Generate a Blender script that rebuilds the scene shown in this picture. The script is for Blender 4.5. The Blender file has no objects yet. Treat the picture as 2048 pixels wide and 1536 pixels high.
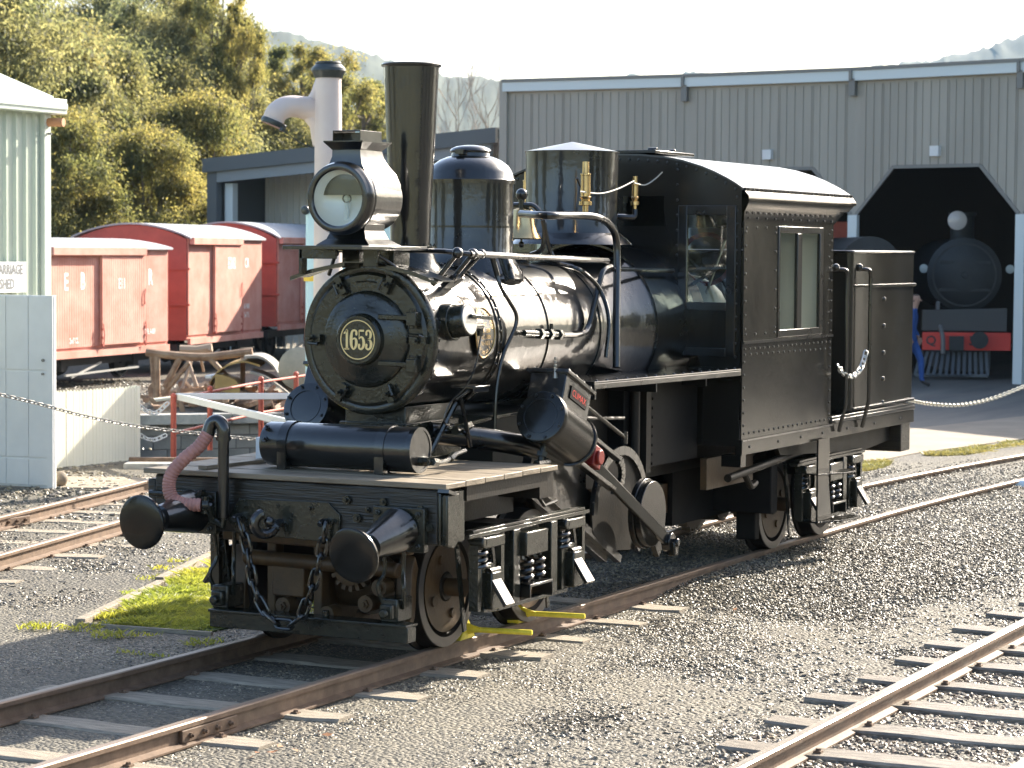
import bpy, math, random
import numpy as np
from mathutils import Vector, Matrix
S = bpy.context.scene
COL = S.collection
R = math.radians
random.seed(7); np.random.seed(7)

# ------------------------------------------------------------------ camera, sky, sun, exposure
CAM = Vector((-12.0, -7.40544, 2.35115)); YAW, PITCH, ROLL = R(26.46886), R(-3.11035), R(.42636); FPX = 4900.0
FW = Vector((math.cos(PITCH)*math.cos(YAW), math.cos(PITCH)*math.sin(YAW), math.sin(PITCH)))
_r = FW.cross(Vector((0, 0, 1))).normalized(); _u = _r.cross(FW)
RT = _r*math.cos(ROLL)+_u*math.sin(ROLL); UP = -_r*math.sin(ROLL)+_u*math.cos(ROLL)
cd = bpy.data.cameras.new('camera'); cam = bpy.data.objects.new('camera', cd); COL.objects.link(cam); S.camera = cam
cd.sensor_width = 36; cd.lens = FPX/2048*36; cd.clip_start = .1; cd.clip_end = 12000
M3 = Matrix((RT, UP, -FW)).transposed(); cam.matrix_world = Matrix.Translation(CAM) @ M3.to_4x4()
cd.dof.use_dof = True; cd.dof.focus_distance = 15.5; cd.dof.aperture_fstop = 5.6

SUNV = Vector((.85, -.20, .51)).normalized()
w = bpy.data.worlds.new('World'); S.world = w; w.use_nodes = True
nt = w.node_tree; sky = nt.nodes.new('ShaderNodeTexSky'); sky.sky_type = 'NISHITA'; sky.sun_disc = False
sky.sun_elevation = math.asin(SUNV.z); sky.sun_rotation = math.atan2(SUNV.x, SUNV.y)
sky.air_density = 1.0; sky.dust_density = 2.6; sky.ozone_density = 1.0
bg = nt.nodes['Background']; nt.links.new(sky.outputs[0], bg.inputs[0]); bg.inputs[1].default_value = .115
sl = bpy.data.lights.new('sun', 'SUN'); sl.energy = 5; sl.angle = R(.5); sl.color = (1, .91, .77)
so = bpy.data.objects.new('sun', sl); COL.objects.link(so); so.rotation_euler = SUNV.to_track_quat('Z', 'Y').to_euler()
S.view_settings.view_transform = 'Standard'; S.view_settings.look = 'None'; S.view_settings.gamma = 1
S.view_settings.use_curve_mapping = False; S.view_settings.exposure = 1.66

# ------------------------------------------------------------------ measuring helpers (survey of the real place)
def ray(px, py): return FW + RT*((px-1024)/FPX) + UP*((768-py)/FPX)
def onp(px, py, ax, v):
    d = ray(px, py); i = 'xyz'.index(ax); return CAM + d*((v-CAM[i])/d[i])
def at(px, py, D): return CAM + ray(px, py)*D
GZ = -.125
def gp(px, py, z=GZ): return onp(px, py, 'z', z)
def gD(px, D, z=GZ):
    p = at(px, 500, D); return Vector((p.x, p.y, z))

# ------------------------------------------------------------------ object helpers
def link(o, parent=None):
    COL.objects.link(o)
    if parent: o.parent = parent
    return o
def tag(o, label=None, cat=None, group=None, kind=None):
    if label: o['label'] = label
    if cat: o['category'] = cat
    if group: o['group'] = group
    if kind: o['kind'] = kind
    return o
def thing(name, label, cat, loc=(0, 0, 0), group=None, rz=0):
    o = bpy.data.objects.new(name, None); o.location = loc; o.rotation_euler.z = rz; o.empty_display_size = .2
    COL.objects.link(o); return tag(o, label, cat, group)
def copy_tree(o, parent=None):
    c = o.copy(); COL.objects.link(c)
    if parent: c.parent = parent
    for ch in list(o.children): copy_tree(ch, c)
    return c
def frame(z):
    z = Vector(z).normalized(); a = Vector((0, 0, 1)) if abs(z.z) < .9 else Vector((1, 0, 0))
    x = a.cross(z).normalized(); return x, z.cross(x), z
class MB:
    def __init__(s): s.v = []; s.f = []
    def add(s, vs, fs):
        n = len(s.v); s.v += [tuple(p) for p in vs]; s.f += [tuple(i+n for i in f) for f in fs]; return s
    def box(s, x0, x1, y0, y1, z0, z1):
        vs = [(x, y, z) for x in (x0, x1) for y in (y0, y1) for z in (z0, z1)]
        return s.add(vs, [(0, 1, 3, 2), (4, 6, 7, 5), (0, 4, 5, 1), (2, 3, 7, 6), (0, 2, 6, 4), (1, 5, 7, 3)])
    def obox(s, c, ux, uy, uz, a, b, d):   # oriented box, half sizes
        c = Vector(c); ux = Vector(ux).normalized(); uy = Vector(uy).normalized(); uz = Vector(uz).normalized()
        vs = [c+ux*i*a+uy*j*b+uz*k*d for i in (-1, 1) for j in (-1, 1) for k in (-1, 1)]
        return s.add(vs, [(0, 1, 3, 2), (4, 6, 7, 5), (0, 4, 5, 1), (2, 3, 7, 6), (0, 2, 6, 4), (1, 5, 7, 3)])
    def bar(s, p, q, a, b, up=(0, 0, 1)):  # rectangular bar p->q, width a, height b
        p = Vector(p); q = Vector(q); d = (q-p); L = d.length; d.normalize(); x = d.cross(Vector(up))
        if x.length < 1e-4: x = d.cross(Vector((0, 1, 0)))
        x.normalize(); y = x.cross(d); return s.obox((p+q)/2, d, x, y, L/2, a/2, b/2)
    def cyl(s, p, q, r0, r1=None, n=24, caps=True):
        r1 = r0 if r1 is None else r1; p = Vector(p); q = Vector(q); x, y, z = frame(q-p); vs = []
        for c, r in ((p, r0), (q, r1)):
            for i in range(n):
                t = 2*math.pi*i/n; vs.append(c+(x*math.cos(t)+y*math.sin(t))*r)
        fs = [(i, (i+1) % n, n+(i+1) % n, n+i) for i in range(n)]
        if caps: fs += [tuple(range(n-1, -1, -1)), tuple(range(n, 2*n))]
        return s.add(vs, fs)
    def lathe(s, o, ax, prof, n=32, caps=True):   # prof: (distance along axis, radius)
        o = Vector(o); x, y, z = frame(ax); vs = []; fs = []; m = len(prof)
        for (h, r) in prof:
            for i in range(n):
                t = 2*math.pi*i/n; vs.append(o+z*h+(x*math.cos(t)+y*math.sin(t))*max(r, 1e-4))
        for k in range(m-1):
            for i in range(n): fs.append((k*n+i, k*n+(i+1) % n, (k+1)*n+(i+1) % n, (k+1)*n+i))
        if caps: fs += [tuple(range(n-1, -1, -1)), tuple(range((m-1)*n, m*n))]
        return s.add(vs, fs)
    def tube(s, pts, r, n=10, caps=True):
        P = [Vector(p) for p in pts]; m = len(P); rr = r if hasattr(r, '__len__') else [r]*m; vs = []; fs = []; x = None
        for k in range(m):
            d = (P[min(k+1, m-1)]-P[max(k-1, 0)]).normalized()
            if x is None: x, y, _ = frame(d)
            else:
                x = (x-d*x.dot(d))
                x = x.normalized() if x.length > 1e-5 else frame(d)[0]
                y = d.cross(x)
            for i in range(n):
                t = 2*math.pi*i/n; vs.append(P[k]+(x*math.cos(t)+y*math.sin(t))*rr[k])
        for k in range(m-1):
            for i in range(n): fs.append((k*n+i, k*n+(i+1) % n, (k+1)*n+(i+1) % n, (k+1)*n+i))
        if caps: fs += [tuple(range(n-1, -1, -1)), tuple(range((m-1)*n, m*n))]
        return s.add(vs, fs)
    def prism(s, poly, ext):
        n = len(poly); e = Vector(ext); vs = [Vector(p) for p in poly]; vs += [v+e for v in vs]
        return s.add(vs, [(i, (i+1) % n, n+(i+1) % n, n+i) for i in range(n)]+[tuple(range(n-1, -1, -1)), tuple(range(n, 2*n))])
    def ball(s, c, r, n=12, sc=(1, 1, 1)):
        c = Vector(c); vs = []; fs = []; m = n//2+1
        for k in range(m):
            a = math.pi*k/(m-1)
            for i in range(n):
                t = 2*math.pi*i/n; vs.append(c+Vector((math.sin(a)*math.cos(t)*r*sc[0], math.sin(a)*math.sin(t)*r*sc[1], math.cos(a)*r*sc[2])))
        for k in range(m-1):
            for i in range(n): fs.append((k*n+i, k*n+(i+1) % n, (k+1)*n+(i+1) % n, (k+1)*n+i))
        return s.add(vs, fs)
    def rivet(s, p, nrm, r=.011, n=7):
        x, y, z = frame(nrm); p = Vector(p); vs = []
        for h, q in ((0, 1), (.55, .72)):
            for i in range(n):
                t = 2*math.pi*i/n; vs.append(p+z*h*r+(x*math.cos(t)+y*math.sin(t))*r*q)
        vs.append(p+z*r*.8); fs = [(i, (i+1) % n, n+(i+1) % n, n+i) for i in range(n)]+[(n+i, n+(i+1) % n, 2*n) for i in range(n)]
        return s.add(vs, fs)
    def rivets(s, a, b, n, nrm, r=.011):
        a = Vector(a); b = Vector(b)
        for i in range(n): s.rivet(a.lerp(b, i/max(1, n-1)), nrm, r)
        return s
    def bolt(s, p, nrm, r=.02, h=.018):
        p = Vector(p); z = Vector(nrm).normalized(); s.cyl(p, p+z*h, r, r, 6); return s.cyl(p+z*h, p+z*h*1.9, r*.5, r*.5, 6)
    def holed(s, us, base, top, holes, fn, th):
        # plate split in columns; us = break positions; base(u), top(u); holes (u0,u1,v0,v1); fn(u,v)->point ; th = thickness vector
        ev = sorted(set([round(u, 5) for u in us]+[round(h[0], 5) for h in holes]+[round(h[1], 5) for h in holes]))
        for u0, u1 in zip(ev[:-1], ev[1:]):
            um = (u0+u1)/2; segs = [('b', 't')]; hs = sorted([h for h in holes if h[0] < um < h[1]], key=lambda h: h[2])
            lo = (base(u0), base(u1)); pieces = []
            for h in hs: pieces.append((lo, (h[2], h[2]))); lo = (h[3], h[3])
            pieces.append((lo, (top(u0), top(u1))))
            for (a, b), (c, d) in pieces: s.prism([fn(u0, a), fn(u1, b), fn(u1, d), fn(u0, c)], th)
        return s
    def build(s, name, mat, parent=None, smooth=35, bevel=0, kind=None, loc=None, label=None):
        me = bpy.data.meshes.new(name); me.from_pydata(s.v, [], s.f); me.materials.append(mat)
        o = bpy.data.objects.new(name, me); link(o, parent)
        import bmesh
        bm = bmesh.new(); bm.from_mesh(me); bmesh.ops.recalc_face_normals(bm, faces=bm.faces)
        bm.to_mesh(me); bm.free()
        if smooth:
            me.polygons.foreach_set('use_smooth', [True]*len(me.polygons)); me.set_sharp_from_angle(angle=R(smooth))
        if bevel:
            b = o.modifiers.new('bevel', 'BEVEL'); b.width = bevel; b.segments = 2; b.limit_method = 'ANGLE'; b.angle_limit = R(40)
        if kind: o['kind'] = kind
        if label: o['label'] = label
        if loc is not None: o.location = loc
        return o
def inst(o, parent=None, loc=None, rot=None, scale=None):
    c = o.copy(); COL.objects.link(c)
    if parent: c.parent = parent
    if loc is not None: c.location = loc
    if rot is not None: c.rotation_euler = rot
    if scale is not None: c.scale = scale
    return c
def spline(pts, n=8):
    P = [Vector(p) for p in pts]; out = []
    Q = [P[0]*2-P[1]]+P+[P[-1]*2-P[-2]]
    for i in range(1, len(Q)-2):
        for k in range(n):
            t = k/n; a, b, c, d = Q[i-1], Q[i], Q[i+1], Q[i+2]
            out.append(.5*((2*b)+(c-a)*t+(2*a-5*b+4*c-d)*t*t+(3*b-3*c+d-a)*t**3))
    return out+[P[-1]]

def link_mesh(mb, a, b, side, r=.011, w_=.028):
    d = (b-a).normalized(); c = (a+b)/2; hl_ = (b-a).length/2+r*1.3; s_ = (side-d*side.dot(d)).normalized(); P = []
    w_ = min(w_, hl_*.6); n_s = 16 if r > .009 else 10
    for i in range(n_s+1):
        t = 2*math.pi*i/n_s; ce = math.cos(t); se = math.sin(t); k = hl_-w_
        P.append(c+d*(k*(1 if ce > 0 else -1)*(1 if abs(ce) > .05 else 0)+w_*ce)+s_*w_*se)
    mb.tube(P, r, 8 if r > .009 else 5, caps=False)
def sag_chain(mb, pts, lk, r, w_):
    P = spline(pts, 12); ac = [0]
    for a, b in zip(P[:-1], P[1:]): ac.append(ac[-1]+(b-a).length)
    n = max(2, int(ac[-1]/lk)); prev = P[0]; j = 0
    for i in range(1, n+1):
        s_ = ac[-1]*i/n
        while j < len(ac)-2 and ac[j+1] < s_: j += 1
        q = P[j].lerp(P[j+1], (s_-ac[j])/(ac[j+1]-ac[j]+1e-9)); link_mesh(mb, prev, q, Vector((.3, .5, 1)) if i % 2 else Vector((.8, -.5, .1)), r, w_); prev = q
def ring(mb, c, ax, r0, r1, th, n=64):
    x, y, z = frame(ax); c = Vector(c); vs = []
    for h, r in ((0, r0), (0, r1), (th, r1), (th, r0)):
        for i in range(n): t = 2*math.pi*i/n; vs.append(c+z*h+(x*math.cos(t)+y*math.sin(t))*r)
    fs = [(k*n+i, k*n+(i+1) % n, ((k+1) % 4)*n+(i+1) % n, ((k+1) % 4)*n+i) for k in range(4) for i in range(n)]
    return mb.add(vs, fs)
Xv = Vector((1, 0, 0)); Yv = Vector((0, 1, 0)); Zv = Vector((0, 0, 1))

# ------------------------------------------------------------------ materials
def mat(name, col, rough=.5, metal=0, coat=0, var=0, vscale=3, col2=None, bump=0, bscale=40, spec=.5, trans=0, detail=5, rvar=0, stretch=None, bdist=.01):
    m = bpy.data.materials.new(name); m.use_nodes = True; n = m.node_tree.nodes; l = m.node_tree.links; b = n['Principled BSDF']
    b.inputs['Base Color'].default_value = (*col, 1); b.inputs['Roughness'].default_value = rough; b.inputs['Metallic'].default_value = metal
    b.inputs['Coat Weight'].default_value = coat; b.inputs['Coat Roughness'].default_value = .06; b.inputs['Specular IOR Level'].default_value = spec
    tc = n.new('ShaderNodeTexCoord'); mp = n.new('ShaderNodeMapping'); l.new(tc.outputs['Object'], mp.inputs[0])
    if stretch: mp.inputs['Scale'].default_value = stretch
    if var or rvar or col2:
        t = n.new('ShaderNodeTexNoise'); t.inputs['Scale'].default_value = vscale; t.inputs['Detail'].default_value = detail; t.inputs['Roughness'].default_value = .65
        l.new(mp.outputs[0], t.inputs['Vector']); rp = n.new('ShaderNodeValToRGB'); rp.color_ramp.elements[0].position = .35; rp.color_ramp.elements[1].position = .68
        c2 = col2 or tuple(min(1, c*(1+var)) for c in col); c1 = col if col2 else tuple(c*(1-var) for c in col)
        rp.color_ramp.elements[0].color = (*c1, 1); rp.color_ramp.elements[1].color = (*c2, 1); l.new(t.outputs[0], rp.inputs[0]); l.new(rp.outputs[0], b.inputs['Base Color'])
        if rvar:
            mr = n.new('ShaderNodeMapRange'); mr.inputs[3].default_value = max(.03, rough-rvar); mr.inputs[4].default_value = rough+rvar
            l.new(t.outputs[0], mr.inputs[0]); l.new(mr.outputs[0], b.inputs['Roughness'])
    if bump:
        t2 = n.new('ShaderNodeTexNoise'); t2.inputs['Scale'].default_value = bscale; t2.inputs['Detail'].default_value = 3
        l.new(mp.outputs[0], t2.inputs['Vector']); bp = n.new('ShaderNodeBump'); bp.inputs['Strength'].default_value = bump; bp.inputs['Distance'].default_value = bdist
        l.new(t2.outputs[0], bp.inputs['Height']); l.new(bp.outputs[0], b.inputs['Normal'])
        if coat: l.new(bp.outputs[0], b.inputs['Coat Normal'])
    return m
BLK = mat('gloss_black_paint', (.0055, .0055, .005), .28, coat=1, bump=.28, bscale=9, bdist=.01, var=.4, vscale=2, rvar=.03, spec=.45)
BLKC = mat('cast_black_paint', (.020, .021, .0155), .18, bump=.4, bscale=45, bdist=.006, var=.4, vscale=4, rvar=.06, spec=.6)  # olive lift in the base colour stands in for reflected greenery
CABS = mat('sun_lifted_black_sheet', (.016, .015, .012), .19, bump=.18, bscale=5, bdist=.01, var=.3, vscale=1.2, rvar=.05, detail=1.5)  # lighter copy of the satin black: glancing sun put into the colour
BLKS = mat('satin_black_sheet', (.009, .009, .008), .2, bump=.18, bscale=5, bdist=.01, var=.3, vscale=1.2, rvar=.05, detail=1.5)
DUSTY = mat('dusty_black_iron', (.009, .008, .0065), .5, spec=.3, bump=.4, bscale=50, bdist=.004, vscale=7, rvar=.1, col2=(.02, .015, .010))
ROOFM = mat('cab_roof_paint', (.07, .07, .065), .2, bump=.15, bscale=4, var=.2, vscale=2)
MATTE = mat('matt_black', (.008, .0075, .007), .65, spec=.2, var=.5, vscale=4)  # dull black; shade of the recessed firebox and underframe put into the material
RUSTY = mat('brown_greasy_iron', (.05, .029, .013), .5, bump=.4, bscale=40, col2=(.10, .058, .022), vscale=6, bdist=.005)
BRASS = mat('polished_brass', (.72, .52, .26), .24, metal=1, bump=.1, bscale=20, var=.15, vscale=6)
GOLD = mat('gold_paint', (.95, .72, .32), .4)
STEEL = mat('bright_steel', (.32, .32, .31), .42, metal=1, bump=.1, bscale=60)
CHROME = mat('silvered_reflector', (.95, .93, .87), .28, metal=.2, bump=.2, bscale=7, bdist=.01)
REDP = mat('red_paint', (.20, .014, .010), .4)
PINK = mat('pink_rubber_hose', (.42, .20, .165), .6, var=.15, vscale=14, bump=.3, bscale=60)
DECKW = mat('deck_timber', (.16, .125, .085), .6, col2=(.27, .22, .155), vscale=5, stretch=(2, .5, 6), bump=.5, bscale=25, bdist=.006)
BEAMW = mat('black_painted_timber', (.012, .011, .009), .3, col2=(.03, .026, .019), vscale=4, stretch=(1, .35, 7), bump=.7, bscale=14, bdist=.01)
YEL = mat('yellow_paint', (.80, .66, .05), .45, var=.15, vscale=20, bump=.2)
RAILM = mat('rusty_rail', (.11, .068, .042), .6, col2=(.20, .13, .085), vscale=9, bump=.4, bscale=60, bdist=.003)
RAILH = mat('worn_rail_head', (.22, .155, .11), .45, metal=.4, col2=(.33, .26, .20), vscale=5, stretch=(.3, 3, 3), bump=.2, bscale=60, bdist=.002)
RAILS = mat('polished_rail_head', (.42, .36, .29), .3, metal=.8, col2=(.5, .45, .38), vscale=5, stretch=(.3, 3, 3), bump=.2, bscale=60, bdist=.002)
SLEEP = mat('weathered_sleeper', (.20, .17, .13), .8, col2=(.40, .34, .26), vscale=5, stretch=(7, 1, 5), bump=.7, bscale=22, bdist=.01)
SLEEPD = mat('dark_creosote_sleeper', (.10, .085, .068), .45, col2=(.34, .29, .225), vscale=5, stretch=(7, 1, 5), bump=.7, bscale=22, bdist=.01)
GLASS = bpy.data.materials.new('window_glass'); GLASS.use_nodes = True
_n = GLASS.node_tree.nodes; _l = GLASS.node_tree.links; _n.remove(_n['Principled BSDF']); _a = _n.new('ShaderNodeBsdfTransparent'); _b = _n.new('ShaderNodeBsdfGlossy')
_b.inputs['Roughness'].default_value = .03; _a.inputs[0].default_value = (.88, .92, .90, 1); _m = _n.new('ShaderNodeMixShader'); _f = _n.new('ShaderNodeFresnel'); _f.inputs[0].default_value = 1.5
_mm = _n.new('ShaderNodeMath'); _mm.operation = 'ADD'; _mm.inputs[1].default_value = .04
_l.new(_f.outputs[0], _mm.inputs[0]); _l.new(_mm.outputs[0], _m.inputs[0]); _l.new(_a.outputs[0], _m.inputs[1]); _l.new(_b.outputs[0], _m.inputs[2]); _l.new(_m.outputs[0], _n['Material Output'].inputs[0])
DGLASS = bpy.data.materials.new('pale_glass'); DGLASS.use_nodes = True  # half clear, half pale translucent
_n = DGLASS.node_tree.nodes; _l = DGLASS.node_tree.links; _n.remove(_n['Principled BSDF']); _a = _n.new('ShaderNodeBsdfTransparent'); _b = _n.new('ShaderNodeBsdfTranslucent'); _c = _n.new('ShaderNodeBsdfGlossy')
_b.inputs[0].default_value = (.85, .9, .82, 1); _c.inputs['Roughness'].default_value = .05; _a.inputs[0].default_value = (.9, .94, .9, 1)
_m = _n.new('ShaderNodeMixShader'); _m.inputs[0].default_value = .5; _m2 = _n.new('ShaderNodeMixShader'); _m2.inputs[0].default_value = .10
_l.new(_a.outputs[0], _m.inputs[1]); _l.new(_b.outputs[0], _m.inputs[2]); _l.new(_m.outputs[0], _m2.inputs[1]); _l.new(_c.outputs[0], _m2.inputs[2]); _l.new(_m2.outputs[0], _n['Material Output'].inputs[0])

# ------------------------------------------------------------------ ground
def ground_mat():
    m = bpy.data.materials.new('gravel_ground'); m.use_nodes = True; n = m.node_tree.nodes; l = m.node_tree.links; b = n['Principled BSDF']
    tc = n.new('ShaderNodeTexCoord')
    v = n.new('ShaderNodeTexVoronoi'); v.inputs['Scale'].default_value = 42; l.new(tc.outputs['Object'], v.inputs['Vector'])
    t = n.new('ShaderNodeTexNoise'); t.inputs['Scale'].default_value = .35; t.inputs['Detail'].default_value = 6; l.new(tc.outputs['Object'], t.inputs['Vector'])
    r1 = n.new('ShaderNodeValToRGB'); r1.color_ramp.elements[0].color = (.06, .058, .052, 1); r1.color_ramp.elements[1].color = (.20, .185, .15, 1)
    l.new(v.outputs['Color'], r1.inputs[0])
    r2 = n.new('ShaderNodeValToRGB'); r2.color_ramp.elements[0].position = .4; r2.color_ramp.elements[1].position = .62
    r2.color_ramp.elements[0].color = (.75, .72, .68, 1); r2.color_ramp.elements[1].color = (1, .95, .85, 1); l.new(t.outputs[0], r2.inputs[0])
    mx = n.new('ShaderNodeMixRGB'); mx.blend_type = 'MULTIPLY'; mx.inputs[0].default_value = 1; l.new(r1.outputs[0], mx.inputs[1]); l.new(r2.outputs[0], mx.inputs[2])
    l.new(mx.outputs[0], b.inputs['Base Color']); b.inputs['Roughness'].default_value = .75
    bp = n.new('ShaderNodeBump'); bp.inputs['Strength'].default_value = 1; bp.inputs['Distance'].default_value = .018; bp.invert = True
    l.new(v.outputs['Distance'], bp.inputs['Height']); l.new(bp.outputs[0], b.inputs['Normal']); return m
GRM = ground_mat()
def flat(name, pts, m, z=GZ+.012, th=.03, kind='structure'):
    o = MB(); o.prism([Vector((p[0], p[1], z-th)) for p in pts], (0, 0, th)); return o.build(name, m, smooth=0, kind=kind)
# ground sheet with the turntable pit left open
PITN = [gD(250, 27.5), gD(720, 27.5)]; PITF = [gD(250, 36.2), gD(720, 37.4)]
pit = [PITN[0], PITN[1], PITF[1], PITF[0]]
o = MB(); far = [(-400, -900), (5200, -900), (5200, 5200), (-400, 5200)]
o.v = [(x, y, GZ) for x, y in far]+[tuple(p) for p in pit]
# ring of quads around the pit, outer corners matched by direction
def near_idx(p): return min(range(4), key=lambda i: 0)
ordr = [0, 1, 2, 3]; pc = sum((Vector(p) for p in pit), Vector())/4
pit_sorted = sorted(range(4), key=lambda i: math.atan2(pit[i].y-pc.y, pit[i].x-pc.x))
far_sorted = sorted(range(4), key=lambda i: math.atan2(far[i][1]-pc.y, far[i][0]-pc.x))
best = None
for sh in range(4):
    c = sum(abs(((math.atan2(pit[pit_sorted[k]].y-pc.y, pit[pit_sorted[k]].x-pc.x)-math.atan2(far[far_sorted[(k+sh) % 4]][1]-pc.y, far[far_sorted[(k+sh) % 4]][0]-pc.x)+math.pi) % (2*math.pi))-math.pi) for k in range(4))
    if best is None or c < best[0]: best = (c, sh)
sh = best[1]
for k in range(4):
    a, b2 = pit_sorted[k], pit_sorted[(k+1) % 4]; c, d = far_sorted[(k+sh) % 4], far_sorted[(k+1+sh) % 4]
    o.f.append((c, d, 4+b2, 4+a))
gr = o.build('ground', GRM, smooth=0, kind='structure')
# pit: floor, near rim and block wall
o = MB(); o.add([tuple(p-Vector((0, 0, 1.6))) for p in pit], [(0, 1, 2, 3)])
o.build('turntable_pit_floor', GRM, smooth=0, kind='structure')
CONC = mat('concrete_block', (.24, .235, .22), .85, var=.25, vscale=1.3, bump=.6, bscale=30)
CONCW = mat('painted_concrete_coping', (.52, .51, .48), .8, col2=(.22, .21, .19), vscale=2.2, bump=.5, bscale=25)
MORT = mat('mortar', (.13, .125, .12), .9)
rw = thing('retaining_wall', 'grey concrete block retaining wall with pale coping round the turntable pit', 'wall', PITF[0])
A, B = PITF; dA = (B-A); LW = dA.length; ux = dA.normalized(); nx = Vector((-ux.y, ux.x, 0));
if nx.dot(CAM-A) < 0: nx = -nx
L0 = -A
def wl(s, z, o): p = A+ux*s+nx*o+Vector((0, 0, z)); return p-A
o = MB(); o.obox(wl(LW/2, -.85, -.12), ux, nx, (0, 0, 1), LW/2, .10, .75); o.build('mortar_backing', MORT, rw, smooth=0)
proto = None
for row in range(7):
    for k in range(int(LW/.42)+1):
        s = k*.42+(.21 if row % 2 else 0)
        if s+.2 > LW: continue
        z = -.22-row*.205
        if proto is None:
            o = MB(); o.obox((0, 0, 0), ux, nx, (0, 0, 1), .203, .09, .096); proto = o.build('concrete_block', CONC, rw, smooth=0, bevel=.006, loc=wl(s, z, -.1)); continue
        inst(proto, rw, wl(s, z, -.1+random.uniform(-.006, .006)))
for k in range(int(LW/1.6)+1):
    s0 = k*1.6; s1 = min(LW, s0+1.585)
    o = MB(); o.obox(wl((s0+s1)/2, -.07, -.06), ux, nx, (0, 0, 1), (s1-s0)/2, .17, .075); o.build('coping_slab', CONCW, rw, smooth=0, bevel=.01)
# near rim of the pit
rim = thing('pit_kerb', 'low timber and concrete edge along the near side of the turntable pit', 'kerb', PITN[0])
d = (PITN[1]-PITN[0]); n1 = d.normalized()
o = MB(); o.bar((0, 0, .0), d+Vector((0, 0, .0)), .28, .12); o.build('rim_beam', CONCW, rim, smooth=0, bevel=.01)
o = MB(); o.bar(Vector((0, 0, .05))+n1.cross(Vector((0, 0, 1)))*-.3, d+Vector((0, 0, .05))+n1.cross(Vector((0, 0, 1)))*-.3, .08, .09); o.build('rim_rail', RAILM, rim, smooth=0)

REFL_FIELD = mat('reflection_grass', (.20, .20, .10), .9, col2=(.32, .30, .17), vscale=.15)
flat('reflection_field', [(-18, -160), (-18, 160), (-380, 200), (-380, -200)], REFL_FIELD, z=GZ+.02)  # unseen pale sheet added behind the camera for the smokebox front to reflect
# ------------------------------------------------------------------ tracks
def rail_profile(h=.118, hw=.032, fw=.055):
    return [(-fw, 0), (fw, 0), (fw, .010), (.012, .022), (.009, h-.036), (hw, h-.028), (hw, h-.006), (hw-.008, h), (-hw+.008, h), (-hw, h-.006), (-hw, h-.028), (-.009, h-.036), (-.012, .022), (-fw, .010)]
def rail(path, parent, hm, name='rail', base=-.118):
    prof = rail_profile(); P = [Vector(p) for p in path]; vs = []; fs = []; n = len(prof)
    for k, p in enumerate(P):
        d = (P[min(k+1, len(P)-1)]-P[max(k-1, 0)]); d.z = 0; d.normalize(); s = Vector((d.y, -d.x, 0))
        for (a, z) in prof: vs.append(p+s*a+Vector((0, 0, z+base)))
    for k in range(len(P)-1):
        for i in range(n): fs.append((k*n+i, k*n+(i+1) % n, (k+1)*n+(i+1) % n, (k+1)*n+i))
    fs += [tuple(range(n-1, -1, -1)), tuple(range((len(P)-1)*n, len(P)*n))]
    o = MB(); o.add(vs, fs); ob = o.build(name, RAILM, parent, smooth=30); ob.data.materials.append(hm)
    for i, f in enumerate(ob.data.polygons):
        if f.normal.z > .5 and f.center.z > -.03: f.material_index = 1
    return ob
def curve_y(x, x0, k): return 0 if x < x0 else -k*(x-x0)**2
def track(name, label, yc, xs, x0, k, smat, hm, sleepers, group='railway tracks', slope=0, oy=0, sl_len=1.95, zs=-.106, cover=0):
    t = thing(name, label, 'railway track', (0, 0, 0), group)
    for s in (-1, 1):
        path = [(x, yc+slope*x+s*.57+curve_y(x, x0, k), 0) for x in xs]; rail(path, t, hm)
    protos = []
    for v in range(3):
        o = MB(); rnd = random.Random(v+5); L = sl_len/2
        nseg = 10; vs = []; fs = []
        for i in range(nseg+1):
            y = -L+2*L*i/nseg; jx = rnd.uniform(-.006, .006); top = rnd.uniform(-.004, .003)
            e = .02 if i in (0, nseg) else 0
            vs += [(-.105+jx+e, y, -.14), (-.11+jx+e, y, top-.012), (-.098+jx+e, y, top), (.0, y, top+rnd.uniform(-.003, .002)), (.098+jx-e, y, top), (.11+jx-e, y, top-.012), (.105+jx-e, y, -.14)]
        for i in range(nseg):
            for j in range(6): fs.append((i*7+j, i*7+j+1, (i+1)*7+j+1, (i+1)*7+j))
        fs += [tuple(range(6, -1, -1)), tuple(range(nseg*7, nseg*7+7))]
        o.add(vs, fs); protos.append((vs, fs))
    ps = []
    for v in range(3):
        o = MB(); o.add(*protos[v]); ps.append(o.build('sleeper', smat, t, smooth=20)); 
    used = set(); sp = None
    for i, x in enumerate(sleepers):
        v = i % 3; ob = ps[v] if v not in used else inst(ps[v], t); used.add(v)
        ob.location = (x, yc+slope*x+curve_y(x, x0, k)+random.uniform(-.05, .05), zs+random.uniform(-.006, .002)); ob.rotation_euler.z = math.atan(slope)+random.uniform(-.025, .025)
        ob.scale.x = random.uniform(.9, 1.12)
        if x < 12:
            for s in (-1, 1):
                for q in (-1, 1):
                    l = (x+random.uniform(-.05, .05), yc+slope*x+s*.57+q*.075, zs+.0)
                    if sp is None:
                        o = MB(); o.cyl((0, 0, 0), (0, 0, .018), .016, .013, 6); o.box(-.02, .02, -.02, .02, -.005, .006); sp = o.build('rail_spike', RAILM, t, loc=l)
                    else: inst(sp, t, l)
    return t
xs = [-6+.5*i for i in range(80)]
trk = track('railway_track', 'rusty narrow gauge track that the black locomotive stands on', 0, xs, 8.2, .0075, SLEEP, RAILH, [-4.0+.76*i for i in range(12)])
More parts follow.
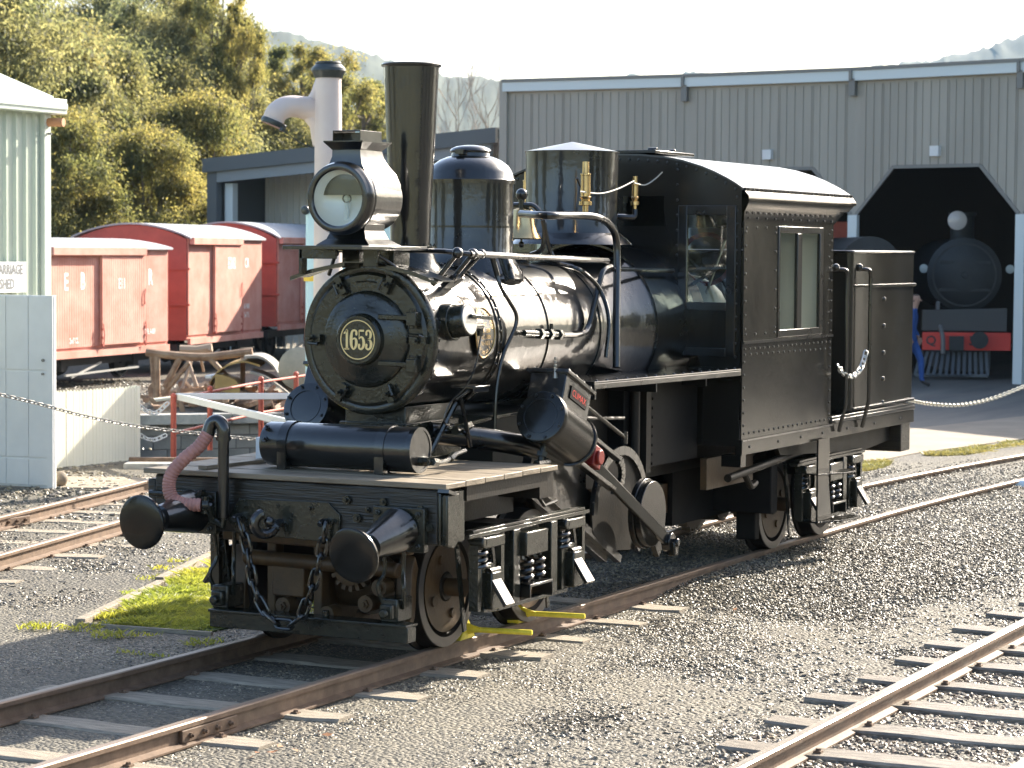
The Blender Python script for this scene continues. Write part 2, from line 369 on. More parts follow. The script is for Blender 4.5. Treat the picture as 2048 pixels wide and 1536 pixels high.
def fishplate(x, y, side, parent, n=4):
    o = MB(); o.box(x-.25, x+.25, y+side*.014, y+side*.034, -.098, -.034); fp = o.build('fishplate', RAILM, parent, smooth=0, bevel=.004)
    for i in range(n):
        o = MB(); o.bolt((x-.18+.12*i, y+side*.034, -.066), (0, side, 0), .016, .014); o.build('bolt', RAILM, fp)
fishplate(-1.72, -.57, -1, trk); fishplate(-2.25, .57, -1, trk)
track2 = track('railway_track', 'rusty track curving away to the left in front of the white door', 4.27, [-4+.5*i for i in range(50)], 60, 0, SLEEP, RAILH, [-3+.75*i for i in range(22)], slope=.2480, zs=-.115)
track2.rotation_euler.z = 0
fp = MB()
def tr2(x, s): return 4.27+.248*x+s*.57
fishplate(5.3, tr2(5.3, 1), -1, track2)
track3 = track('railway_track', 'shiny railed track with dark sleepers in the near right corner', -3.95, [-5+.5*i for i in range(70)], 90, 0, SLEEPD, RAILS, [-2.05+.715*i for i in range(26)], sl_len=2.06, zs=-.092)

# concrete crossing strip
STRIP = mat('pale_concrete_path', (.27, .225, .17), .85, var=.14, vscale=1.5, bump=.3, bscale=30)
flat('path', [gp(-260, 972), gp(-260, 952), gp(300, 956), gp(300, 979)], STRIP)
flat('path', [gp(1560, 962), gp(1830, 908), gp(2300, 845), gp(2300, 805), gp(1830, 858), gp(1560, 905)], STRIP)
BITU = mat('worn_bitumen_apron', (.11, .105, .095), .8, col2=(.17, .155, .13), vscale=.6, stretch=(.4, 3, 1), bump=.4, bscale=20)
flat('apron', [gp(1400, 905), gp(1830, 862), gp(2300, 807), gD(2600, 45), gD(2300, 62), gD(900, 62), gD(980, 36)], BITU, z=GZ+.008)

# ------------------------------------------------------------------ loose gravel
def stone(seed, r=1):
    rnd = random.Random(seed); import bmesh
    bm = bmesh.new(); bmesh.ops.create_icosphere(bm, subdivisions=1, radius=1)
    for v in bm.verts: v.co *= rnd.uniform(.72, 1.2)
    sx, sy, sz = rnd.uniform(.9, 1.35), rnd.uniform(.7, 1), rnd.uniform(.45, .75)
    for v in bm.verts: v.co = Vector((v.co.x*sx, v.co.y*sy, v.co.z*sz))
    me = bpy.data.meshes.new('stone'); bm.to_mesh(me); bm.free(); return me
def stone_mat(name, cols, rough=.55):
    m = bpy.data.materials.new(name); m.use_nodes = True; n = m.node_tree.nodes; l = m.node_tree.links; b = n['Principled BSDF']
    oi = n.new('ShaderNodeObjectInfo'); rp = n.new('ShaderNodeValToRGB'); e = rp.color_ramp.elements; rp.color_ramp.interpolation = 'CONSTANT'
    while len(e) < len(cols): e.new(.5)
    for i, c in enumerate(cols): e[i].position = i/len(cols); e[i].color = (*c, 1)
    l.new(oi.outputs['Random'], rp.inputs[0])
    gg = n.new('ShaderNodeNewGeometry'); tn = n.new('ShaderNodeTexNoise'); tn.inputs['Scale'].default_value = 1.1; tn.inputs['Detail'].default_value = 5; l.new(gg.outputs['Position'], tn.inputs['Vector'])
    rt = n.new('ShaderNodeValToRGB'); rt.color_ramp.elements[0].position = .36; rt.color_ramp.elements[1].position = .62; rt.color_ramp.elements[0].color = (.52, .46, .38, 1); rt.color_ramp.elements[1].color = (1.05, 1.0, .93, 1); l.new(tn.outputs[0], rt.inputs[0])
    mx = n.new('ShaderNodeMixRGB'); mx.blend_type = 'MULTIPLY'; mx.inputs[0].default_value = 1; l.new(rp.outputs[0], mx.inputs[1]); l.new(rt.outputs[0], mx.inputs[2]); l.new(mx.outputs[0], b.inputs['Base Color']); b.inputs['Roughness'].default_value = rough
    return m
STM = stone_mat('blue_metal_gravel', [(.09, .087, .08), (.19, .177, .148), (.13, .125, .113), (.29, .258, .195), (.21, .195, .158), (.40, .36, .27), (.115, .105, .09), (.24, .206, .15)], .45)
STM2 = stone_mat('rusty_ballast', [(.085, .07, .053), (.16, .12, .08), (.12, .103, .086), (.20, .15, .095), (.11, .07, .045), (.27, .23, .18), (.14, .133, .12)], .45)
SC = []
for nm, mt in (('a', STM), ('b', STM2)):
    c = bpy.data.collections.new('stones_'+nm)
    for i in range(6):
        me = stone(i+(10 if nm == 'b' else 0)); me.materials.append(mt); ob = bpy.data.objects.new('stone', me); c.objects.link(ob)
    SC.append(c)
from mathutils import noise as _nz
def gh(x, y):   # the ballast fills up to the rail heads behind the front truck
    k = min(1, max(0, (x-3.2)/2.2))*min(1, max(0, (y+2.4)/.8))*min(1, max(0, (1.35-.03*max(0, x-8)-y)/.4)); return .078*k*k*(3-2*k)
o = MB(); nx_, ny_ = 60, 24
o.add([(3+i*.5, -2.5+j*.3, GZ-.018+gh(3+i*.5, -2.5+j*.3)) for i in range(nx_+1) for j in range(ny_+1)], [(i*(ny_+1)+j, (i+1)*(ny_+1)+j, (i+1)*(ny_+1)+j+1, i*(ny_+1)+j+1) for i in range(nx_) for j in range(ny_)])
o.build('ballast_bed', GRM, smooth=60, kind='structure')
def scatter(name, quads, coll, dens, smin, smax, kind='stuff', seed=1, z=GZ, tilt=3.14):
    """quads: list of (4 pts, density)"""
    vs = []; fs = []; dn = []
    for pts, dd in quads:
        n = len(vs); vs += [(p[0], p[1], z+gh(p[0], p[1])+.012*max(-.4, _nz.noise((p[0]*1.4, p[1]*1.4, 3.3))+.6*_nz.noise((p[0]*4, p[1]*4, 1.3)))) for p in pts]; fs.append(tuple(range(n, n+len(pts)))); dn.append(dd*dens)
    me = bpy.data.meshes.new(name); me.from_pydata(vs, [], fs)
    at_ = me.attributes.new('dens', 'FLOAT', 'FACE'); at_.data.foreach_set('value', dn)
    ob = bpy.data.objects.new(name, me); link(ob); ob['kind'] = kind
    g = bpy.data.node_groups.new(name+'_nodes', 'GeometryNodeTree'); g.interface.new_socket('Geometry', in_out='INPUT', socket_type='NodeSocketGeometry'); g.interface.new_socket('Geometry', in_out='OUTPUT', socket_type='NodeSocketGeometry')
    n = g.nodes; l = g.links; gi = n.new('NodeGroupInput'); go = n.new('NodeGroupOutput')
    na = n.new('GeometryNodeInputNamedAttribute'); na.data_type = 'FLOAT'; na.inputs['Name'].default_value = 'dens'
    dp = n.new('GeometryNodeDistributePointsOnFaces'); dp.inputs['Seed'].default_value = seed
    l.new(gi.outputs[0], dp.inputs['Mesh']); l.new(na.outputs['Attribute'], dp.inputs['Density'])
    ci = n.new('GeometryNodeCollectionInfo'); ci.inputs['Collection'].default_value = coll; ci.inputs['Separate Children'].default_value = True; ci.inputs['Reset Children'].default_value = True
    ip = n.new('GeometryNodeInstanceOnPoints'); l.new(dp.outputs['Points'], ip.inputs['Points']); l.new(ci.outputs[0], ip.inputs['Instance']); ip.inputs['Pick Instance'].default_value = True
    rv = n.new('FunctionNodeRandomValue'); rv.data_type = 'FLOAT_VECTOR'; rv.inputs[0].default_value = (-.5 if tilt > 1 else -tilt, -.5 if tilt > 1 else -tilt, 0); rv.inputs[1].default_value = (.5 if tilt > 1 else tilt, .5 if tilt > 1 else tilt, 6.28)
    rs = n.new('FunctionNodeRandomValue'); rs.data_type = 'FLOAT'; rs.inputs[2].default_value = smin; rs.inputs[3].default_value = smax
    rot = [s for s in ip.inputs if s.name == 'Rotation'][0]; l.new(rv.outputs[0], rot); l.new(rs.outputs[1], ip.inputs['Scale'])
    l.new(ip.outputs[0], go.inputs[0]); m = ob.modifiers.new('scatter', 'NODES'); m.node_group = g
    return ob
def cells(test, dens, step=.5, x0=-4, x1=30, y0=-8, y1=12):
    out = []
    for i in range(int((x1-x0)/step)):
        for j in range(int((y1-y0)/step)):
            x = x0+i*step; y = y0+j*step; c = Vector((x+step/2, y+step/2, GZ)); v = c-CAM; dp = v.dot(FW)
            if dp < 3: continue
            u = 1024+FPX*v.dot(RT)/dp; vv = 768-FPX*v.dot(UP)/dp
            mg = FPX*step/dp
            if u < -mg or u > 2048+mg or vv > 1536+mg: continue
            if u > 1480 and vv < (970-(u-1560)*.2 if u < 1830 else 914-(u-1830)*.134): continue
            if not test(c.x, c.y, dp): continue
            d = dens(c.x, c.y, dp)
            if d > 0: out.append(([(x, y), (x+step, y), (x+step, y+step), (x, y+step)], d))
    return out
inlawn = lambda x, y: (1.05 < x < 7.5) and (1.45 < y < 2.15+.333*(x-1.05)) 
def dens(x, y, D): return max(0, 1-max(0, D-15)/14)
scatter('gravel', cells(lambda x, y, D: D < 29 and y > -2.8 and not inlawn(x, y), dens), SC[0], 2300, .008, .0145, seed=3, z=GZ-.004)
scatter('ballast', cells(lambda x, y, D: D < 29 and y <= -2.8, dens), SC[1], 1300, .010, .024, seed=5, z=GZ-.005)
scatter('coarse_ballast', cells(lambda x, y, D: D < 29 and (-3.6 < y < -2.2 or (y > 2.6+.248*x and y < 5.8+.248*x)), dens), SC[0], 130, .015, .022, seed=8)
scatter('distant_gravel', cells(lambda x, y, D: 22 < D < 46 and y > 2.5 and not (26.5 < D < 38 and 1024+FPX*(Vector((x, y, 0))-CAM).dot(RT)/D > 215), lambda x, y, D: 1, step=1, x1=46, y1=26), SC[0], 90, .02, .04, seed=9)

# ------------------------------------------------------------------ lawn and its timber edging
def leaf_mat(name, c1, c2, trans=.5, tcol=None, rough=.5):
    m = bpy.data.materials.new(name); m.use_nodes = True; n = m.node_tree.nodes; l = m.node_tree.links; b = n['Principled BSDF']
    g = n.new('ShaderNodeNewGeometry'); rp = n.new('ShaderNodeValToRGB'); rp.color_ramp.elements[0].color = (*c1, 1); rp.color_ramp.elements[1].color = (*c2, 1)
    l.new(g.outputs['Random Per Island'], rp.inputs[0])
    tc = n.new('ShaderNodeTexCoord'); t = n.new('ShaderNodeTexNoise'); t.inputs['Scale'].default_value = .5; l.new(tc.outputs['Object'], t.inputs['Vector'])
    mx = n.new('ShaderNodeMixRGB'); mx.blend_type = 'MULTIPLY'; mx.inputs[0].default_value = 1
    rq = n.new('ShaderNodeValToRGB'); rq.color_ramp.elements[0].position = .35; rq.color_ramp.elements[1].position = .65; rq.color_ramp.elements[0].color = (.75, .85, .8, 1); rq.color_ramp.elements[1].color = (1.2, 1.1, .9, 1)
    l.new(t.outputs[0], rq.inputs[0]); l.new(rp.outputs[0], mx.inputs[1]); l.new(rq.outputs[0], mx.inputs[2])
    l.new(mx.outputs[0], b.inputs['Base Color']); b.inputs['Roughness'].default_value = rough
    tr = n.new('ShaderNodeBsdfTranslucent'); mt = n.new('ShaderNodeMixRGB'); mt.blend_type = 'MULTIPLY'; mt.inputs[0].default_value = 1; mt.inputs[2].default_value = (*(tcol or (1.8, 1.8, .7)), 1)
    l.new(mx.outputs[0], mt.inputs[1]); l.new(mt.outputs[0], tr.inputs[0]); ms = n.new('ShaderNodeMixShader'); ms.inputs[0].default_value = trans
    l.new(b.outputs[0], ms.inputs[1]); l.new(tr.outputs[0], ms.inputs[2]); l.new(ms.outputs[0], n['Material Output'].inputs[0]); return m
GRASS = leaf_mat('lawn_grass', (.25, .27, .07), (.40, .39, .13), .5, (1.4, 1.4, .7))
SOIL = mat('lawn_soil', (.06, .085, .02), .9, var=.3, vscale=3)
def blades(name, region, n, hmin, hmax, m, kind='stuff', wdt=.006, z0=GZ):
    xs_, ys_ = [], []
    x0, x1, y0, y1, test = region
    rng = np.random.default_rng(len(name)); pts = []
    while len(pts) < n:
        xx = rng.uniform(x0, x1, n); yy = rng.uniform(y0, y1, n)
        pts += [(a, b) for a, b in zip(xx, yy) if test(a, b)]
    pts = pts[:n]; vs = []; fs = []
    for i, (x, y) in enumerate(pts):
        a = random.random()*6.28; h = random.uniform(hmin, hmax)*(1+.5*math.sin(x*7)*math.sin(y*9+x*3)); lx = random.gauss(0, h*.45); ly = random.gauss(0, h*.45); c, s = math.cos(a)*wdt, math.sin(a)*wdt
        vs += [(x-c, y-s, z0), (x+c, y+s, z0), (x+lx+c*.6, y+ly+s*.6, z0+h*.7), (x+lx*1.9, y+ly*1.9, z0+h)]; k = 4*i
        fs += [(k, k+1, k+2), (k, k+2, k+3)]
    me = bpy.data.meshes.new(name); me.from_pydata(vs, [], fs); me.materials.append(m); ob = bpy.data.objects.new(name, me); link(ob); ob['kind'] = kind; return ob
flat('lawn_soil', [(1.12, 1.32), (6.2, 1.25), (6.2, 3.75), (4.5, 3.32), (1.12, 2.16)], SOIL, z=GZ+.012)
blades('grass', (1.08, 6.2, 1.3, 3.9, lambda x, y: y < 2.15+.333*(x-1.05)+.10*math.sin(x*9)*math.sin(x*3.1) and y > 1.36-.02*x+.08*math.sin(x*7) and (_nz.noise((x*2.2, y*2.2, 0)) > -.34)), 90000, .015, .05, GRASS, z0=GZ+.01)
blades('weeds', (.2, 6.2, 1.0, 4.6, lambda x, y: y < 2.6+.333*(x-1.05) and (_nz.noise((x*3.1, y*3.1, 5)) > .32)), 3500, .01, .04, GRASS, z0=GZ+.01)
ed = thing('timber_edging', 'weathered timber edging boards along the left and front of the small lawn', 'edging', (1.0, 2.25, GZ))
E0 = Vector((1.0, 2.25, GZ))
o = MB(); o.bar(gp(160, 1251)-E0, gp(322, 1172)-E0, .07, .09); o.build('board', SLEEP, ed, smooth=0, bevel=.006)
o = MB(); o.bar(gp(318, 1166)-E0, gp(470, 1093)-E0, .07, .09); o.build('board', SLEEP, ed, smooth=0, bevel=.006)
o = MB(); o.bar(Vector((1.02, 2.2, GZ))-E0, Vector((1.10, 1.25, GZ))-E0, .03, .05); o.build('board', SLEEP, ed, smooth=0, bevel=.003)
# yellowish grass beyond the rear rails and weeds along the path edge
YG = leaf_mat('dry_grass', (.22, .20, .09), (.38, .33, .16), .45, (1.2, 1.15, .8))
def band(a, b, c, d_):  # image region test converted on the ground
    pa, pb, pc_, pd = [gp(*q) for q in (a, b, c, d_)]
    poly = [pa, pb, pc_, pd]
    def t(x, y):
        s = 0
        for i in range(4):
            p, q = poly[i], poly[(i+1) % 4]; v = (q.x-p.x)*(y-p.y)-(q.y-p.y)*(x-p.x)
            if v == 0: continue
            if s == 0: s = 1 if v > 0 else -1
            elif (v > 0) != (s > 0): return False
        return True
    return (min(p.x for p in poly), max(p.x for p in poly), min(p.y for p in poly), max(p.y for p in poly), t)
r = band((1700, 928), (2060, 882), (2060, 905), (1700, 952)); tt = r[4]
blades('verge_grass', (r[0], r[1], r[2], r[3], lambda x, y: tt(x, y) and (math.sin(x*2.1+y)+math.sin(x*.9-y*2.7)+math.sin(y*7+x) > -.2)), 15000, .012, .045, YG, wdt=.008)
# timber scrap and fallen leaves on the gravel
LEAF = mat('fallen_leaf', (.30, .13, .05), .7, var=.3)
lf = MB()
for px, py in ((655, 1478), (640, 1470), (560, 1500), (545, 1512), (515, 1515), (500, 1525), (590, 1508), (1430, 1185), (1470, 1225)):
    p = gp(px, py)+Vector((0, 0, .02)); a = random.random()*6; r_ = .022
    lf.add([p+Vector((math.cos(a+q)*r_*(1.4 if k % 2 else .7), math.sin(a+q)*r_*(1.4 if k % 2 else .7), random.uniform(-.005, .015))) for k, q in enumerate((0, 1.57, 3.14, 4.71))], [(0, 1, 2), (0, 2, 3)])
lf.build('fallen_leaves', LEAF, smooth=0, kind='stuff')

# ------------------------------------------------------------------ hills
HILL = mat('forested_hill', (.035, .05, .04), .95, col2=(.065, .082, .058), vscale=.02, bump=0, detail=8)
def interp(t, tab):
    for (a, va), (b, vb) in zip(tab[:-1], tab[1:]):
        if a <= t <= b: return va+(vb-va)*(t-a)/(b-a)
    return tab[0][1] if t < tab[0][0] else tab[-1][1]
def hill(name, tab, Rr, r_in, base_el, seed, amp, az0, az1, step):
    """tab: (pixel column, pixel row) of the skyline where it is seen; elsewhere base elevation"""
    pts = []
    for px, py in tab:
        d = ray(px, py); pts.append((math.atan2(d.y, d.x), d.z/math.hypot(d.x, d.y)))
    pts.sort(); n = int((az1-az0)/step); vs = []; fs = []; NR = 26
    from mathutils import noise
    for i in range(n+1):
        az = az0+(az1-az0)*i/n
        if pts[0][0] <= az <= pts[-1][0]: el = interp(az, pts)
        else:
            q = pts[0] if az < pts[0][0] else pts[-1]; k = min(1, abs(az-q[0])/.35); el = q[1]*(1-k)+k*(base_el+.02*noise.noise((az*5, seed, 0)))
        for j in range(NR+1):
            t = j/NR; r = r_in+(Rr-r_in)*t; s = t*t*(3-2*t)
            z = el*r*s**1.15+2.35*s; x = CAM.x+math.cos(az)*r; y = CAM.y+math.sin(az)*r
            nz = (noise.noise((x*.006, y*.006, seed))*14+noise.noise((x*.02, y*.02, seed))*4)*amp*s*(1-s*.75)+(noise.noise((x*.09, y*.09, seed))+.6*noise.noise((x*.3, y*.3, seed)))*3.2*amp*s
            vs.append((x, y, max(-.5, z+nz)-.6*(1-s)))
    for i in range(n):
        for j in range(NR): a = i*(NR+1)+j; fs.append((a, a+1, a+NR+2, a+NR+1))
    o = MB(); o.add(vs, fs); ob = o.build(name, HILL, smooth=80, kind='structure'); return ob
T1 = [(-400, 60), (150, 30), (450, 50), (560, 68), (640, 90), (700, 104), (760, 122), (820, 140), (880, 152), (960, 160), (1060, 172), (1200, 190), (1330, 240), (1500, 330)]
T2 = [(900, 200), (1180, 160), (1330, 152), (1400, 146), (1480, 150), (1600, 146), (1740, 134), (1860, 118), (1920, 105), (1960, 96), (2000, 78), (2048, 64), (2200, 40), (2500, 60)]
va = [math.atan2(ray(p, 500).y, ray(p, 500).x) for p in (-300, 1500)]
hill('hills', T1, 1200, 420, .035, 1.3, 1.0, va[1], va[0]+.25, .0011)
va2 = [math.atan2(ray(p, 500).y, ray(p, 500).x) for p in (2500, 880)]
hill('hills', T2, 2300, 1300, .04, 4.1, 1.6, va2[0]-.3, va2[1]+.05, .0016)
HG = mat('reflection_hill', (.11, .12, .06), .95, col2=(.20, .19, .10), vscale=.01)
hk = hill('hills', [(-3000, 100), (-2900, 100)], 1500, 300, .075, 7.7, 1.0, va[0]+.2, va2[0]-.25+2*math.pi, .012); hk.data.materials[0] = HG  # unseen olive hill ring, added behind the camera for reflections

# ------------------------------------------------------------------ trees
def leafm(n, c1, c2, t=.45): return leaf_mat(n, c1, c2, t, (1.35, 1.3, .9), .7)  # leaf tones greyed so the colour carries distant haze
GUM = leafm('gum_leaves', (.125, .135, .08), (.30, .29, .18), .6)
GUMY = leafm('yellowish_gum_leaves', (.13, .14, .07), (.31, .285, .15), .6)
GUMG = leafm('grey_gum_leaves', (.14, .15, .10), (.31, .31, .21), .6)
BARK = mat('gum_bark', (.10, .08, .06), .9, col2=(.24, .20, .16), vscale=3, bump=.6, bscale=12)
def crown(name, seed, W_, H_, z0, nb, nl, m, droop=.8, spread=1.0, lsz=.15):
    rng = np.random.default_rng(seed); B = []
    for b in range(nb):
        for _ in range(50):
            u = rng.uniform(-1, 1, 3)
            if np.linalg.norm(u) < 1 and np.linalg.norm(u) > rng.uniform(0, .75): break
        c = np.array([u[0]*W_, u[1]*W_, z0+H_*.5*(1+u[2])]); c[:2] *= (1-.35*max(0, u[2])); B.append((c, rng.uniform(.05, .14)*(W_+H_*.5)*spread))
    C = np.array([b[0] for b in B]); Rb = np.array([b[1] for b in B]); idx = rng.integers(0, nb, nl)
    d = rng.normal(size=(nl, 3)); d /= np.linalg.norm(d, axis=1)[:, None]; rad = Rb[idx]*np.abs(rng.normal(.62, .38, nl))
    P = C[idx]+d*rad[:, None]*np.array([1.1, 1.1, .92]); P[:, 2] -= rng.uniform(0, .25, nl)*Rb[idx]*droop
    ax = d*.55+rng.normal(size=(nl, 3))*.5; ax[:, 2] -= droop*.9; ax /= np.linalg.norm(ax, axis=1)[:, None]
    sd = np.cross(ax, rng.normal(size=(nl, 3))); sd /= np.linalg.norm(sd, axis=1)[:, None]
    L_ = lsz*rng.uniform(.7, 1.5, nl)[:, None]; w_ = L_*.24
    V = np.stack([P-ax*L_*.5, P+sd*w_, P+ax*L_*.6, P-sd*w_], 1).reshape(-1, 3)
    me = bpy.data.meshes.new(name); me.vertices.add(len(V)); me.vertices.foreach_set('co', V.astype(np.float32).ravel())
    me.loops.add(nl*4); me.loops.foreach_set('vertex_index', np.arange(nl*4, dtype=np.int32)); me.polygons.add(nl); me.polygons.foreach_set('loop_start', np.arange(0, nl*4, 4, dtype=np.int32)); me.polygons.foreach_set('loop_total', np.full(nl, 4, dtype=np.int32))
    me.update(calc_edges=True); me.materials.append(m); return me, B
def make_tree(nm, label, seed, W_, H_, z0, nb, nl, m, loc, cat='tree', group=None, lean=.3, lsz=.15, droop=.8, spread=1.0, tr=.16):
    t = thing(nm, label, cat, loc, group); me, B = crown('crown', seed, W_, H_, z0, nb, nl, m, droop, spread, lsz)
    o = bpy.data.objects.new('crown', me); link(o, t); rnd = random.Random(seed)
    o = MB(); top = Vector((rnd.uniform(-lean, lean), rnd.uniform(-lean, lean), z0+H_*.62)); tp = spline([(0, 0, -.1), (top.x*.1, top.y*.3, z0*.6), (top.x*.6, top.y*.5, z0+H_*.3), top], 5); k = len(tp)
    o.tube(tp, [tr*(1-.8*i/k)+.012 for i in range(k)], 8); o.build('trunk', BARK, t)
    for i, (c, r) in enumerate(B[:min(len(B), 34)]):
        c = Vector(c); s0 = tp[min(k-2, int(k*rnd.uniform(.3, .9)))]; 
        if c.z < s0.z: s0 = tp[int(k*.3)]
        mid = s0.lerp(c, .5)+Vector((0, 0, -.12*(c-s0).length)); pp = spline([s0, mid, c+Vector((0, 0, r*.3))], 4); o = MB(); o.tube(pp, [tr*.32*(1-.85*j/len(pp))+.008 for j in range(len(pp))], 5)
        o.build('limb', BARK, t)
    return t
def put(px, D): p = gD(px, D); return (p.x, p.y, p.z)
BIG = make_tree('gum_tree', 'broad green gum tree behind the red wagons, nearest the pale green shed', 3, 2.9, 6.6, 1.9, 130, 130000, GUM, put(190, 70), lsz=.09)
G2 = make_tree('gum_tree', 'tall grey green gum tree rising past the top edge left of the chimney crane', 5, 3.0, 8.0, 2.2, 135, 130000, GUMG, put(300, 78), lsz=.095, group='gum trees behind the wagons'); 
G3 = make_tree('gum_tree', 'yellowish gum tree with drooping leaves beside the open carport end', 8, 2.2, 6.0, 1.0, 100, 100000, GUMY, put(395, 70), lsz=.09)
G4 = make_tree('gum_tree', 'open crowned gum tree with bare limbs showing behind the pink water crane', 11, 3.0, 4.4, 6.2, 80, 42000, GUMY, put(610, 96), lsz=.105, spread=.75)
G2['label'] = 'tall grey green gum tree rising past the top edge at the left'; del G2['group']
def tcopy(src, label, px, D, sc, rz, sz=None):
    c = copy_tree(src); c.location = put(px, D); c.rotation_euler.z = rz; c.scale = (sc, sc, sz or sc); c['label'] = label; return c
tcopy(G2, 'dark tall tree at the far left edge above the green shed roof', -70, 64, 1.15, 2.0)
tcopy(BIG, 'tree crown filling the gap above the shed gutter', 30, 80, 1.35, 1.2)
tcopy(BIG, 'pale leaved tree at the sky gap left of the water crane', 455, 84, 1.0, 3.0, .98)
tcopy(G2, 'highest tree reaching out of the frame in the second row', 190, 98, 1.25, 4.1)
tcopy(G3, 'low bushy tree just over the curved roof of the middle wagon', 300, 62, .80, 5.0)
tcopy(BIG, 'round tree behind the left end of the carport roof', 530, 92, .92, 4.4)
tcopy(G3, 'small dense tree between the shed corner and the first wagon', 110, 60, .85, 1.5)
tcopy(G4, 'open tree whose branches spread right of the water crane', 725, 104, .95, 2.4, .92)
tcopy(G3, 'yellow green tree seen between headlight and chimney over the carport', 700, 90, .95, 2.2)
tcopy(G3, 'small tree crown showing between chimney and dome over the carport', 860, 100, .92, .6, .93)
tcopy(G2, 'tree crown low behind the carport near the water crane pipe', 590, 84, .72, 1.0)
tcopy(G4, 'thin branch top standing alone against the sky at the upper left', 435, 78, .55, 1.0, 1.05)
tcopy(G2, 'broad grey crown filling the top of the picture left of the sky gap', 345, 90, 1.2, .4, 1.22)
tcopy(BIG, 'mid height crown between the broad green tree and the carport end', 330, 76, 1.0, 2.4)
# unseen trees out of frame, added for the loco paint to reflect
for i, (x, y, sc, src) in enumerate(((34, -34, 1.3, BIG), (24, -30, 1.1, G2), (14, -29, 1.2, BIG), (5, -31, 1.3, G2), (-6, -34, 1.3, BIG), (-120, -50, 1.2, G2), (-150, -14, 1.4, BIG), (-130, 40, 1.3, G2), (-90, 90, 1.3, BIG), (-20, 26, 1.2, G2), (-6, 34, 1.3, BIG), (45, -38, 1.5, G2))):
    c = copy_tree(src); c.location = (x, y, GZ); c.rotation_euler.z = i*1.3; c.scale = (sc, sc, sc); c['label'] = 'gum tree out of frame, standing %s of the yard' % ('to the far right', 'to the right', 'right, level with the wagons', 'right, level with the roundhouse track', 'right of the camera', 'well behind the camera', 'straight behind the camera', 'behind and left of the camera', 'left of the camera', 'left beyond the white door', 'left beyond the green shed', 'furthest to the right')[i]; c['group'] = 'trees round the yard outside the picture'
BARE = mat('pale_bare_twigs', (.36, .31, .26), .9)
def bare_tree(label, px, D, h, seed):
    t = thing('bare_tree', label, 'tree', put(px, D), 'leafless pale trees'); rnd = random.Random(seed); o = MB(); o.tube([(0, 0, 0), (.1, 0, h*.5), (.05, .1, h)], [.10, .06, .012], 6); o.build('trunk', BARE, t)
    o = MB()
    def br(p, d, l, r, k):
        q = p+d*l; o.tube([p, p.lerp(q, .5)+Vector((rnd.gauss(0, .04), 0, rnd.gauss(0, .04)))*l, q], [r, r*.8, r*.5], 4, caps=False)
        if k:
            for _ in range(3): br(p.lerp(q, rnd.uniform(.4, 1)), (d+Vector((rnd.gauss(0, .4), rnd.gauss(0, .4), rnd.uniform(0, .5)))).normalized(), l*.62, r*.6, k-1)
    for i in range(16):
        a = i*2.4; z = h*(.2+.75*i/16); br(Vector((.05, 0, z)), Vector((math.cos(a)*.5, math.sin(a)*.5, .85)).normalized(), h*.17, .03, 3)
    o.build('branches', BARE, t)
bare_tree('leafless pale poplar nearest the chimney above the carport roof', 912, 112, 9.8, 1); bare_tree('leafless pale poplar beside the roundhouse corner', 972, 114, 9.6, 2)

# ------------------------------------------------------------------ roundhouse
CLAD = mat('grey_beige_cladding', (.36, .335, .285), .5, var=.10, vscale=1.3, stretch=(1, 1, .12))
CLADD = mat('grey_flashing', (.20, .195, .18), .5)
GUT = mat('pale_blue_gutter', (.62, .68, .68), .4)
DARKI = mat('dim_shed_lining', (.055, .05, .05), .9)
WHT = mat('white_paint', (.72, .73, .72), .5, var=.05, vscale=1.5)
vt = [(-.2, 53.6), (3.62, 51.6), (6.84, 49.4), (9.68, 46.8), (12.1, 43.8), (14.0, 40.4), (15.4, 36.8)]
FH = Vector((FW.x, FW.y, 0)).normalized(); RH = Vector((RT.x, RT.y, 0)).normalized()
def cg(xc, D, z=GZ):  # camera-side surveyed ground position
    p = CAM+FH*D*FW.to_2d().length+RH*xc; return Vector((p.x, p.y, z))
V = [cg(a, b-.0) for a, b in vt]
RO = thing('roundhouse', 'long faceted grey roundhouse shed with dark chamfered doorways', 'building', V[0])
RV = []
for i in range(len(V)):
    a = V[max(0, i-1)]; b = V[min(len(V)-1, i+1)]; d = (b-a).normalized(); n = Vector((d.y, -d.x, 0))
    if n.dot(CAM-V[i]) > 0: n = -n
    RV.append(V[i]+n*19)
O_ = -V[0]; WT = 6.03; DT = 4.07; CT = 3.12
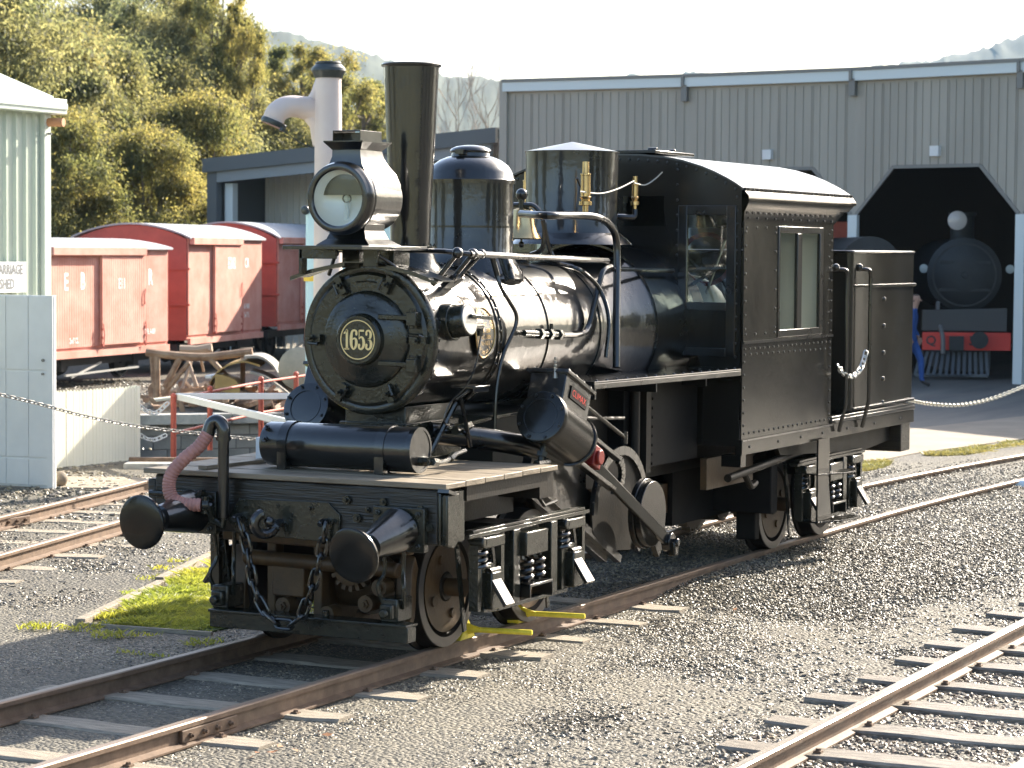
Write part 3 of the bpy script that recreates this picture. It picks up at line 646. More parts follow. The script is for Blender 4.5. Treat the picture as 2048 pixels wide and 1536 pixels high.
for i in range(len(V)-1):
    a, b = V[i], V[i+1]; d = b-a; Ln = d.length; u = d.normalized(); n = Vector((u.y, -u.x, 0))
    if n.dot(CAM-a) < 0: n = -n
    W_ = lambda s, z, o_=0: a+u*s+n*o_+Vector((0, 0, z-GZ))+O_
    e = .06; ck = (DT-CT)*.92
    def lowz(s):
        if s <= e or s >= Ln-e: return GZ
        if s < e+ck: return CT+(s-e)*(DT-CT)/ck
        if s > Ln-e-ck: return CT+(Ln-e-s)*(DT-CT)/ck
        return DT
    o = MB(); us = [0, e, e+.001, e+ck*.5, e+ck, Ln-e-ck, Ln-e-ck*.5, Ln-e-.001, Ln-e, Ln]
    o.holed(us, lowz, lambda s: WT, [], lambda s, z: W_(s, z), n*-.05); wl_ = o.build('wall_cladding', CLAD, RO, smooth=0)
    o = MB(); s = .05; k = 0
    while s < Ln-.03:
        z0 = lowz(s)+.02
        if z0 > 0: o.obox(W_(s, (z0+WT-.3)/2, .012), u, n, (0, 0, 1), .020, .008, (WT-.3-z0)/2); 
        if k % 4 == 3: o.obox(W_(s+.05, (z0+WT-.3)/2, .010), u, n, (0, 0, 1), .010, .007, (WT-.3-z0)/2)
        s += .19; k += 1
    o.build('cladding_ribs', CLAD, wl_, smooth=0, kind='stuff')
    o = MB(); o.obox(W_(Ln/2, WT-.13, .07), u, n, (0, 0, 1), Ln/2, .06, .10); o.build('gutter', GUT, RO, smooth=0)
    o = MB(); o.obox(W_(Ln/2, WT+.0, .03), u, n, (0, 0, 1), Ln/2+.02, .12, .035); o.build('roof_capping', CLADD, RO, smooth=0)
    o = MB(); o.obox(W_(Ln-.04, WT-.12, .13), u, n, (0, 0, 1), .03, .05, .10); o.obox(W_(Ln-.02, WT-.36, .06), u, n, (0, 0, 1), .065, .08, .17); o.build('gutter_bracket', CLADD, RO, smooth=0)
    o = MB(); o.obox(W_(Ln-.0, (CT+GZ)/2, .01), u, n, (0, 0, 1), .10, .06, (CT-GZ)/2); o.build('door_post', GUT, RO, smooth=0)
    # chamfered door lintel edge
    o = MB()
    for s0, s1 in ((e+.0, e+ck), (e+ck, Ln-e-ck), (Ln-e-ck, Ln-e)): o.bar(W_(s0, lowz(min(max(s0, e+.01), Ln-e-.01)), .01), W_(s1, lowz(min(max(s1, e+.01), Ln-e-.01)), .01), .07, .03, up=n)
    o.build('door_trim', CLADD, RO, smooth=0)
    c = W_(Ln*.5-(.0), 4.36, .05); o = MB(); o.obox(c, u, n, (0, 0, 1), .10, .05, .10); o.build('wall_light', WHT, RO, smooth=0)
    # rear wall with a clerestory strip and the floor line inside
    o = MB(); pass
    def WB(s, z): return RV[i].lerp(RV[i+1], s/Ln)+Vector((0, 0, z-GZ))+O_
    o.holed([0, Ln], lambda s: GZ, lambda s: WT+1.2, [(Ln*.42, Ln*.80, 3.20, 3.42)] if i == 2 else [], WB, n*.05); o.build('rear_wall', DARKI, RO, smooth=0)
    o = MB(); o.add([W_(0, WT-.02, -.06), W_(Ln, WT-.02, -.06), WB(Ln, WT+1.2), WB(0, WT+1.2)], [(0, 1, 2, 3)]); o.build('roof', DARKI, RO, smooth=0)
o = MB(); a = V[0]; d = (V[1]-V[0]).normalized(); n = Vector((-d.y, d.x, 0));
if n.dot(CAM-a) > 0: n = -n
o.prism([Vector((0, 0, 0)), n*19, n*19+Vector((0, 0, WT-GZ+1.2)), Vector((0, 0, WT-GZ))], d*-.06); o.build('end_wall', CLAD, RO, smooth=0)
o = MB(); o.obox((0, 0, (WT-GZ)/2), d, n, (0, 0, 1), .09, .09, (WT-GZ)/2); o.build('corner_flashing', CLAD, RO, smooth=0)
# ------------------------------------------------------------------ open carport shed
q1 = cg(-.5, 55.5); q0 = cg((418-1024)/4900*60, 60); d = q1-q0; Ln = d.length; u = d.normalized(); n = Vector((u.y, -u.x, 0))
if n.dot(CAM-q0) < 0: n = -n
SK = thing('open_shed', 'low open fronted grey shed with flat fascia behind the red wagons', 'shed', q0)
ZL, ZR = 2.35+(497-318)/4900*60-GZ, 2.35+(501-258)/4900*55.5-GZ
zz = lambda s: ZL+(ZR-ZL)*s/Ln
W_ = lambda s, z, o_=0: u*s+n*o_+Vector((0, 0, z))
CLADL = mat('pale_grey_cladding', (.75, .75, .70), .6); GREYF = mat('dark_grey_fascia', (.105, .115, .12), .5); BEAMG = mat('galvanised_beam', (.24, .26, .27), .5)
def slab(z0, z1, o0, o1, s0=0, s1=None):
    s1 = Ln if s1 is None else s1; o = MB()
    o.add([W_(s_, zz(s_)-z_, o_) for s_ in (s0, s1) for o_ in (o0, o1) for z_ in (z0, z1)], [(0, 1, 3, 2), (4, 6, 7, 5), (0, 4, 5, 1), (2, 3, 7, 6), (0, 2, 6, 4), (1, 5, 7, 3)]); return o
slab(.0, .34, .05, .15, -.1, Ln+.2).build('fascia', GREYF, SK, smooth=0)
slab(.34, .60, -.05, .04).build('header_beam', BEAMG, SK, smooth=0)
slab(.0, .04, -2.3, .05, -.1, Ln+.2).build('roof', GREYF, SK, smooth=0)
for s_ in (.0, 3.4, 6.4):
    o = MB(); o.obox(W_(s_+.12, zz(s_)/2-.02, -.05), u, n, (0, 0, 1), .15, .10, zz(s_)/2-.02); o.build('steel_post', GREYF, SK, smooth=0)
o = MB(); o.obox(W_(.45, zz(0)/2-.3, -.3), u, n, (0, 0, 1), .12, .10, zz(0)/2-.3); o.build('pale_post', GUT, SK, smooth=0)
bw = slab(.04, 4.6, -2.2, -2.15).build('back_wall', CLADL, SK, smooth=0)
o = MB()
for k in range(int(Ln/.2)):
    s_ = k*.2+.1; o.obox(W_(s_, zz(s_)/2-.1, -2.12), u, n, (0, 0, 1), .035, .03, zz(s_)/2-.1)
o.build('cladding_ribs', CLADL, bw, smooth=0, kind='stuff')
o = MB(); o.obox(W_(-.02, ZL/2, -1.15), u, n, (0, 0, 1), .04, 1.1, ZL/2-.02); o.build('end_wall', GREYF, SK, smooth=0)

# ------------------------------------------------------------------ green corrugated shed, sign, white door, fence
GRN = mat('pale_green_cladding', (.46, .52, .43), .45, var=.04, vscale=1)
GRNR = mat('pale_green_trim', (.60, .66, .58), .4)
c0 = cg((85-1024)/4900*27.8, 27.8); c1 = cg((85-1024)/4900*27.8-2.55, 27.8-5.7); d = c1-c0; Ln = d.length; u = d.normalized(); n = Vector((u.y, -u.x, 0))
if n.dot(RH) < 0: n = -n
GS = thing('green_shed', 'pale green ribbed metal shed at the left edge with white fascia', 'shed', c0)
zt = 3.86; W_ = lambda s, z, o_=0: u*s+n*o_+Vector((0, 0, z-GZ))
o = MB(); vs = []; prof = []
s = 0
while s < Ln:
    prof += [(s, 0), (s+.10, 0), (s+.125, .03), (s+.16, .03)]; s += .185
for z in (GZ, zt): vs += [W_(a, z, b) for a, b in prof]
m_ = len(prof); o.add(vs, [(i, i+1, m_+i+1, m_+i) for i in range(m_-1)]); o.build('ribbed_wall', GRN, GS, smooth=0)
o = MB(); o.obox(W_(-.03, (zt+GZ)/2, .01), u, n, (0, 0, 1), .06, .05, (zt-GZ)/2); o.build('corner_trim', GRNR, GS, smooth=0)
o = MB(); o.obox(W_(Ln/2-.12, zt+.08, .09), u, n, (0, 0, 1), Ln/2+.12, .09, .085); o.obox(W_(Ln/2-.12, zt+.08, .185), u, n, (0, 0, 1), Ln/2+.12, .008, .035); o.build('gutter', GRNR, GS, smooth=0, bevel=.01)
ridge = W_(0, zt+1.15, -2.8)
o = MB(); o.prism([W_(-.12, zt+.16, .10), W_(-.12, zt+1.25, -2.8), W_(-.12, zt+1.14, -2.8), W_(-.12, zt+.02, .10)], u*.06); o.build('barge_board', GRNR, GS, smooth=0)
o = MB(); o.prism([W_(-.06, zt+.16, .12), W_(-.06, zt+1.27, -2.8), W_(Ln, zt+1.27, -2.8), W_(Ln, zt+.16, .12)], (0, 0, .03)); o.build('roof', GRNR, GS, smooth=0)
o = MB(); o.prism([W_(0, GZ), W_(0, GZ, -5.6), W_(0, zt, -5.6), W_(0, zt+1.2, -2.8), W_(0, zt, 0)], u*.04); o.build('end_wall', GRN, GS, smooth=0)
o = MB(); o.tube([W_(-.05, zt-.10, .05), W_(-.08, zt-.10, .24)], .05, 10); o.build('terracotta_pipe', mat('terracotta_pipe', (.50, .24, .12), .6), GS)
o = MB(); o.cyl(W_(-.02, zt-.23, .05), W_(-.02, zt-.23, .12), .012); o.build('wall_hook', CLADD, GS)
SG = thing('shed_sign', 'white sign board with grey letters on the green shed wall', 'sign', c0+W_(.0, 1.9, .06))
Wg = lambda s, z, o_=0: u*s+n*o_+Vector((0, 0, z-1.9-GZ))+W_(0, 1.9, .06)*0
bs0, bs1 = .42, 2.4; z0s, z1s = 1.85, 2.19
o = MB(); o.prism([Wg(bs0, z0s+GZ, 0), Wg(bs1, z0s+GZ, 0), Wg(bs1, z1s+GZ, 0), Wg(bs0, z1s+GZ, 0)], n*.02); o.build('sign_board', WHT, SG, smooth=0)
SGR = mat('grey_sign_letters', (.22, .22, .21), .6)
for txt, zz in (('CARRIAGE', 2.165), ('  SHED', 2.03)):
    pass
def textmesh2(name, txt, size, m, parent, fn, xs=1, align='CENTER', off=0):
    c = bpy.data.curves.new(name, 'FONT'); c.body = txt; c.size = size; c.align_x = align; c.align_y = 'CENTER'; c.resolution_u = 2; c.offset = off
    t = bpy.data.objects.new(name, c); COL.objects.link(t); bpy.context.view_layer.update()
    me = bpy.data.meshes.new_from_object(t.evaluated_get(bpy.context.evaluated_depsgraph_get())); bpy.data.objects.remove(t)
    for v in me.vertices: v.co = fn(v.co.x*xs, v.co.y, v.co.z)
    me.materials.clear(); me.materials.append(m); ob = bpy.data.objects.new(name, me); link(ob, parent); return ob
textmesh2('sign_lettering', 'CARRIAGE', .155, SGR, SG, lambda x, y, z: Wg(bs0+.06-x, 2.10+GZ+y, .023), xs=.72, align='RIGHT', off=.002)
textmesh2('sign_lettering', 'SHED', .155, SGR, SG, lambda x, y, z: Wg(bs0+.22-x, 1.94+GZ+y, .023), xs=.72, align='RIGHT', off=.002)
# white panelled door leaf standing across the shed front
p0 = gp(108, 978); p1 = gp(-160, 965); d = p1-p0; Ln = d.length; u = d.normalized(); n = Vector((u.y, -u.x, 0))
if n.dot(CAM-p0) < 0: n = -n
WD = thing('shed_door', 'white painted panelled shed door standing open at the left edge', 'door', p0); H_ = 1.985
W_ = lambda s, z, o_=0: u*s+n*o_+Vector((0, 0, z))
WDM = mat('chalky_white_paint', (.72, .72, .70), .55, col2=(.80, .80, .78), vscale=2, bump=.15, bscale=20)
o = MB(); o.obox(W_(Ln/2, H_/2, -.03), u, n, (0, 0, 1), Ln/2, .02, H_/2); o.build('door_leaf', WDM, WD, smooth=0, bevel=.004)
for z0, z1 in ((.03, .30), (.32, 1.20), (1.22, H_-.01)):
    k = 0; s = .03
    while s < Ln-.1:
        o = MB(); o.obox(W_(s+.135, (z0+z1)/2, -.005), u, n, (0, 0, 1), .132, .008, (z1-z0)/2); o.build('board', WDM, WD, smooth=0, bevel=.004); s += .27
o = MB(); o.obox(W_(.04, H_*.5, .0), u, n, (0, 0, 1), .035, .014, H_/2); o.build('door_stile', WDM, WD, smooth=0)
o = MB(); o.cyl(W_(.12, 1.18, .0), W_(.12, 1.18, .03), .012); o.cyl(W_(.12, 1.32, 0), W_(.12, 1.32, .02), .016); o.build('door_bolt', CLADD, WD)
rk = gp(121, 974); o = MB(); o.ball((0, 0, .085), .082, 14, (1.05, .9, 1.0)); ob = o.build('rock', mat('brown_river_rock', (.22, .18, .13), .8, var=.3, vscale=9, bump=.6, bscale=15), loc=rk); tag(ob, 'round brown rock on the ground against the white door', 'rock')
# cream picket screen
CRM = mat('cream_paint', (.84, .81, .66), .55, var=.05, vscale=2)
f0 = gp(106, 941); f1 = gp(275, 921); d = f1-f0; Ln = d.length; u = d.normalized(); n = Vector((u.y, -u.x, 0))
if n.dot(CAM-f0) < 0: n = -n
FE = thing('picket_fence', 'cream fence of close pointed palings beside the white door', 'fence', f0); W_ = lambda s, z, o_=0: u*s+n*o_+Vector((0, 0, z)); H_ = .86
npk = 26; pw = Ln/npk; pr = None
for k in range(npk):
    if pr is None:
        o = MB(); o.prism([(0, 0, 0), (pw*.93, 0, 0), (pw*.93, 0, H_-.03), (pw*.465, 0, H_), (0, 0, H_-.03)], (0, .016, 0)); pr = o.build('paling', CRM, FE, smooth=0); pr.rotation_euler.z = math.atan2(u.y, u.x); pr.location = W_(0, .02, .0)
    else: c = inst(pr, FE, W_(k*pw, .02+random.uniform(-.006, .006), random.uniform(0, .004)))
for z in (.2, .65): o = MB(); o.obox(W_(Ln/2, z, -.03), u, n, (0, 0, 1), Ln/2, .015, .04); o.build('fence_rail', CRM, FE, smooth=0)
o = MB(); o.obox(W_(Ln+.01, H_/2-.0, -.02), u, n, (0, 0, 1), .03, .03, H_/2+.01); o.build('fence_post', CRM, FE, smooth=0)
# ------------------------------------------------------------------ red handrails with white bars, chains
RAILP = mat('faded_red_paint', (.42, .085, .055), .5, var=.15, vscale=5)
posts = [(347, 921, 28.6), (420, 900, 30.1), (522, 880, 31.8), (592, 866, 33.2), (668, 850, 35)]
hp = [cg((a-1024)/4900*D, D) for a, b, D in posts]
HR = thing('pit_handrail', 'faded red pipe handrail round the turntable pit', 'handrail', hp[0])
tops = [792, 777, 758, 748, 735]
tz = [at(a, t, D).z for (a, b, D), t in zip(posts, tops)]
for p, z in zip(hp, tz):
    o = MB(); q = p-hp[0]; o.cyl(q, q+Vector((0, 0, z-GZ)), .034, .034, 14); o.ball(q+Vector((0, 0, z-GZ)), .038, 10); o.build('post', RAILP, HR)
for i in range(len(hp)-1):
    for dz in (.04, .44):
        o = MB(); o.cyl(hp[i]-hp[0]+Vector((0, 0, tz[i]-GZ-dz)), hp[i+1]-hp[0]+Vector((0, 0, tz[i+1]-GZ-dz)), .017, .017, 10); o.build('rail_pipe', RAILP, HR)
WB_ = thing('turntable_arm', 'white tubular balance arms fixed to the first red post', 'barrier', hp[0])
s0 = Vector((.08, 0, tz[0]-GZ-.01)); o = MB(); o.bar(s0, at(660, 792, 30.5)-hp[0], .045, .075); o.build('arm', WHT, WB_, smooth=0, bevel=.006)
o = MB(); o.bar(s0, at(690, 872, 23.5)-hp[0], .045, .075); o.build('arm', WHT, WB_, smooth=0, bevel=.006)
def chain(label, pts, lk, r, m, cat='chain'):
    P0 = Vector(pts[0]); o = MB(); sag_chain(o, [Vector(p)-P0 for p in pts], lk, r, r*2.6); ob = o.build('chain', m, loc=P0); tag(ob, label, cat); return ob
CHD = mat('dull_chain', (.32, .31, .29), .5, metal=.6)
chain('long thin chain slung in front of the white door and fence', [at(-40, 780, 22), at(60, 803, 22.4), at(170, 832, 23), at(280, 853, 23.6), at(400, 867, 24.2), at(560, 884, 25)], .055, .0055, CHD)
chain('white chain loop hanging from the fence end, upper one', [at(273, 806, 28.7), at(290, 820, 28.8), at(312, 826, 28.9), at(336, 806, 29)], .06, .008, WHT)
chain('white chain loop hanging from the fence end, lower one', [at(273, 864, 28.7), at(290, 876, 28.8), at(308, 880, 28.9), at(332, 870, 29)], .06, .008, WHT)
chain('pale chain sagging from behind the tender to the right edge', [at(1815, 800, 24), at(1860, 808, 24.5), at(1920, 810, 25), at(1985, 797, 25.5), at(2060, 768, 26)], .042, .0068, mat('pale_chain', (.6, .56, .45), .5))  # one even pale tone along the chain

# ------------------------------------------------------------------ goods wagons
WR = mat('wagon_red_paint', (.56, .225, .165), .65, col2=(.68, .36, .29), vscale=1.6, bump=.3, bscale=25)
WRD = mat('wagon_red_shaded', (.44, .11, .08), .65, var=.15, vscale=2)  # darker copy of the wagon red: shade of the ends put into colour
ZINC = mat('galvanised_roof', (.42, .43, .44), .5, var=.15, vscale=1.2)
IRON = mat('dark_running_gear', (.035, .035, .035), .6, var=.3)
WTX = mat('white_lettering', (.85, .85, .82), .6)
def wagon(pa, Da, pb, Db, zt0, zb0, label, letters, door, riser=.30, W_w=2.3):
    a = cg((pa-1024)/4900*Da, Da); b = cg((pb-1024)/4900*Db, Db); d = b-a; Ln = d.length; u = d.normalized(); n = Vector((u.y, -u.x, 0))
    if n.dot(RH) < 0: n = -n
    t = thing('goods_wagon', label, 'goods wagon', a, 'red covered goods wagons in a row'); W_ = lambda s, z, o_=0: u*s+n*o_+Vector((0, 0, z-GZ))
    o = MB(); o.obox(W_(Ln/2, (zt0+zb0)/2, -W_w/2-.03), u, n, (0, 0, 1), Ln/2-.01, W_w/2, (zt0-zb0)/2); body = o.build('body', WR, t, smooth=0)
    o = MB(); k = 0; s = 0; bw_ = .085
    while s < Ln-.01:
        e_ = min(Ln, s+bw_); o.obox(W_((s+e_)/2, (zt0+zb0)/2+.04, -.014), u, n, (0, 0, 1), (e_-s)/2-.004, .014, (zt0-zb0)/2-.06); s = e_
    o.build('side_planking', WR, body, smooth=0, kind='stuff')
    # sliding door panel proud of the side
    d0, d1 = door[0]*Ln, door[1]*Ln
    o = MB(); s = d0
    while s < d1-.01:
        e_ = min(d1, s+bw_); o.obox(W_((s+e_)/2, (zt0+zb0)/2+.02, .045), u, n, (0, 0, 1), (e_-s)/2-.004, .03, (zt0-zb0)/2-.10); s = e_
    dr_ = o.build('sliding_door', WR, t, smooth=0)
    o = MB(); o.obox(W_(d1*.5+.3*0+d0*.0+Ln*.0, zt0-.06, .07), u, n, (0, 0, 1), d1*.5, .05, .07); o.build('door_header', WR, t, smooth=0, bevel=.005)
    o = MB(); o.obox(W_(Ln/2, zb0-.02, .01), u, n, (0, 0, 1), Ln/2, .03, .06); o.build('sole_bar', WR, t, smooth=0)
    o = MB()
    for s in (d0, d1):
        for z in (.12, .25, .40): o.obox(W_(s, zb0+z, .08), u, n, (0, 0, 1), .03, .02, .02)
        o.tube([W_(s, zb0+.5, .09), W_(s+.03, zb0+.3, .10), W_(s, zb0+.05, .09)], .009, 6)
    o.tube([W_(d1, zb0+1.1, .09), W_(d1-.06, zb0+1.0, .10), W_(d1-.06, zb0+.82, .10), W_(d1, zb0+.84, .09)], .010, 6); o.build('door_fastening', WRD, dr_)
    for txt, s, z, sz in letters:
        hh = .08 if d0 < s*Ln < d1 else .004
        textmesh2('lettering', txt, sz, WTX, body, lambda x, y, z_, s=s, z=z, hh=hh: W_(s*Ln+x, zb0+z+y, hh), xs=.72, off=.009*sz/.42)
    o = MB(); NS = 14; vs = []
    for e_ in (-.08, Ln+.08):
        for k in range(NS+1):
            f = k/NS; yy = -f*(W_w+.2)+.07; vs.append(W_(e_, zt0+riser*math.sin(math.pi*f)**.85*1.0+.01, yy))
    m_ = NS+1; vs += [v+Vector((0, 0, -.035)) for v in vs]
    o.add(vs, [(i, i+1, m_+i+1, m_+i) for i in range(NS)]+[(2*m_+i, 2*m_+i+1, 3*m_+i+1, 3*m_+i) for i in range(NS)]+[(i, i+1, 2*m_+i+1, 2*m_+i) for i in range(NS)]+[(m_+i, m_+i+1, 3*m_+i+1, 3*m_+i) for i in range(NS)]+[(0, m_, 3*m_, 2*m_)])
    rf_ = o.build('roof', ZINC, t, smooth=50)
    o = MB(); poly = [W_(-.0, zb0, -.0-.03), W_(0, zb0, -W_w-.03)]+[W_(0, zt0+riser*math.sin(math.pi*k/NS)**.85-.03, -(k/NS)*(W_w)-.03) for k in range(NS, -1, -1)]
    o.prism(poly, u*-.04); ed_ = o.build('end_panel', WRD, t, smooth=0); o = MB(); poly2 = [p+u*Ln for p in poly]; o.prism(poly2, u*.04); o.build('end_panel', WRD, t, smooth=0)
    for z in (.7, 1.4):
        o = MB(); o.obox(W_(-.06, zb0+z, -.25), u, n, (0, 0, 1), .015, .3, .02); o.build('end_step', WRD, ed_, smooth=0)
    o = MB(); o.obox(W_(Ln/2, zb0-.16, -.3), u, n, (0, 0, 1), Ln/2, .06, .08); o.obox(W_(Ln/2, zb0-.16, -W_w+.3), u, n, (0, 0, 1), Ln/2, .06, .08); o.build('underframe', IRON, t, smooth=0)
    for s in (Ln*.2, Ln*.8):
        for y in (-.55, -W_w+.5):
            o = MB(); c = W_(s, .28, y); o.lathe(c, n, [(-.05, 0), (-.05, .34), (-.02, .34), (-.02, .31), (.05, .31), (.055, .27), (.02, .25), (.02, .08), (.08, .07), (.08, 0)], 28); wh_ = o.build('wheel', IRON, t)
            if y > -1: o = MB(); o.obox(W_(s, .30, y+.28), u, n, (0, 0, 1), .09, .07, .12); o.bar(W_(s-.45, .45, y+.28), W_(s, .40, y+.28), .05, .04); o.bar(W_(s+.45, .45, y+.28), W_(s, .40, y+.28), .05, .04); o.build('axle_box', IRON, t, smooth=0)
    o = MB(); o.bar(W_(Ln*.15, .12, -.05), W_(Ln*.75, .16, -.05), .05, .03); o.bar(W_(Ln*.45, .3, -.08), W_(Ln*.2, .08, -.05), .03, .03); o.build('brake_lever', mat('pale_worn_iron', (.4, .39, .36), .5) if 'pale_worn_iron' not in bpy.data.materials else bpy.data.materials['pale_worn_iron'], t)
    return t
wagon(96, 42, 336, 46.4, 2.35, .50, 'low red covered goods wagon lettered EB R at the left of the row', [('E', .14, 1.24, .42), ('B', .27, 1.25, .42), ('E11', .56, 1.20, .26), ('R', .84, 1.30, .42), ('2w7 CL', .20, .22, .14), ('T.R. 4-881', .84, .30, .14)], (.40, .76), riser=.17)
wagon(377, 48.0, 523, 52.4, 2.56, .55, 'tall red goods wagon lettered E242 in the middle of the row', [('E242', .52, 1.50, .32), ('CR', .78, 1.50, .28), ('60-9800', .78, .60, .15), ('2w7 7L', .78, .42, .15)], (.30, .66), riser=.28)
wagon(556, 53.6, 690, 58.0, 2.60, .66, 'third red goods wagon in shade behind the pink water crane', [], (.30, .68), riser=.34)

# ------------------------------------------------------------------ water crane, blue plant
WC = cg((655-1024)/4900*27, 27); wc = thing('water_crane', 'pale pink cast iron water column with curved spout and black cap', 'water crane', WC)
PNK = mat('pale_pink_paint', (.68, .56, .50), .5, col2=(.74, .64, .58), vscale=1.5)
WCB = mat('dark_green_black_paint', (.035, .045, .045), .3)
kz = lambda py: at(655, py, 27).z-GZ
rs_ = 27/4900
o = MB(); o.lathe((0, 0, 0), Zv if 'Zv' in globals() else Vector((0, 0, 1)), [(0, .24), (.1, .24), (.12, .17), (kz(470), .155), (kz(300), .150), (kz(200), .145), (kz(185), .142), (kz(155), .140)], 32); o.build('column', PNK, wc)
o = MB(); o.lathe((0, 0, kz(157)), Vector((0, 0, 1)), [(-.01, .15), (.02, .165), (.04, .172), (.07, .19), (.10, .185), (.13, .155), (.145, .14), (.155, .145), (.17, .13), (.172, .0)], 32); o.build('cap', WCB, wc)
sp = [at(652, 235, 27)-WC, at(630, 222, 27)-WC, at(600, 214, 26.95)-WC, at(573, 214, 26.9)-WC, at(553, 226, 26.85)-WC, at(546, 243, 26.85)-WC]
pth = spline(sp, 6); o = MB(); o.tube(pth, [.155-.035*min(1, i/12) for i in range(len(pth))], 24); 
o.tube(spline([at(652, 285, 27)-WC, at(640, 248, 27)-WC, at(618, 226, 27)-WC], 6), [.15, .148, .145, .14, .135, .13, .125, .12, .115, .11, .105, .10, .09], 20)
o.tube(spline([at(652, 165, 27)-WC, at(643, 185, 27)-WC, at(622, 206, 27)-WC], 6), [.12]*6+[.115, .11, .10, .09, .08, .07, .06], 20); o.build('spout', PNK, wc)
o = MB(); e0, e1 = pth[-1], pth[-2]; dd = (Vector((-.0, 0, -1))+(e0-e1).normalized()*.6).normalized(); nz_ = at(549, 243, 26.85)-WC; ax_ = (at(540, 262, 26.85)-at(550, 238, 26.85)).normalized(); o.lathe(nz_, ax_, [(-.01, .135), (0, .145), (.03, .147), (.05, .14), (.05, .12)], 28); o.cyl(at(566, 256, 26.7)-WC, at(563, 262, 26.7)-WC, .03); o.build('nozzle_rim', WCB, wc)
o = MB(); o.tube([at(570, 264, 26.8)-WC, at(600, 285, 27)-WC, at(630, 298, 27)-WC], .006, 5); o.build('pull_chain', WCB, wc)
LB = mat('light_blue_paint', (.42, .62, .70), .45, col2=(.50, .68, .76), vscale=2)
bl = cg((608-1024)/4900*31.3, 31.3); br_ = cg((790-1024)/4900*31, 31); d = br_-bl; Ln = d.length; u = d.normalized(); n = Vector((u.y, -u.x, 0))
if n.dot(CAM-bl) < 0: n = -n
BT = thing('railcar', 'light blue railcar end with a yellow band behind the smokebox', 'railcar', bl); W_ = lambda s, z, o_=0: u*s+n*o_+Vector((0, 0, z-GZ))
zt = 2.35+(500-418)/4900*31
o = MB(); o.obox(W_(Ln/2, (zt+.6)/2, -.4), u, n, (0, 0, 1), Ln/2, .4, (zt-.6)/2); o.build('body', LB, BT, smooth=0, bevel=.05)
o = MB(); o.obox(W_(Ln/2, 2.0, .004), u, n, (0, 0, 1), Ln/2+.006, .006, .055); o.build('yellow_band', mat('yellow_band_paint', (.75, .50, .05), .5), BT, smooth=0)
o = MB(); o.ball(W_(.02, zt-.02, .02), .06, 12); o.build('marker_lamp', WCB, BT); o = MB(); o.cyl(W_(Ln*.77, zt-.25, .02), W_(Ln*.77, zt-.25, .08), .05); o.build('marker_lamp', WCB, BT)
o = MB(); o.obox(W_(Ln/2, .35, -.4), u, n, (0, 0, 1), Ln/2-.1, .35, .25); o.build('underframe', IRON, BT, smooth=0)
# ------------------------------------------------------------------ scrap heap between the wagons and the pit
RUSTM = mat('rusty_scrap', (.20, .11, .065), .7, col2=(.42, .30, .20), vscale=3, bump=.4, bscale=20)
RUSTY2 = mat('yellow_brown_sheet', (.42, .28, .10), .6, var=.2, vscale=3)
GREYS = mat('old_grey_steel', (.20, .19, .17), .5, col2=(.34, .30, .25), vscale=3)
def bar_thing(name, label, cat, parts, m):
    P0 = Vector(parts[0][1][0]); P0 = Vector((P0.x, P0.y, GZ)); t = thing(name, label, cat, P0)
    for nm, pts, r in parts:
        o = MB(); o.tube([Vector(p)-P0 for p in pts], r, 8); o.build(nm, m, t)
    return t
A_ = lambda px, py, D=38.5: at(px, py, D)
bar_thing('pipe_stand', 'long bent steel pipe lying across two rusty uprights in the scrap heap', 'stand', [('upright', [A_(314, 812), A_(313, 710)], .055), ('upright', [A_(485, 808, 38.8), A_(486, 712, 38.8)], .04), ('pipe', spline([A_(292, 704), A_(330, 709), A_(400, 714), A_(450, 710), A_(505, 703)], 4), .065), ('strut', [A_(302, 706), A_(307, 775)], .03), ('strut', [A_(325, 790), A_(378, 725)], .04), ('strut', [A_(330, 775), A_(360, 715)], .05), ('strut', [A_(418, 715), A_(482, 783)], .045)], RUSTM)
bar_thing('saw_horse', 'narrow trestle with pale top rail standing in the scrap heap', 'trestle', [('top_rail', [A_(360, 699, 39.5), A_(395, 700, 39.5), A_(424, 695, 39.5)], .075), ('leg', [A_(369, 702, 39.5), A_(394, 774, 39.3)], .03), ('leg', [A_(388, 704, 39.6), A_(364, 778, 39.3)], .03), ('leg', [A_(398, 702, 39.6), A_(407, 742, 40)], .025), ('leg', [A_(419, 698, 39.4), A_(428, 724, 39.8)], .025)], mat('pale_weathered_timber', (.40, .30, .22), .8))
def sheet(label, prof, D0, D1, th, m, cat='sheet metal', nm='curved_sheet'):
    P0 = gD(prof[0][0], D0); vs = [at(px, py, D0)-P0 for px, py in prof]+[at(px+10, py-6, D1)-P0 for px, py in prof]; m_ = len(prof); vs += [v+Vector((0, 0, -th)) for v in vs]
    o = MB(); o.add(vs, [(i, i+1, m_+i+1, m_+i) for i in range(m_-1)]+[(2*m_+i, 2*m_+i+1, 3*m_+i+1, 3*m_+i) for i in range(m_-1)]+[(i, i+1, 2*m_+i+1, 2*m_+i) for i in range(m_-1)]+[(m_+i, m_+i+1, 3*m_+i+1, 3*m_+i) for i in range(m_-1)])
    ob = o.build(nm, m, smooth=40, loc=P0); tag(ob, label, cat); return ob
sp2 = lambda l: [(p.x, p.y) for p in spline([Vector((a, b, 0)) for a, b in l], 4)]
sheet('yellow brown curved steel sheet arching over the scrap heap', sp2([(416, 775), (425, 755), (440, 738), (462, 726), (490, 722), (520, 730)]), 38.0, 38.9, .03, RUSTY2)
sheet('large dark curved plate rolled over on the right of the heap', sp2([(488, 712), (520, 712), (545, 728), (560, 750), (590, 775)]), 37.8, 39.5, .04, GREYS)
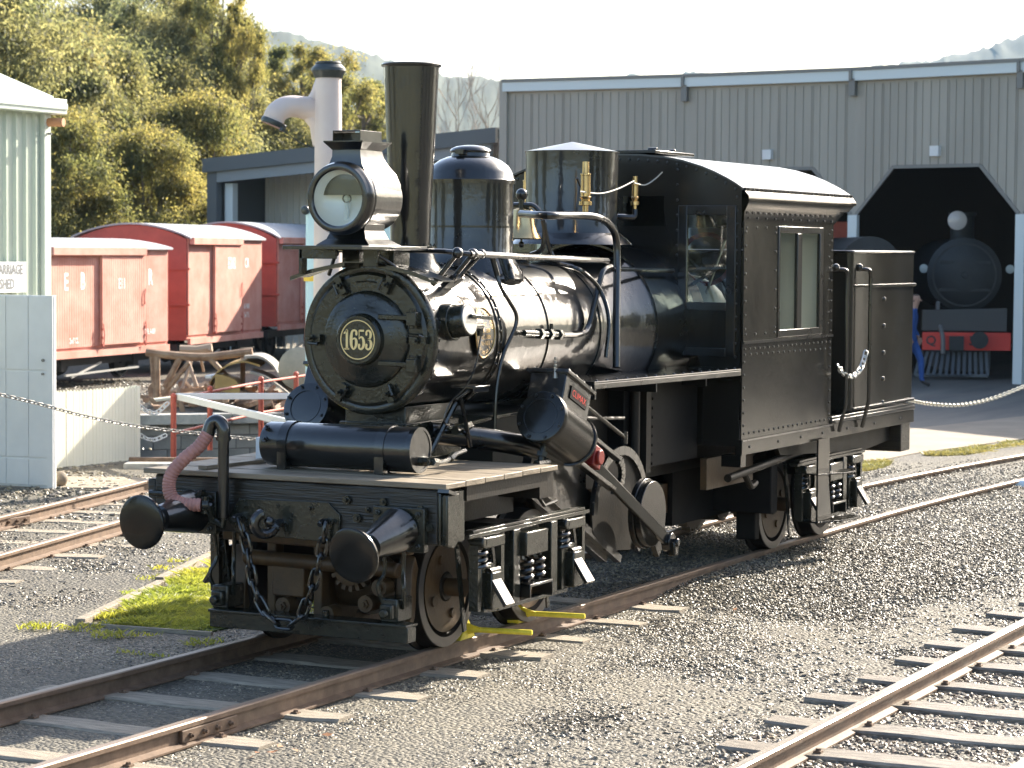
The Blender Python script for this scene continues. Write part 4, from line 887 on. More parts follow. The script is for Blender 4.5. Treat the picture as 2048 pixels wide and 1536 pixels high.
sheet('dark flat plate leaning down the right of the scrap heap', sp2([(500, 742), (530, 752), (560, 772), (590, 796)]), 37.6, 38.8, .04, GREYS)
sheet('brown plate under the bent pipe', sp2([(430, 748), (450, 752), (470, 760), (480, 775)]), 37.9, 39.0, .25, RUSTY2)
rr_ = random.Random(4)
for i, lab in enumerate(('splintered pale board at the left of the scrap heap', 'rusty channel bar lying low in front of the saw horse', 'long grey offcut lying below the yellow brown sheet', 'short timber block behind the red handrail', 'bent brown strip below the dark plate', 'white painted offcut near the heap middle')):
    px = (330, 380, 450, 390, 540, 428)[i]; py = (799, 790, 792, 803, 800, 752)[i]; a = A_(px-(28, 30, 25, 18, 30, 12)[i], py+2, 38); b = A_(px+(28, 30, 25, 18, 30, 14)[i], py-3+rr_.uniform(-3, 3), 38.3)
    P0 = Vector((a.x, a.y, GZ)); o = MB(); o.bar(a-P0, b-P0, .12, .05+.03*(i == 3)); ob = o.build('scrap_bar', (CRM, RUSTM, GREYS, SLEEP, RUSTM, WHT)[i], smooth=0, loc=P0, bevel=.01); tag(ob, lab, 'scrap metal' if i in (1, 2, 4) else 'timber')
o = MB()
for i in range(260):
    px = rr_.uniform(300, 600); D = rr_.uniform(37.0, 40.5); p = gD(px, D, GZ+rr_.uniform(.0, .05)+(.18*max(0, 1-abs(px-440)/150))); s_ = rr_.uniform(.04, .14); o.obox(p, (rr_.gauss(0, 1), rr_.gauss(0, 1), rr_.gauss(0, .4)), (rr_.gauss(0, 1), 1, rr_.gauss(0, 1)), (0, .1, 1), s_*1.6, s_*.5, s_*.25)
o.build('scrap_litter', RUSTM, smooth=0, kind='stuff')
# second tank/grey round plate at the crane foot
o = MB(); P0 = gD(600, 34); o.lathe((0, 0, .82), FH*-1, [(0, .0), (0, .30), (.03, .30), (.05, .27), (.05, 0)], 28); o.box(-.03, .03, -.03, .03, 0, .8); ob = o.build('round_signal_disc', GREYS, loc=P0); tag(ob, 'grey round plate on a post beside the smokebox edge', 'disc')
P0 = gD(597, 36); o = MB(); o.box(-.10, .10, -.12, .12, .62, .92); o.box(-.04, .04, -.04, .04, 0, .62); ob = o.build('red_switch_box', mat('pinkish_red_box', (.55, .12, .10), .6), loc=P0, smooth=0, bevel=.02); tag(ob, 'small pinkish red box beyond the grey round plate', 'box')

# ------------------------------------------------------------------ steam engine in the doorway
D = 49.0; QC = cg((1925-1024)/4900*D, D)
QE = thing('steam_locomotive', 'dark steam engine with a red buffer beam inside the right doorway', 'locomotive', QC)
qd = -FH; qd = (qd+RH*-.10).normalized(); qs = Vector((-qd.y, qd.x, 0))
if qs.dot(RH) < 0: qs = -qs
zq = lambda py: 2.35+(504-py)/4900*D-GZ
QP = lambda s, z, f=0: qs*s+qd*f+Vector((0, 0, z))
SOOT = mat('sooty_black_paint', (.024, .025, .026), .55, var=.2); pxm = D/4900
o = MB(); o.lathe(QP(0, zq(545), 0), -qd, [(-.12, .0), (-.12, .2), (-.08, .55), (-.02, .64), (-.01, .72), (0, .74), (6, .74)], 44); o.build('boiler', SOOT, QE)
o = MB(); ring(o, QP(0, zq(545), .03), qd, .60, .64, .02, 44) if 'ring' in globals() else None; o.lathe(QP(0, zq(545), .10), qd, [(0, .07), (.06, .06), (.06, 0)], 16); o.bar(QP(-.5, zq(575), .08), QP(.5, zq(575), .08), .05, .06); o.bar(QP(-.5, zq(520), .08), QP(.5, zq(520), .08), .05, .06); o.build('smokebox_fittings', SOOT, QE)
o = MB(); c = QP(-.17, zq(437), .15); o.lathe(c-qd*.25, qd, [(0, .16), (.2, .19), (.25, .205), (.25, .19)], 28); hq = o.build('headlight', SOOT, QE)
o = MB(); o.lathe(c, qd, [(0, .19), (.01, .185), (.04, .12), (.05, 0)], 28); o.build('headlight_lens', mat('milky_lens', (.5, .47, .45), .15), hq)
o = MB(); o.lathe(QP(0, zq(480), -.7), Vector((0, 0, 1)), [(0, .3), (.1, .24), (.5, .24), (.55, .28), (.6, .28)], 24); o.build('chimney', SOOT, QE)
o = MB(); o.prism([QP(-.85, zq(693), .55), QP(.87, zq(693), .55), QP(.87, zq(658), .55), QP(-.85, zq(658), .55)], qd*.08); rb_ = o.build('buffer_beam', mat('bright_red_beam', (.62, .05, .035), .5), QE, smooth=0)
textmesh2('beam_lettering', 'Q', .26, IRON, rb_, lambda x, y, z: QP(-.68+x, zq(675)+y, .634), off=.004); textmesh2('beam_lettering', '5', .26, IRON, rb_, lambda x, y, z: QP(.12+x, zq(675)+y, .634), off=.004)
for s, r in ((.24, .17),):
    o = MB(); o.lathe(QP(s, zq(672), .62), qd, [(0, .09), (.25, .09), (.27, r), (.31, r), (.32, 0)], 24); o.build('buffer', SOOT, QE)
o = MB(); o.prism([QP(-.33, zq(693), .64), QP(-.05, zq(693), .64), QP(-.05, zq(665), .64), QP(-.33, zq(665), .64)], qd*.12); o.build('coupler_box', SOOT, QE, smooth=0)
o = MB()
top = [QP(-.80, zq(697), .6), QP(.30, zq(697), .6)]; 
for k in range(13):
    f = k/12; o.bar(QP(-.85+1.25*f, zq(697), .55), QP(-1.0+1.42*f, zq(742), 1.05-.5*abs(f-.45)), .06, .03, up=qd)
o.bar(QP(-1.0, zq(742), .85), QP(.42, zq(742), .85), .05, .06); o.build('cowcatcher', mat('blue_grey_steel', (.09, .10, .11), .5), QE, smooth=0)
o = MB(); o.prism([QP(-.85, zq(655), .2), QP(.8, zq(655), .2), QP(.8, zq(610), .2), QP(-.85, zq(615), .2)], qd*.3); o.box(0, 0, 0, 0, 0, 0); o.obox(QP(0, zq(700), -2), qd, qs, (0, 0, 1), 2.4, .5, .35); o.build('front_platform', mat('grey_platform', (.07, .07, .07), .6), QE, smooth=0)
for s in (-.80, .90):
    o = MB(); o.lathe(QP(s, zq(533), -.2), qd, [(0, .07), (.15, .09), (.17, .085), (.18, 0)], 20); o.build('marker_lamp', mat('pale_lens', (.35, .40, .40), .2) if 'pale_lens' not in bpy.data.materials else bpy.data.materials['pale_lens'], QE)
o = MB(); o.tube(spline([QP(-.52, zq(600), .1), QP(-.53, zq(630), .3), QP(-.46, zq(665), .66), QP(-.45, zq(700), .7)], 4), .045, 8); o.build('brake_hose', mat('grey_hose', (.16, .16, .16), .6), QE)
# a second engine face, mostly hidden, in the next doorway
Q2 = cg((1668-1024)/4900*51.5, 51.5); t = thing('parked_engine', 'dark engine with a reddish cab side glimpsed in the doorway beside the cab', 'locomotive', Q2)
o = MB(); o.lathe((0, 0, 2.2), -FH, [(0, 0), (0, .6), (5, .6)], 32); o.build('boiler', SOOT, t); o = MB(); o.obox(RH*.15+Vector((0, 0, 2.7))+FH*1.5, FH, RH, (0, 0, 1), .4, .25, .45); o.build('cab_side', WRD, t, smooth=0); o = MB(); o.obox(Vector((0, 0, 1.0))+FH*2, FH, RH, (0, 0, 1), 2.2, .8, .45); o.build('underframe', SOOT, t, smooth=0)

# ------------------------------------------------------------------ the locomotive
LO = thing('steam_locomotive', 'black geared steam locomotive numbered 1653 with tall chimney and front headlight', 'locomotive', (0, 0, 0))
def L(mb, name, m=BLK, parent=None, **k): return mb.build(name, m, parent or LO, **k)
Yv = Vector((0, 1, 0)); Xv = Vector((1, 0, 0)); Zv = Vector((0, 0, 1))
ZB = 1.81
# --- boiler
o = MB(); o.cyl((.93, 0, ZB), (1.80, 0, ZB), .447, n=64); sb = L(o, 'smokebox', BLK)
o = MB(); o.lathe((1.765, 0, ZB), Xv, [(0, .447), (0, .456), (.05, .456), (.05, .447)], 64); L(o, 'band', BLK, sb)
o = MB()
for i in range(44):
    t = 2*math.pi*i/44; n = Vector((0, math.cos(t), math.sin(t)))
    for x in (.99,): o.rivet(Vector((x, 0, ZB))+n*.447, n, .012)
for i in range(40):
    t = 2*math.pi*(i+.5)/40; n = Vector((0, math.cos(t), math.sin(t))); o.rivet(Vector((1.79, 0, ZB))+n*.456, n, .012)
L(o, 'rivets', BLK, sb, kind='stuff')
o = MB(); o.lathe((1.80, 0, ZB), Xv, [(0, .44), (0, .465), (.70, .468), (1.48, .475), (1.5, .475), (2.15, .585), (2.17, .60), (2.30, .60), (2.9, .60)], 72); bo = L(o, 'boiler', BLK)
for x, r in ((2.46, .470), (3.27, .478), (3.96, .603)):
    o = MB(); o.lathe((x, 0, ZB), Xv, [(0, r-.004), (0, r+.006), (.055, r+.006), (.055, r-.004)], 64); L(o, 'boiler_band', BLK, bo)
# smokebox front: ring, door, boss, number plate, clamps
o = MB(); o.lathe((.955, 0, ZB), -Xv, [(0, .44), (0, .462), (.03, .462), (.045, .452), (.05, .43), (.045, .41), (.05, .40), (.06, .39), (.06, .20), (.06, 0)], 72); fr = L(o, 'smokebox_front', BLKC)
o = MB(); o.lathe((.895, 0, ZB), -Xv, [(0, .295), (.012, .293), (.024, .285), (.030, .27), (.036, .24), (.052, .19), (.07, .15), (.072, .0)], 64); dr = L(o, 'smokebox_door', BLKC)
o = MB(); o.lathe((.835, 0, ZB), -Xv, [(0, .160), (.045, .155), (.055, .143), (.055, .130), (.050, .127), (.050, 0)], 48); L(o, 'number_plate_boss', BLKC, dr)
o = MB(); ring(o, (.785, 0, ZB), -Xv, .1135, .1195, .004); L(o, 'gold_ring', GOLD, dr, smooth=0)
# digits drawn as swelling strokes: (u to the right as seen from the front, v up)
DIG = {'1': [[(-.28, .62, .13), (-.05, .8, .20), (.06, .98, .10)], [(.06, .95, .30), (.06, -.95, .30)], [(-.26, -.93, .15), (.36, -.93, .15)]],
       '6': [[(.33, .55, .26), (.30, .82, .20), (.02, .93, .14), (-.24, .75, .22), (-.33, .3, .30), (-.34, -.2, .30), (-.30, -.6, .26), (-.05, -.92, .14), (.22, -.72, .22), (.33, -.35, .30), (.27, .0, .24), (.05, .13, .13), (-.2, .0, .1)]],
       '5': [[(.36, .90, .20), (-.25, .90, .20)], [(-.27, .95, .12), (-.27, .08, .10)], [(-.27, .1, .10), (-.02, .28, .14), (.22, .12, .24), (.33, -.3, .30), (.24, -.72, .24), (-.03, -.92, .15), (-.28, -.78, .2), (-.26, -.52, .26)]],
       '3': [[(-.28, .55, .24), (-.28, .80, .17), (-.02, .93, .14), (.22, .75, .24), (.26, .45, .26), (.13, .14, .18), (-.12, .06, .12)], [(-.12, .06, .12), (.15, -.03, .18), (.32, -.35, .30), (.24, -.74, .24), (-.03, -.92, .15), (-.30, -.78, .2), (-.28, -.50, .26)]]}
def digit(mb, ch, org, ru, rv, rn, s, sx, th=.004):
    for st in DIG[ch]:
        P = [(Vector((a, b, 0)), w_) for a, b, w_ in st]
        if len(P) > 2:
            pp = spline([p for p, _ in P], 6); ww = []
            for i in range(len(P)-1):
                for k in range(6): ww.append(P[i][1]*(1-k/6)+P[i+1][1]*k/6)
            ww.append(P[-1][1]); ww = [q*1.22 for q in ww]
        else: pp = [p for p, _ in P]; ww = [w_ for _, w_ in P]
        lft, rgt = [], []
        for i, p in enumerate(pp):
            d = (pp[min(i+1, len(pp)-1)]-pp[max(0, i-1)]).normalized(); n_ = Vector((-d.y, d.x, 0)); lft.append(p+n_*ww[i]/2); rgt.append(p-n_*ww[i]/2)
        W = lambda q, h: Vector(org)+Vector(ru)*(q.x*sx)+Vector(rv)*(q.y*s)+Vector(rn)*h
        n0 = len(mb.v); m_ = len(pp)
        mb.v += [tuple(W(q, th)) for q in lft]+[tuple(W(q, th)) for q in rgt]
        for i in range(m_-1): mb.f.append((n0+i, n0+i+1, n0+m_+i+1, n0+m_+i))
        if len(P) > 2:
            for (q, w_) in (P[0], P[-1]):
                c0 = len(mb.v); mb.v.append(tuple(W(q, th+.0002)))
                for k in range(12): t = 2*math.pi*k/12; mb.v.append(tuple(W(q+Vector((math.cos(t), math.sin(t), 0))*w_*.55, th+.0002)))
                for k in range(12): mb.f.append((c0, c0+1+k, c0+1+(k+1) % 12))
for k, ch in enumerate('1653'):
    o = MB(); digit(o, ch, (.785, (1.5-k)*.0515, ZB), -Yv, Zv, -Xv, .061, .054, .003+.0002*k); L(o, 'digit', GOLD, dr, smooth=0)
# clamps round the rim
o = MB()
for deg in (65, 118, 180, 243, 297, 0):
    t = R(deg); n = Vector((0, -math.cos(t), math.sin(t))); c = Vector((.895, 0, ZB))+n*.365; tt_ = n.cross(Xv)
    dg = MB(); dg.obox(c-Xv*.02, n, tt_, Xv, .055, .022, .016); dg.bolt(c-Xv*.03, -Xv, .022, .028); dg.tube([c-Xv*.02+tt_*.02+n*.03, c-Xv*.045+tt_*.03+n*.02, c-Xv*.045+tt_*.035-n*.045], .011, 8)
    L(dg, 'clamp', BLKC, fr)
for dz in (.135, -.145):
    o = MB(); o.bar((.835, -.115, ZB+dz+.005), (.860, -.33, ZB+dz), .034, .03); o.box(.82, .90, -.375, -.31, ZB+dz-.045, ZB+dz+.035); o.cyl((.85, -.335, ZB+dz-.065), (.85, -.335, ZB+dz+.055), .016)
    L(o, 'hinge', BLKC, fr, bevel=.004)
o = MB(); o.tube([(.885, .07, ZB+.345), (.885, -.0, ZB+.352), (.885, -.06, ZB+.345)], .005, 6); L(o, 'raised_casting_mark', BLKC, fr)
# saddle under the smokebox
o = MB(); o.box(1.0, 1.62, -.21, .21, 1.14, 1.40); o.box(.96, 1.66, -.25, .25, 1.075, 1.15); o.box(.97, 1.65, -.235, .235, 1.26, 1.30)
for y in (-.2, -.1, 0, .1, .2): o.bolt((.962, y, 1.11), -Xv, .016)
L(o, 'saddle', BLKC, bevel=.006)
# --- chimney
o = MB(); prof = [(0, .124), (.25, .130), (.6, .150), (.9, .162), (1.115, .173), (1.12, .186), (1.132, .188), (1.138, .182), (1.13, .168), (.9, .155), (.4, .13)]
o.lathe((1.435, 0, 2.37), Zv, prof, 48, caps=False); ch_ = L(o, 'chimney', BLK)
o = MB(); o.lathe((1.435, 0, 2.20), Zv, [(0, .24), (.03, .20), (.08, .165), (.15, .142), (.155, .168), (.175, .168), (.18, .13)], 40)
for i in range(8): t = i*math.pi/4+.3; o.bolt((1.435+math.cos(t)*.152, math.sin(t)*.152, 2.37), Zv, .012, .012)
L(o, 'chimney_base', BLKC, ch_)
o = MB()
for i in range(40): o.rivet((1.435-.62*(.128+.055*i/40), -.78*(.128+.055*i/40), 2.42+i*.0265), (-.62, -.78, 0), .005, 5)
L(o, 'rivets', BLK, ch_, kind='stuff')
# --- steam dome
o = MB(); o.lathe((2.24, 0, 2.17), Zv, [(0, .36), (.05, .345), (.12, .30), (.17, .283), (.62, .283)], 56); dm = L(o, 'steam_dome', BLK)
o = MB(); o.lathe((2.24, 0, 2.785), Zv, [(0, .283), (0, .295), (.025, .296), (.035, .288), (.075, .278), (.12, .248), (.155, .20), (.175, .15), (.18, .128), (.21, .122)], 56); L(o, 'dome_cap', BLK, dm)
o = MB(); o.lathe((2.24, 0, 2.985), Zv, [(0, .10), (.005, .132), (.015, .136), (.03, .125), (.045, .09), (.052, .04), (.053, 0)], 40); o.box(2.08, 2.13, -.03, .03, 2.975, 3.005); L(o, 'dome_lid', BLK, dm)
o = MB(); o.lathe((2.24, 0, 2.50), Zv, [(0, .283), (0, .287), (.012, .287), (.012, .283)], 56); L(o, 'dome_band', BLK, dm)
# --- sand dome
o = MB(); o.lathe((3.805, 0, 2.40), Zv, [(0, .44), (.04, .40), (.08, .345), (.14, .326), (.645, .330), (.645, .336), (.652, .336)], 56); sd = L(o, 'sand_dome', BLK)
o = MB(); o.lathe((3.805, 0, 3.052), Zv, [(0, .336), (.004, .338), (.075, .0)], 56, caps=False); L(o, 'sand_dome_lid', ROOFM, sd)
# --- bell
BX, BZ = 3.0, 2.43
o = MB(); o.lathe((BX, 0, BZ), Zv, [(0, .135), (.008, .143), (.02, .132), (.05, .112), (.10, .096), (.17, .086), (.20, .078), (.215, .05), (.218, .0)], 40); be = L(o, 'bell', BRASS)
o = MB(); o.tube(spline([(BX, -.02, BZ+.235), (BX, -.10, BZ+.225), (BX, -.165, BZ+.14), (BX, -.175, BZ+.02), (BX, -.15, BZ-.07), (BX, -.06, BZ-.11)], 5), .018, 8)
o.tube(spline([(BX, .02, BZ+.235), (BX, .10, BZ+.225), (BX, .165, BZ+.14), (BX, .175, BZ+.02), (BX, .15, BZ-.07), (BX, .06, BZ-.11)], 5), .018, 8)
o.cyl((BX, 0, BZ-.17), (BX, 0, BZ-.09), .05, .07, 16); o.cyl((BX, 0, BZ+.21), (BX, 0, BZ+.27), .022); o.ball((BX, 0, BZ+.305), .042, 14); L(o, 'bell_yoke', BLK, be)
o = MB(); o.cyl((BX, 0, BZ+.05), (BX, 0, BZ-.03), .008); o.ball((BX, 0, BZ-.035), .022); L(o, 'clapper', BLK, be)
# --- whistle and safety valves
def whistle(x, y, z0, h, r, nm, m=BRASS):
    o = MB(); o.lathe((x, y, z0), Zv, [(0, r*.6), (.04, r*.6), (.045, r*1.3), (.07, r*1.3), (.075, r*.8), (.10, r*1.25), (.105, r), (h*.72, r), (h*.73, r*1.1), (h*.76, r*1.1), (h*.77, r*.72), (h, r*.68)], 20); return L(o, nm, m)
wz = whistle(3.17, -.40, 2.62, .34, .034, 'whistle')
o = MB(); o.tube([onp(1152, 432, 'y', -.42), onp(1156, 395, 'y', -.42), onp(1160, 372, 'y', -.42), onp(1154, 356, 'y', -.42)], .008, 6); L(o, 'whistle_lever', BLK, wz)
whistle(3.85, .38, 2.66, .26, .026, 'whistle')
sv = whistle(4.10, -.36, 2.64, .25, .024, 'safety_valve')
o = MB(); o.tube(spline([(3.98, -.18, 2.60), (4.02, -.30, 2.60), (4.08, -.36, 2.60), (4.10, -.36, 2.65)], 5), .02, 8); L(o, 'pipe', BLK)
cordp = [onp(1160, 383, 'y', -.42), onp(1200, 387, 'y', -.40), onp(1235, 378, 'y', -.38), onp(1268, 362, 'y', -.385)]
o = MB(); o.tube(spline(cordp, 8), .0055, 6); o.tube(spline([onp(1268, 366, 'y', -.385), onp(1290, 370, 'x', 4.3), onp(1310, 358, 'x', 4.5), onp(1325, 344, 'x', 4.54)], 8), .005, 6); L(o, 'whistle_cord', mat('pale_cord', (.55, .52, .45), .7))
# --- headlight
HX, HZ = .60, 2.655
o = MB(); o.lathe((HX-.05, 0, HZ), Xv, [(0, .19), (0, .205), (.02, .218), (.05, .219), (.06, .205), (.085, .212), (.10, .205), (.105, .196), (.44, .19), (.45, .17), (.455, 0)], 56, caps=False)
hl = L(o, 'headlight_body', BLK)
o = MB(); o.lathe((HX-.055, 0, HZ), Xv, [(.0, .165), (-.012, .172), (-.016, .19), (-.01, .205), (.01, .212), (.02, .205)], 56, caps=False); L(o, 'headlight_rim', BLK, hl)
o = MB(); o.lathe((HX-.04, 0, HZ), Xv, [(0, .178), (.03, .165), (.06, .145), (.095, .11), (.115, .07), (.125, .035), (.128, .0)], 48, caps=False); L(o, 'reflector', CHROME, hl)
o = MB(); o.cyl((HX+.05, 0, HZ-.17), (HX+.05, 0, HZ-.02), .014); L(o, 'burner', mat('white_burner', (.7, .75, .75), .3), hl)
o = MB(); o.ball((HX+.05, 0, HZ), .03, 12); L(o, 'lamp_globe', GLASS, hl)
o = MB(); o.lathe((HX-.052, 0, HZ), Xv, [(0, .176), (0, 0)], 48, caps=False); L(o, 'lens', GLASS, hl)
o = MB()   # upper housing: narrows from round body to the square chimney
def rr(x0, x1, y, z): return [(x0, -y, z), (x1, -y, z), (x1, y, z), (x0, y, z)]
def loft(mb, rings):
    n = len(rings[0]); vs = [p for r in rings for p in r]; fs = [(k*n+i, k*n+(i+1) % n, (k+1)*n+(i+1) % n, (k+1)*n+i) for k in range(len(rings)-1) for i in range(n)]
    fs += [tuple(range(n-1, -1, -1)), tuple(range((len(rings)-1)*n, len(rings)*n))]; mb.add(vs, fs)
xa, xb = HX+.02, HX+.38
loft(o, [rr(xa, xb, .185, HZ+.02), rr(xa, xb, .182, HZ+.09), rr(xa, xb, .150, HZ+.15), rr(xa+.01, xb-.03, .115, HZ+.20), rr(xa+.02, xb-.06, .098, HZ+.25), rr(xa+.02, xb-.08, .096, HZ+.29)]); L(o, 'upper_housing', BLK, hl, smooth=40)
o = MB(); loft(o, [rr(xa+.03, xb-.09, .09, HZ+.28), rr(xa-.02, xb-.03, .135, HZ+.335), rr(xa-.02, xb-.03, .135, HZ+.342)]); L(o, 'cowl', BLK, hl, smooth=0)
o = MB(); z0, z1 = HZ+.33, HZ+.405
for y0, y1, za, zb in ((-.095, .095, z1-.006, z1), (-.095, -.089, z0, z1), (.089, .095, z0, z1)): o.box(xa+.02, xb-.08, y0, y1, za, zb)
o.box(xa+.13, xa+.14, -.09, .09, z0, z1-.01); L(o, 'vent_box', BLK, hl, smooth=0, bevel=.004)
o = MB(); loft(o, [rr(xa-.02, xb, .185, HZ-.285), rr(xa-.02, xb, .18, HZ-.275), rr(xa+.02, xb-.06, .135, HZ-.24), rr(xa+.04, xb-.08, .115, HZ-.19), rr(xa+.04, xb-.08, .12, HZ-.12)]); L(o, 'pedestal', BLK, hl, smooth=0)
# --- headlight platform and its lattice brackets
o = MB(); o.box(.36, 1.16, -.27, .27, 2.350, 2.374); pf = L(o, 'headlight_platform', BLK, bevel=.004)
# front apron: nearly flat slotted plate over the smokebox top, drooping to both sides
def P_(x, y, s): return Vector((x, s*y, 2.272-.20*max(0, y-.10)-.12*max(0, y-.35)))
for s in (-1, 1):
    AP = MB(); ys_ = [0, .10, .19, .205, .25, .28, .325, .355, .40, .43, .475, .53]
    if s > 0: ys_[-1] = .485
    for k in range(len(ys_)-1):
        slot = k in (3, 5, 7); y0, y1 = ys_[k], ys_[k+1]; xf = .80 if y1 < .5 else .86
        for xa_, xb_ in ([(xf, xf+.04), (.93, 1.02)] if slot else [(xf, 1.02)]): AP.prism([P_(xa_, y0, s), P_(xb_, y0, s), P_(xb_, y1, s), P_(xa_, y1, s)], (0, 0, .007))
    L(AP, 'slotted_apron', BLK, smooth=0)
    o = MB()
    for k in range(1, 11): o.prism([P_(.795, ys_[k], s), P_(.795, ys_[k+1], s), P_(.795, ys_[k+1], s)-Zv*.018, P_(.795, ys_[k], s)-Zv*.018], (.012, 0, 0))
    L(o, 'apron_lip', BLK, smooth=0)
    o = MB(); o.box(.74, .76, .13, .385, 2.295, 2.352) if s > 0 else o.box(.74, .76, -.16, -.06, 2.25, 2.352)
    if s > 0: o.box(.74, .80, .365, .39, 2.20, 2.352)
    o.box(.90, 1.10, s*.12-.06, s*.12+.06, 2.24, 2.352); L(o, 'platform_bracket', BLKC, pf, bevel=.003)
    o = MB(); o.cyl((.76, s*.14, 2.33), (.90, s*.27, 2.20), .012); o.ball((.76, s*.14, 2.33), .022, 10); L(o, 'platform_stay', BLK, pf)
# --- handrail along the boiler with knobs, crossing in front
o = MB(); o.tube([onp(940, 508, 'y', -.5), onp(1215, 522, 'y', -.5)], .020, 10); hr = L(o, 'handrail', BLK)
o = MB(); o.tube([onp(1225, 538, 'y', -.5), onp(1345, 541, 'y', -.5)], .018, 10); L(o, 'handrail', BLK)
o = MB(); o.tube([(onp(940, 508, 'y', -.5)).xyz, Vector((1.16, -.40, 2.345)), Vector((1.16, .40, 2.36)), Vector((1.3, .5, 2.35)), Vector((4.4, .5, 2.28))], .016, 8); L(o, 'handrail', BLK)
for px, py in ((945, 508), (915, 506)):
    p = onp(px, py, 'y', -.49); o = MB(); o.ball(p, .036, 12); o.cyl(p, (p.x-.02, -.33, 2.14), .015); L(o, 'handrail_knob', BLK, hr)
o = MB(); p = onp(962, 508, 'y', -.49); o.ball(p, .032, 12); q = onp(905, 563, 'y', -.36); o.tube([p, q], [.014, .024], 8); o.obox(q, (1, 0, 0), (0, .8, -.6), (0, .6, .8), .07, .05, .015); o.bolt(q+Vector((-.04, -.03, .02)), (0, -.7, .7), .018); o.bolt(q+Vector((.04, -.03, .02)), (0, -.7, .7), .018); L(o, 'handrail_stay', BLK, hr)
# brake handle like rod to the left of chimney
o = MB(); o.cyl(onp(985, 515, 'y', -.43), onp(995, 552, 'y', -.45), .018); o.tube(spline([onp(995, 552, 'y', -.47), onp(1002, 575, 'y', -.49), onp(1018, 602, 'y', -.50), onp(1032, 628, 'y', -.505), onp(1030, 655, 'y', -.50), onp(1010, 700, 'y', -.47), onp(1000, 735, 'y', -.46), onp(992, 790, 'y', -.45), onp(989, 870, 'y', -.45)], 6), .013, 8); L(o, 'injector_pipe', BLK)
o = MB(); p0, p1 = onp(1005, 510, 'y', -.38), onp(1022, 562, 'y', -.46); o.tube([p0, p1], [.035, .036], 12); L(o, 'check_valve', BLKC)
# --- pipes above the boiler
o = MB(); o.tube(spline([(2.75, -.12, 2.60), onp(1095, 431, 'y', -.42), onp(1150, 431, 'y', -.46), onp(1190, 434, 'y', -.5), onp(1215, 446, 'y', -.5), onp(1230, 468, 'y', -.5), onp(1234, 500, 'y', -.5), onp(1234, 560, 'y', -.52), onp(1233, 640, 'y', -.56), onp(1233, 735, 'y', -.60)], 6), .026, 12); L(o, 'steam_pipe', BLK)
o = MB(); o.tube(spline([onp(1222, 533, 'y', -.5), onp(1208, 540, 'y', -.5), onp(1199, 565, 'y', -.5), onp(1186, 620, 'y', -.5), onp(1176, 655, 'y', -.5), onp(1160, 668, 'y', -.5), onp(1120, 670, 'y', -.5)], 6), .019, 10); L(o, 'feed_pipe', BLK)
o = MB(); a_ = onp(1125, 670, 'y', -.5); b_ = onp(1048, 666, 'y', -.5); dd_ = (b_-a_).normalized(); o.cyl(a_, b_, .022, .02); 
for t in (.1, .35, .6): c = a_.lerp(b_, t); o.cyl(c-dd_*.018, c+dd_*.018, .038, .038, 6)
o.cyl(a_.lerp(b_, .3), a_.lerp(b_, .3)+Zv*.07, .012); o.cyl(b_, b_-dd_*.02, .01); L(o, 'clack_valve', BLKC)
o = MB(); o.tube(spline([onp(1085, 440, 'y', -.2), (3.0, -.25, 2.30), onp(1160, 540, 'y', -.44), onp(1200, 580, 'y', -.52), onp(1218, 640, 'y', -.60), onp(1212, 715, 'y', -.60)], 6), .016, 8); L(o, 'boiler_pipe', BLK)
# --- turbo/gauge drum, maker plate on the smokebox side
n_ = Vector((0, -.985, .17)).normalized(); c = Vector((1.13, 0, 1.91))+Vector((0, -.43, 0))
o = MB(); o.cyl(c+Vector((0, .05, 0)), c+n_*.05, .115, .112, 32); o.cyl(c+n_*.05, c+n_*.145, .098, .098, 32); gd = L(o, 'cylinder_lubricator', BLKC, bevel=.004)
o = MB(); o.cyl(c+n_*.146, c+n_*.153, .092, .090, 32); L(o, 'steel_face', STEEL, gd)
o = MB(); p = c+n_*.16; o.bar(p+Vector((.0, 0, .02)), p+Vector((.27, 0, .0)), .022, .022); L(o, 'crank_arm', BLKC, gd, bevel=.003)
o = MB(); p = c+n_*.12+Vector((.14, 0, -.04)); o.cyl(p+Vector((-.08, 0, 0)), p+Vector((.06, 0, 0)), .028); o.cyl(p+Vector((.06, 0, .02)), p+Vector((.06, 0, -.06)), .02); L(o, 'lubricator_pump', BLK, gd)
o = MB(); o.tube(spline([onp(962, 672, 'y', -.55), onp(957, 700, 'y', -.56), onp(948, 740, 'y', -.56), onp(930, 775, 'y', -.54), onp(905, 800, 'y', -.50), onp(892, 825, 'y', -.47), onp(889, 845, 'y', -.46), onp(900, 853, 'y', -.46)], 6), .0055, 6); L(o, 'oil_line', BLK)
MP = bpy.data.materials.new('maker_plate_metal'); MP = BLK
cx, cz = 1.555, 1.845; nr = .462
def onb(u, v, h=0):   # a patch wrapped on the smokebox
    a = (v+cz-ZB)/nr; return Vector((cx+u, -(nr+h)*math.cos(a), ZB+(nr+h)*math.sin(a)))
o = MB(); vs = [onb(0, 0, .006)]; N = 40
for i in range(N): t = 2*math.pi*i/N; vs.append(onb(.128*math.cos(t), .158*math.sin(t), .006))
o.add(vs, [(0, 1+i, 1+(i+1) % N) for i in range(N)]); mp_ = L(o, 'maker_plate', MP, smooth=0)
o = MB(); o.tube([onb(.128*math.cos(2*math.pi*i/N), .158*math.sin(2*math.pi*i/N), .008) for i in range(N+1)], .005, 6, caps=False); L(o, 'plate_rim', BRASS, mp_)
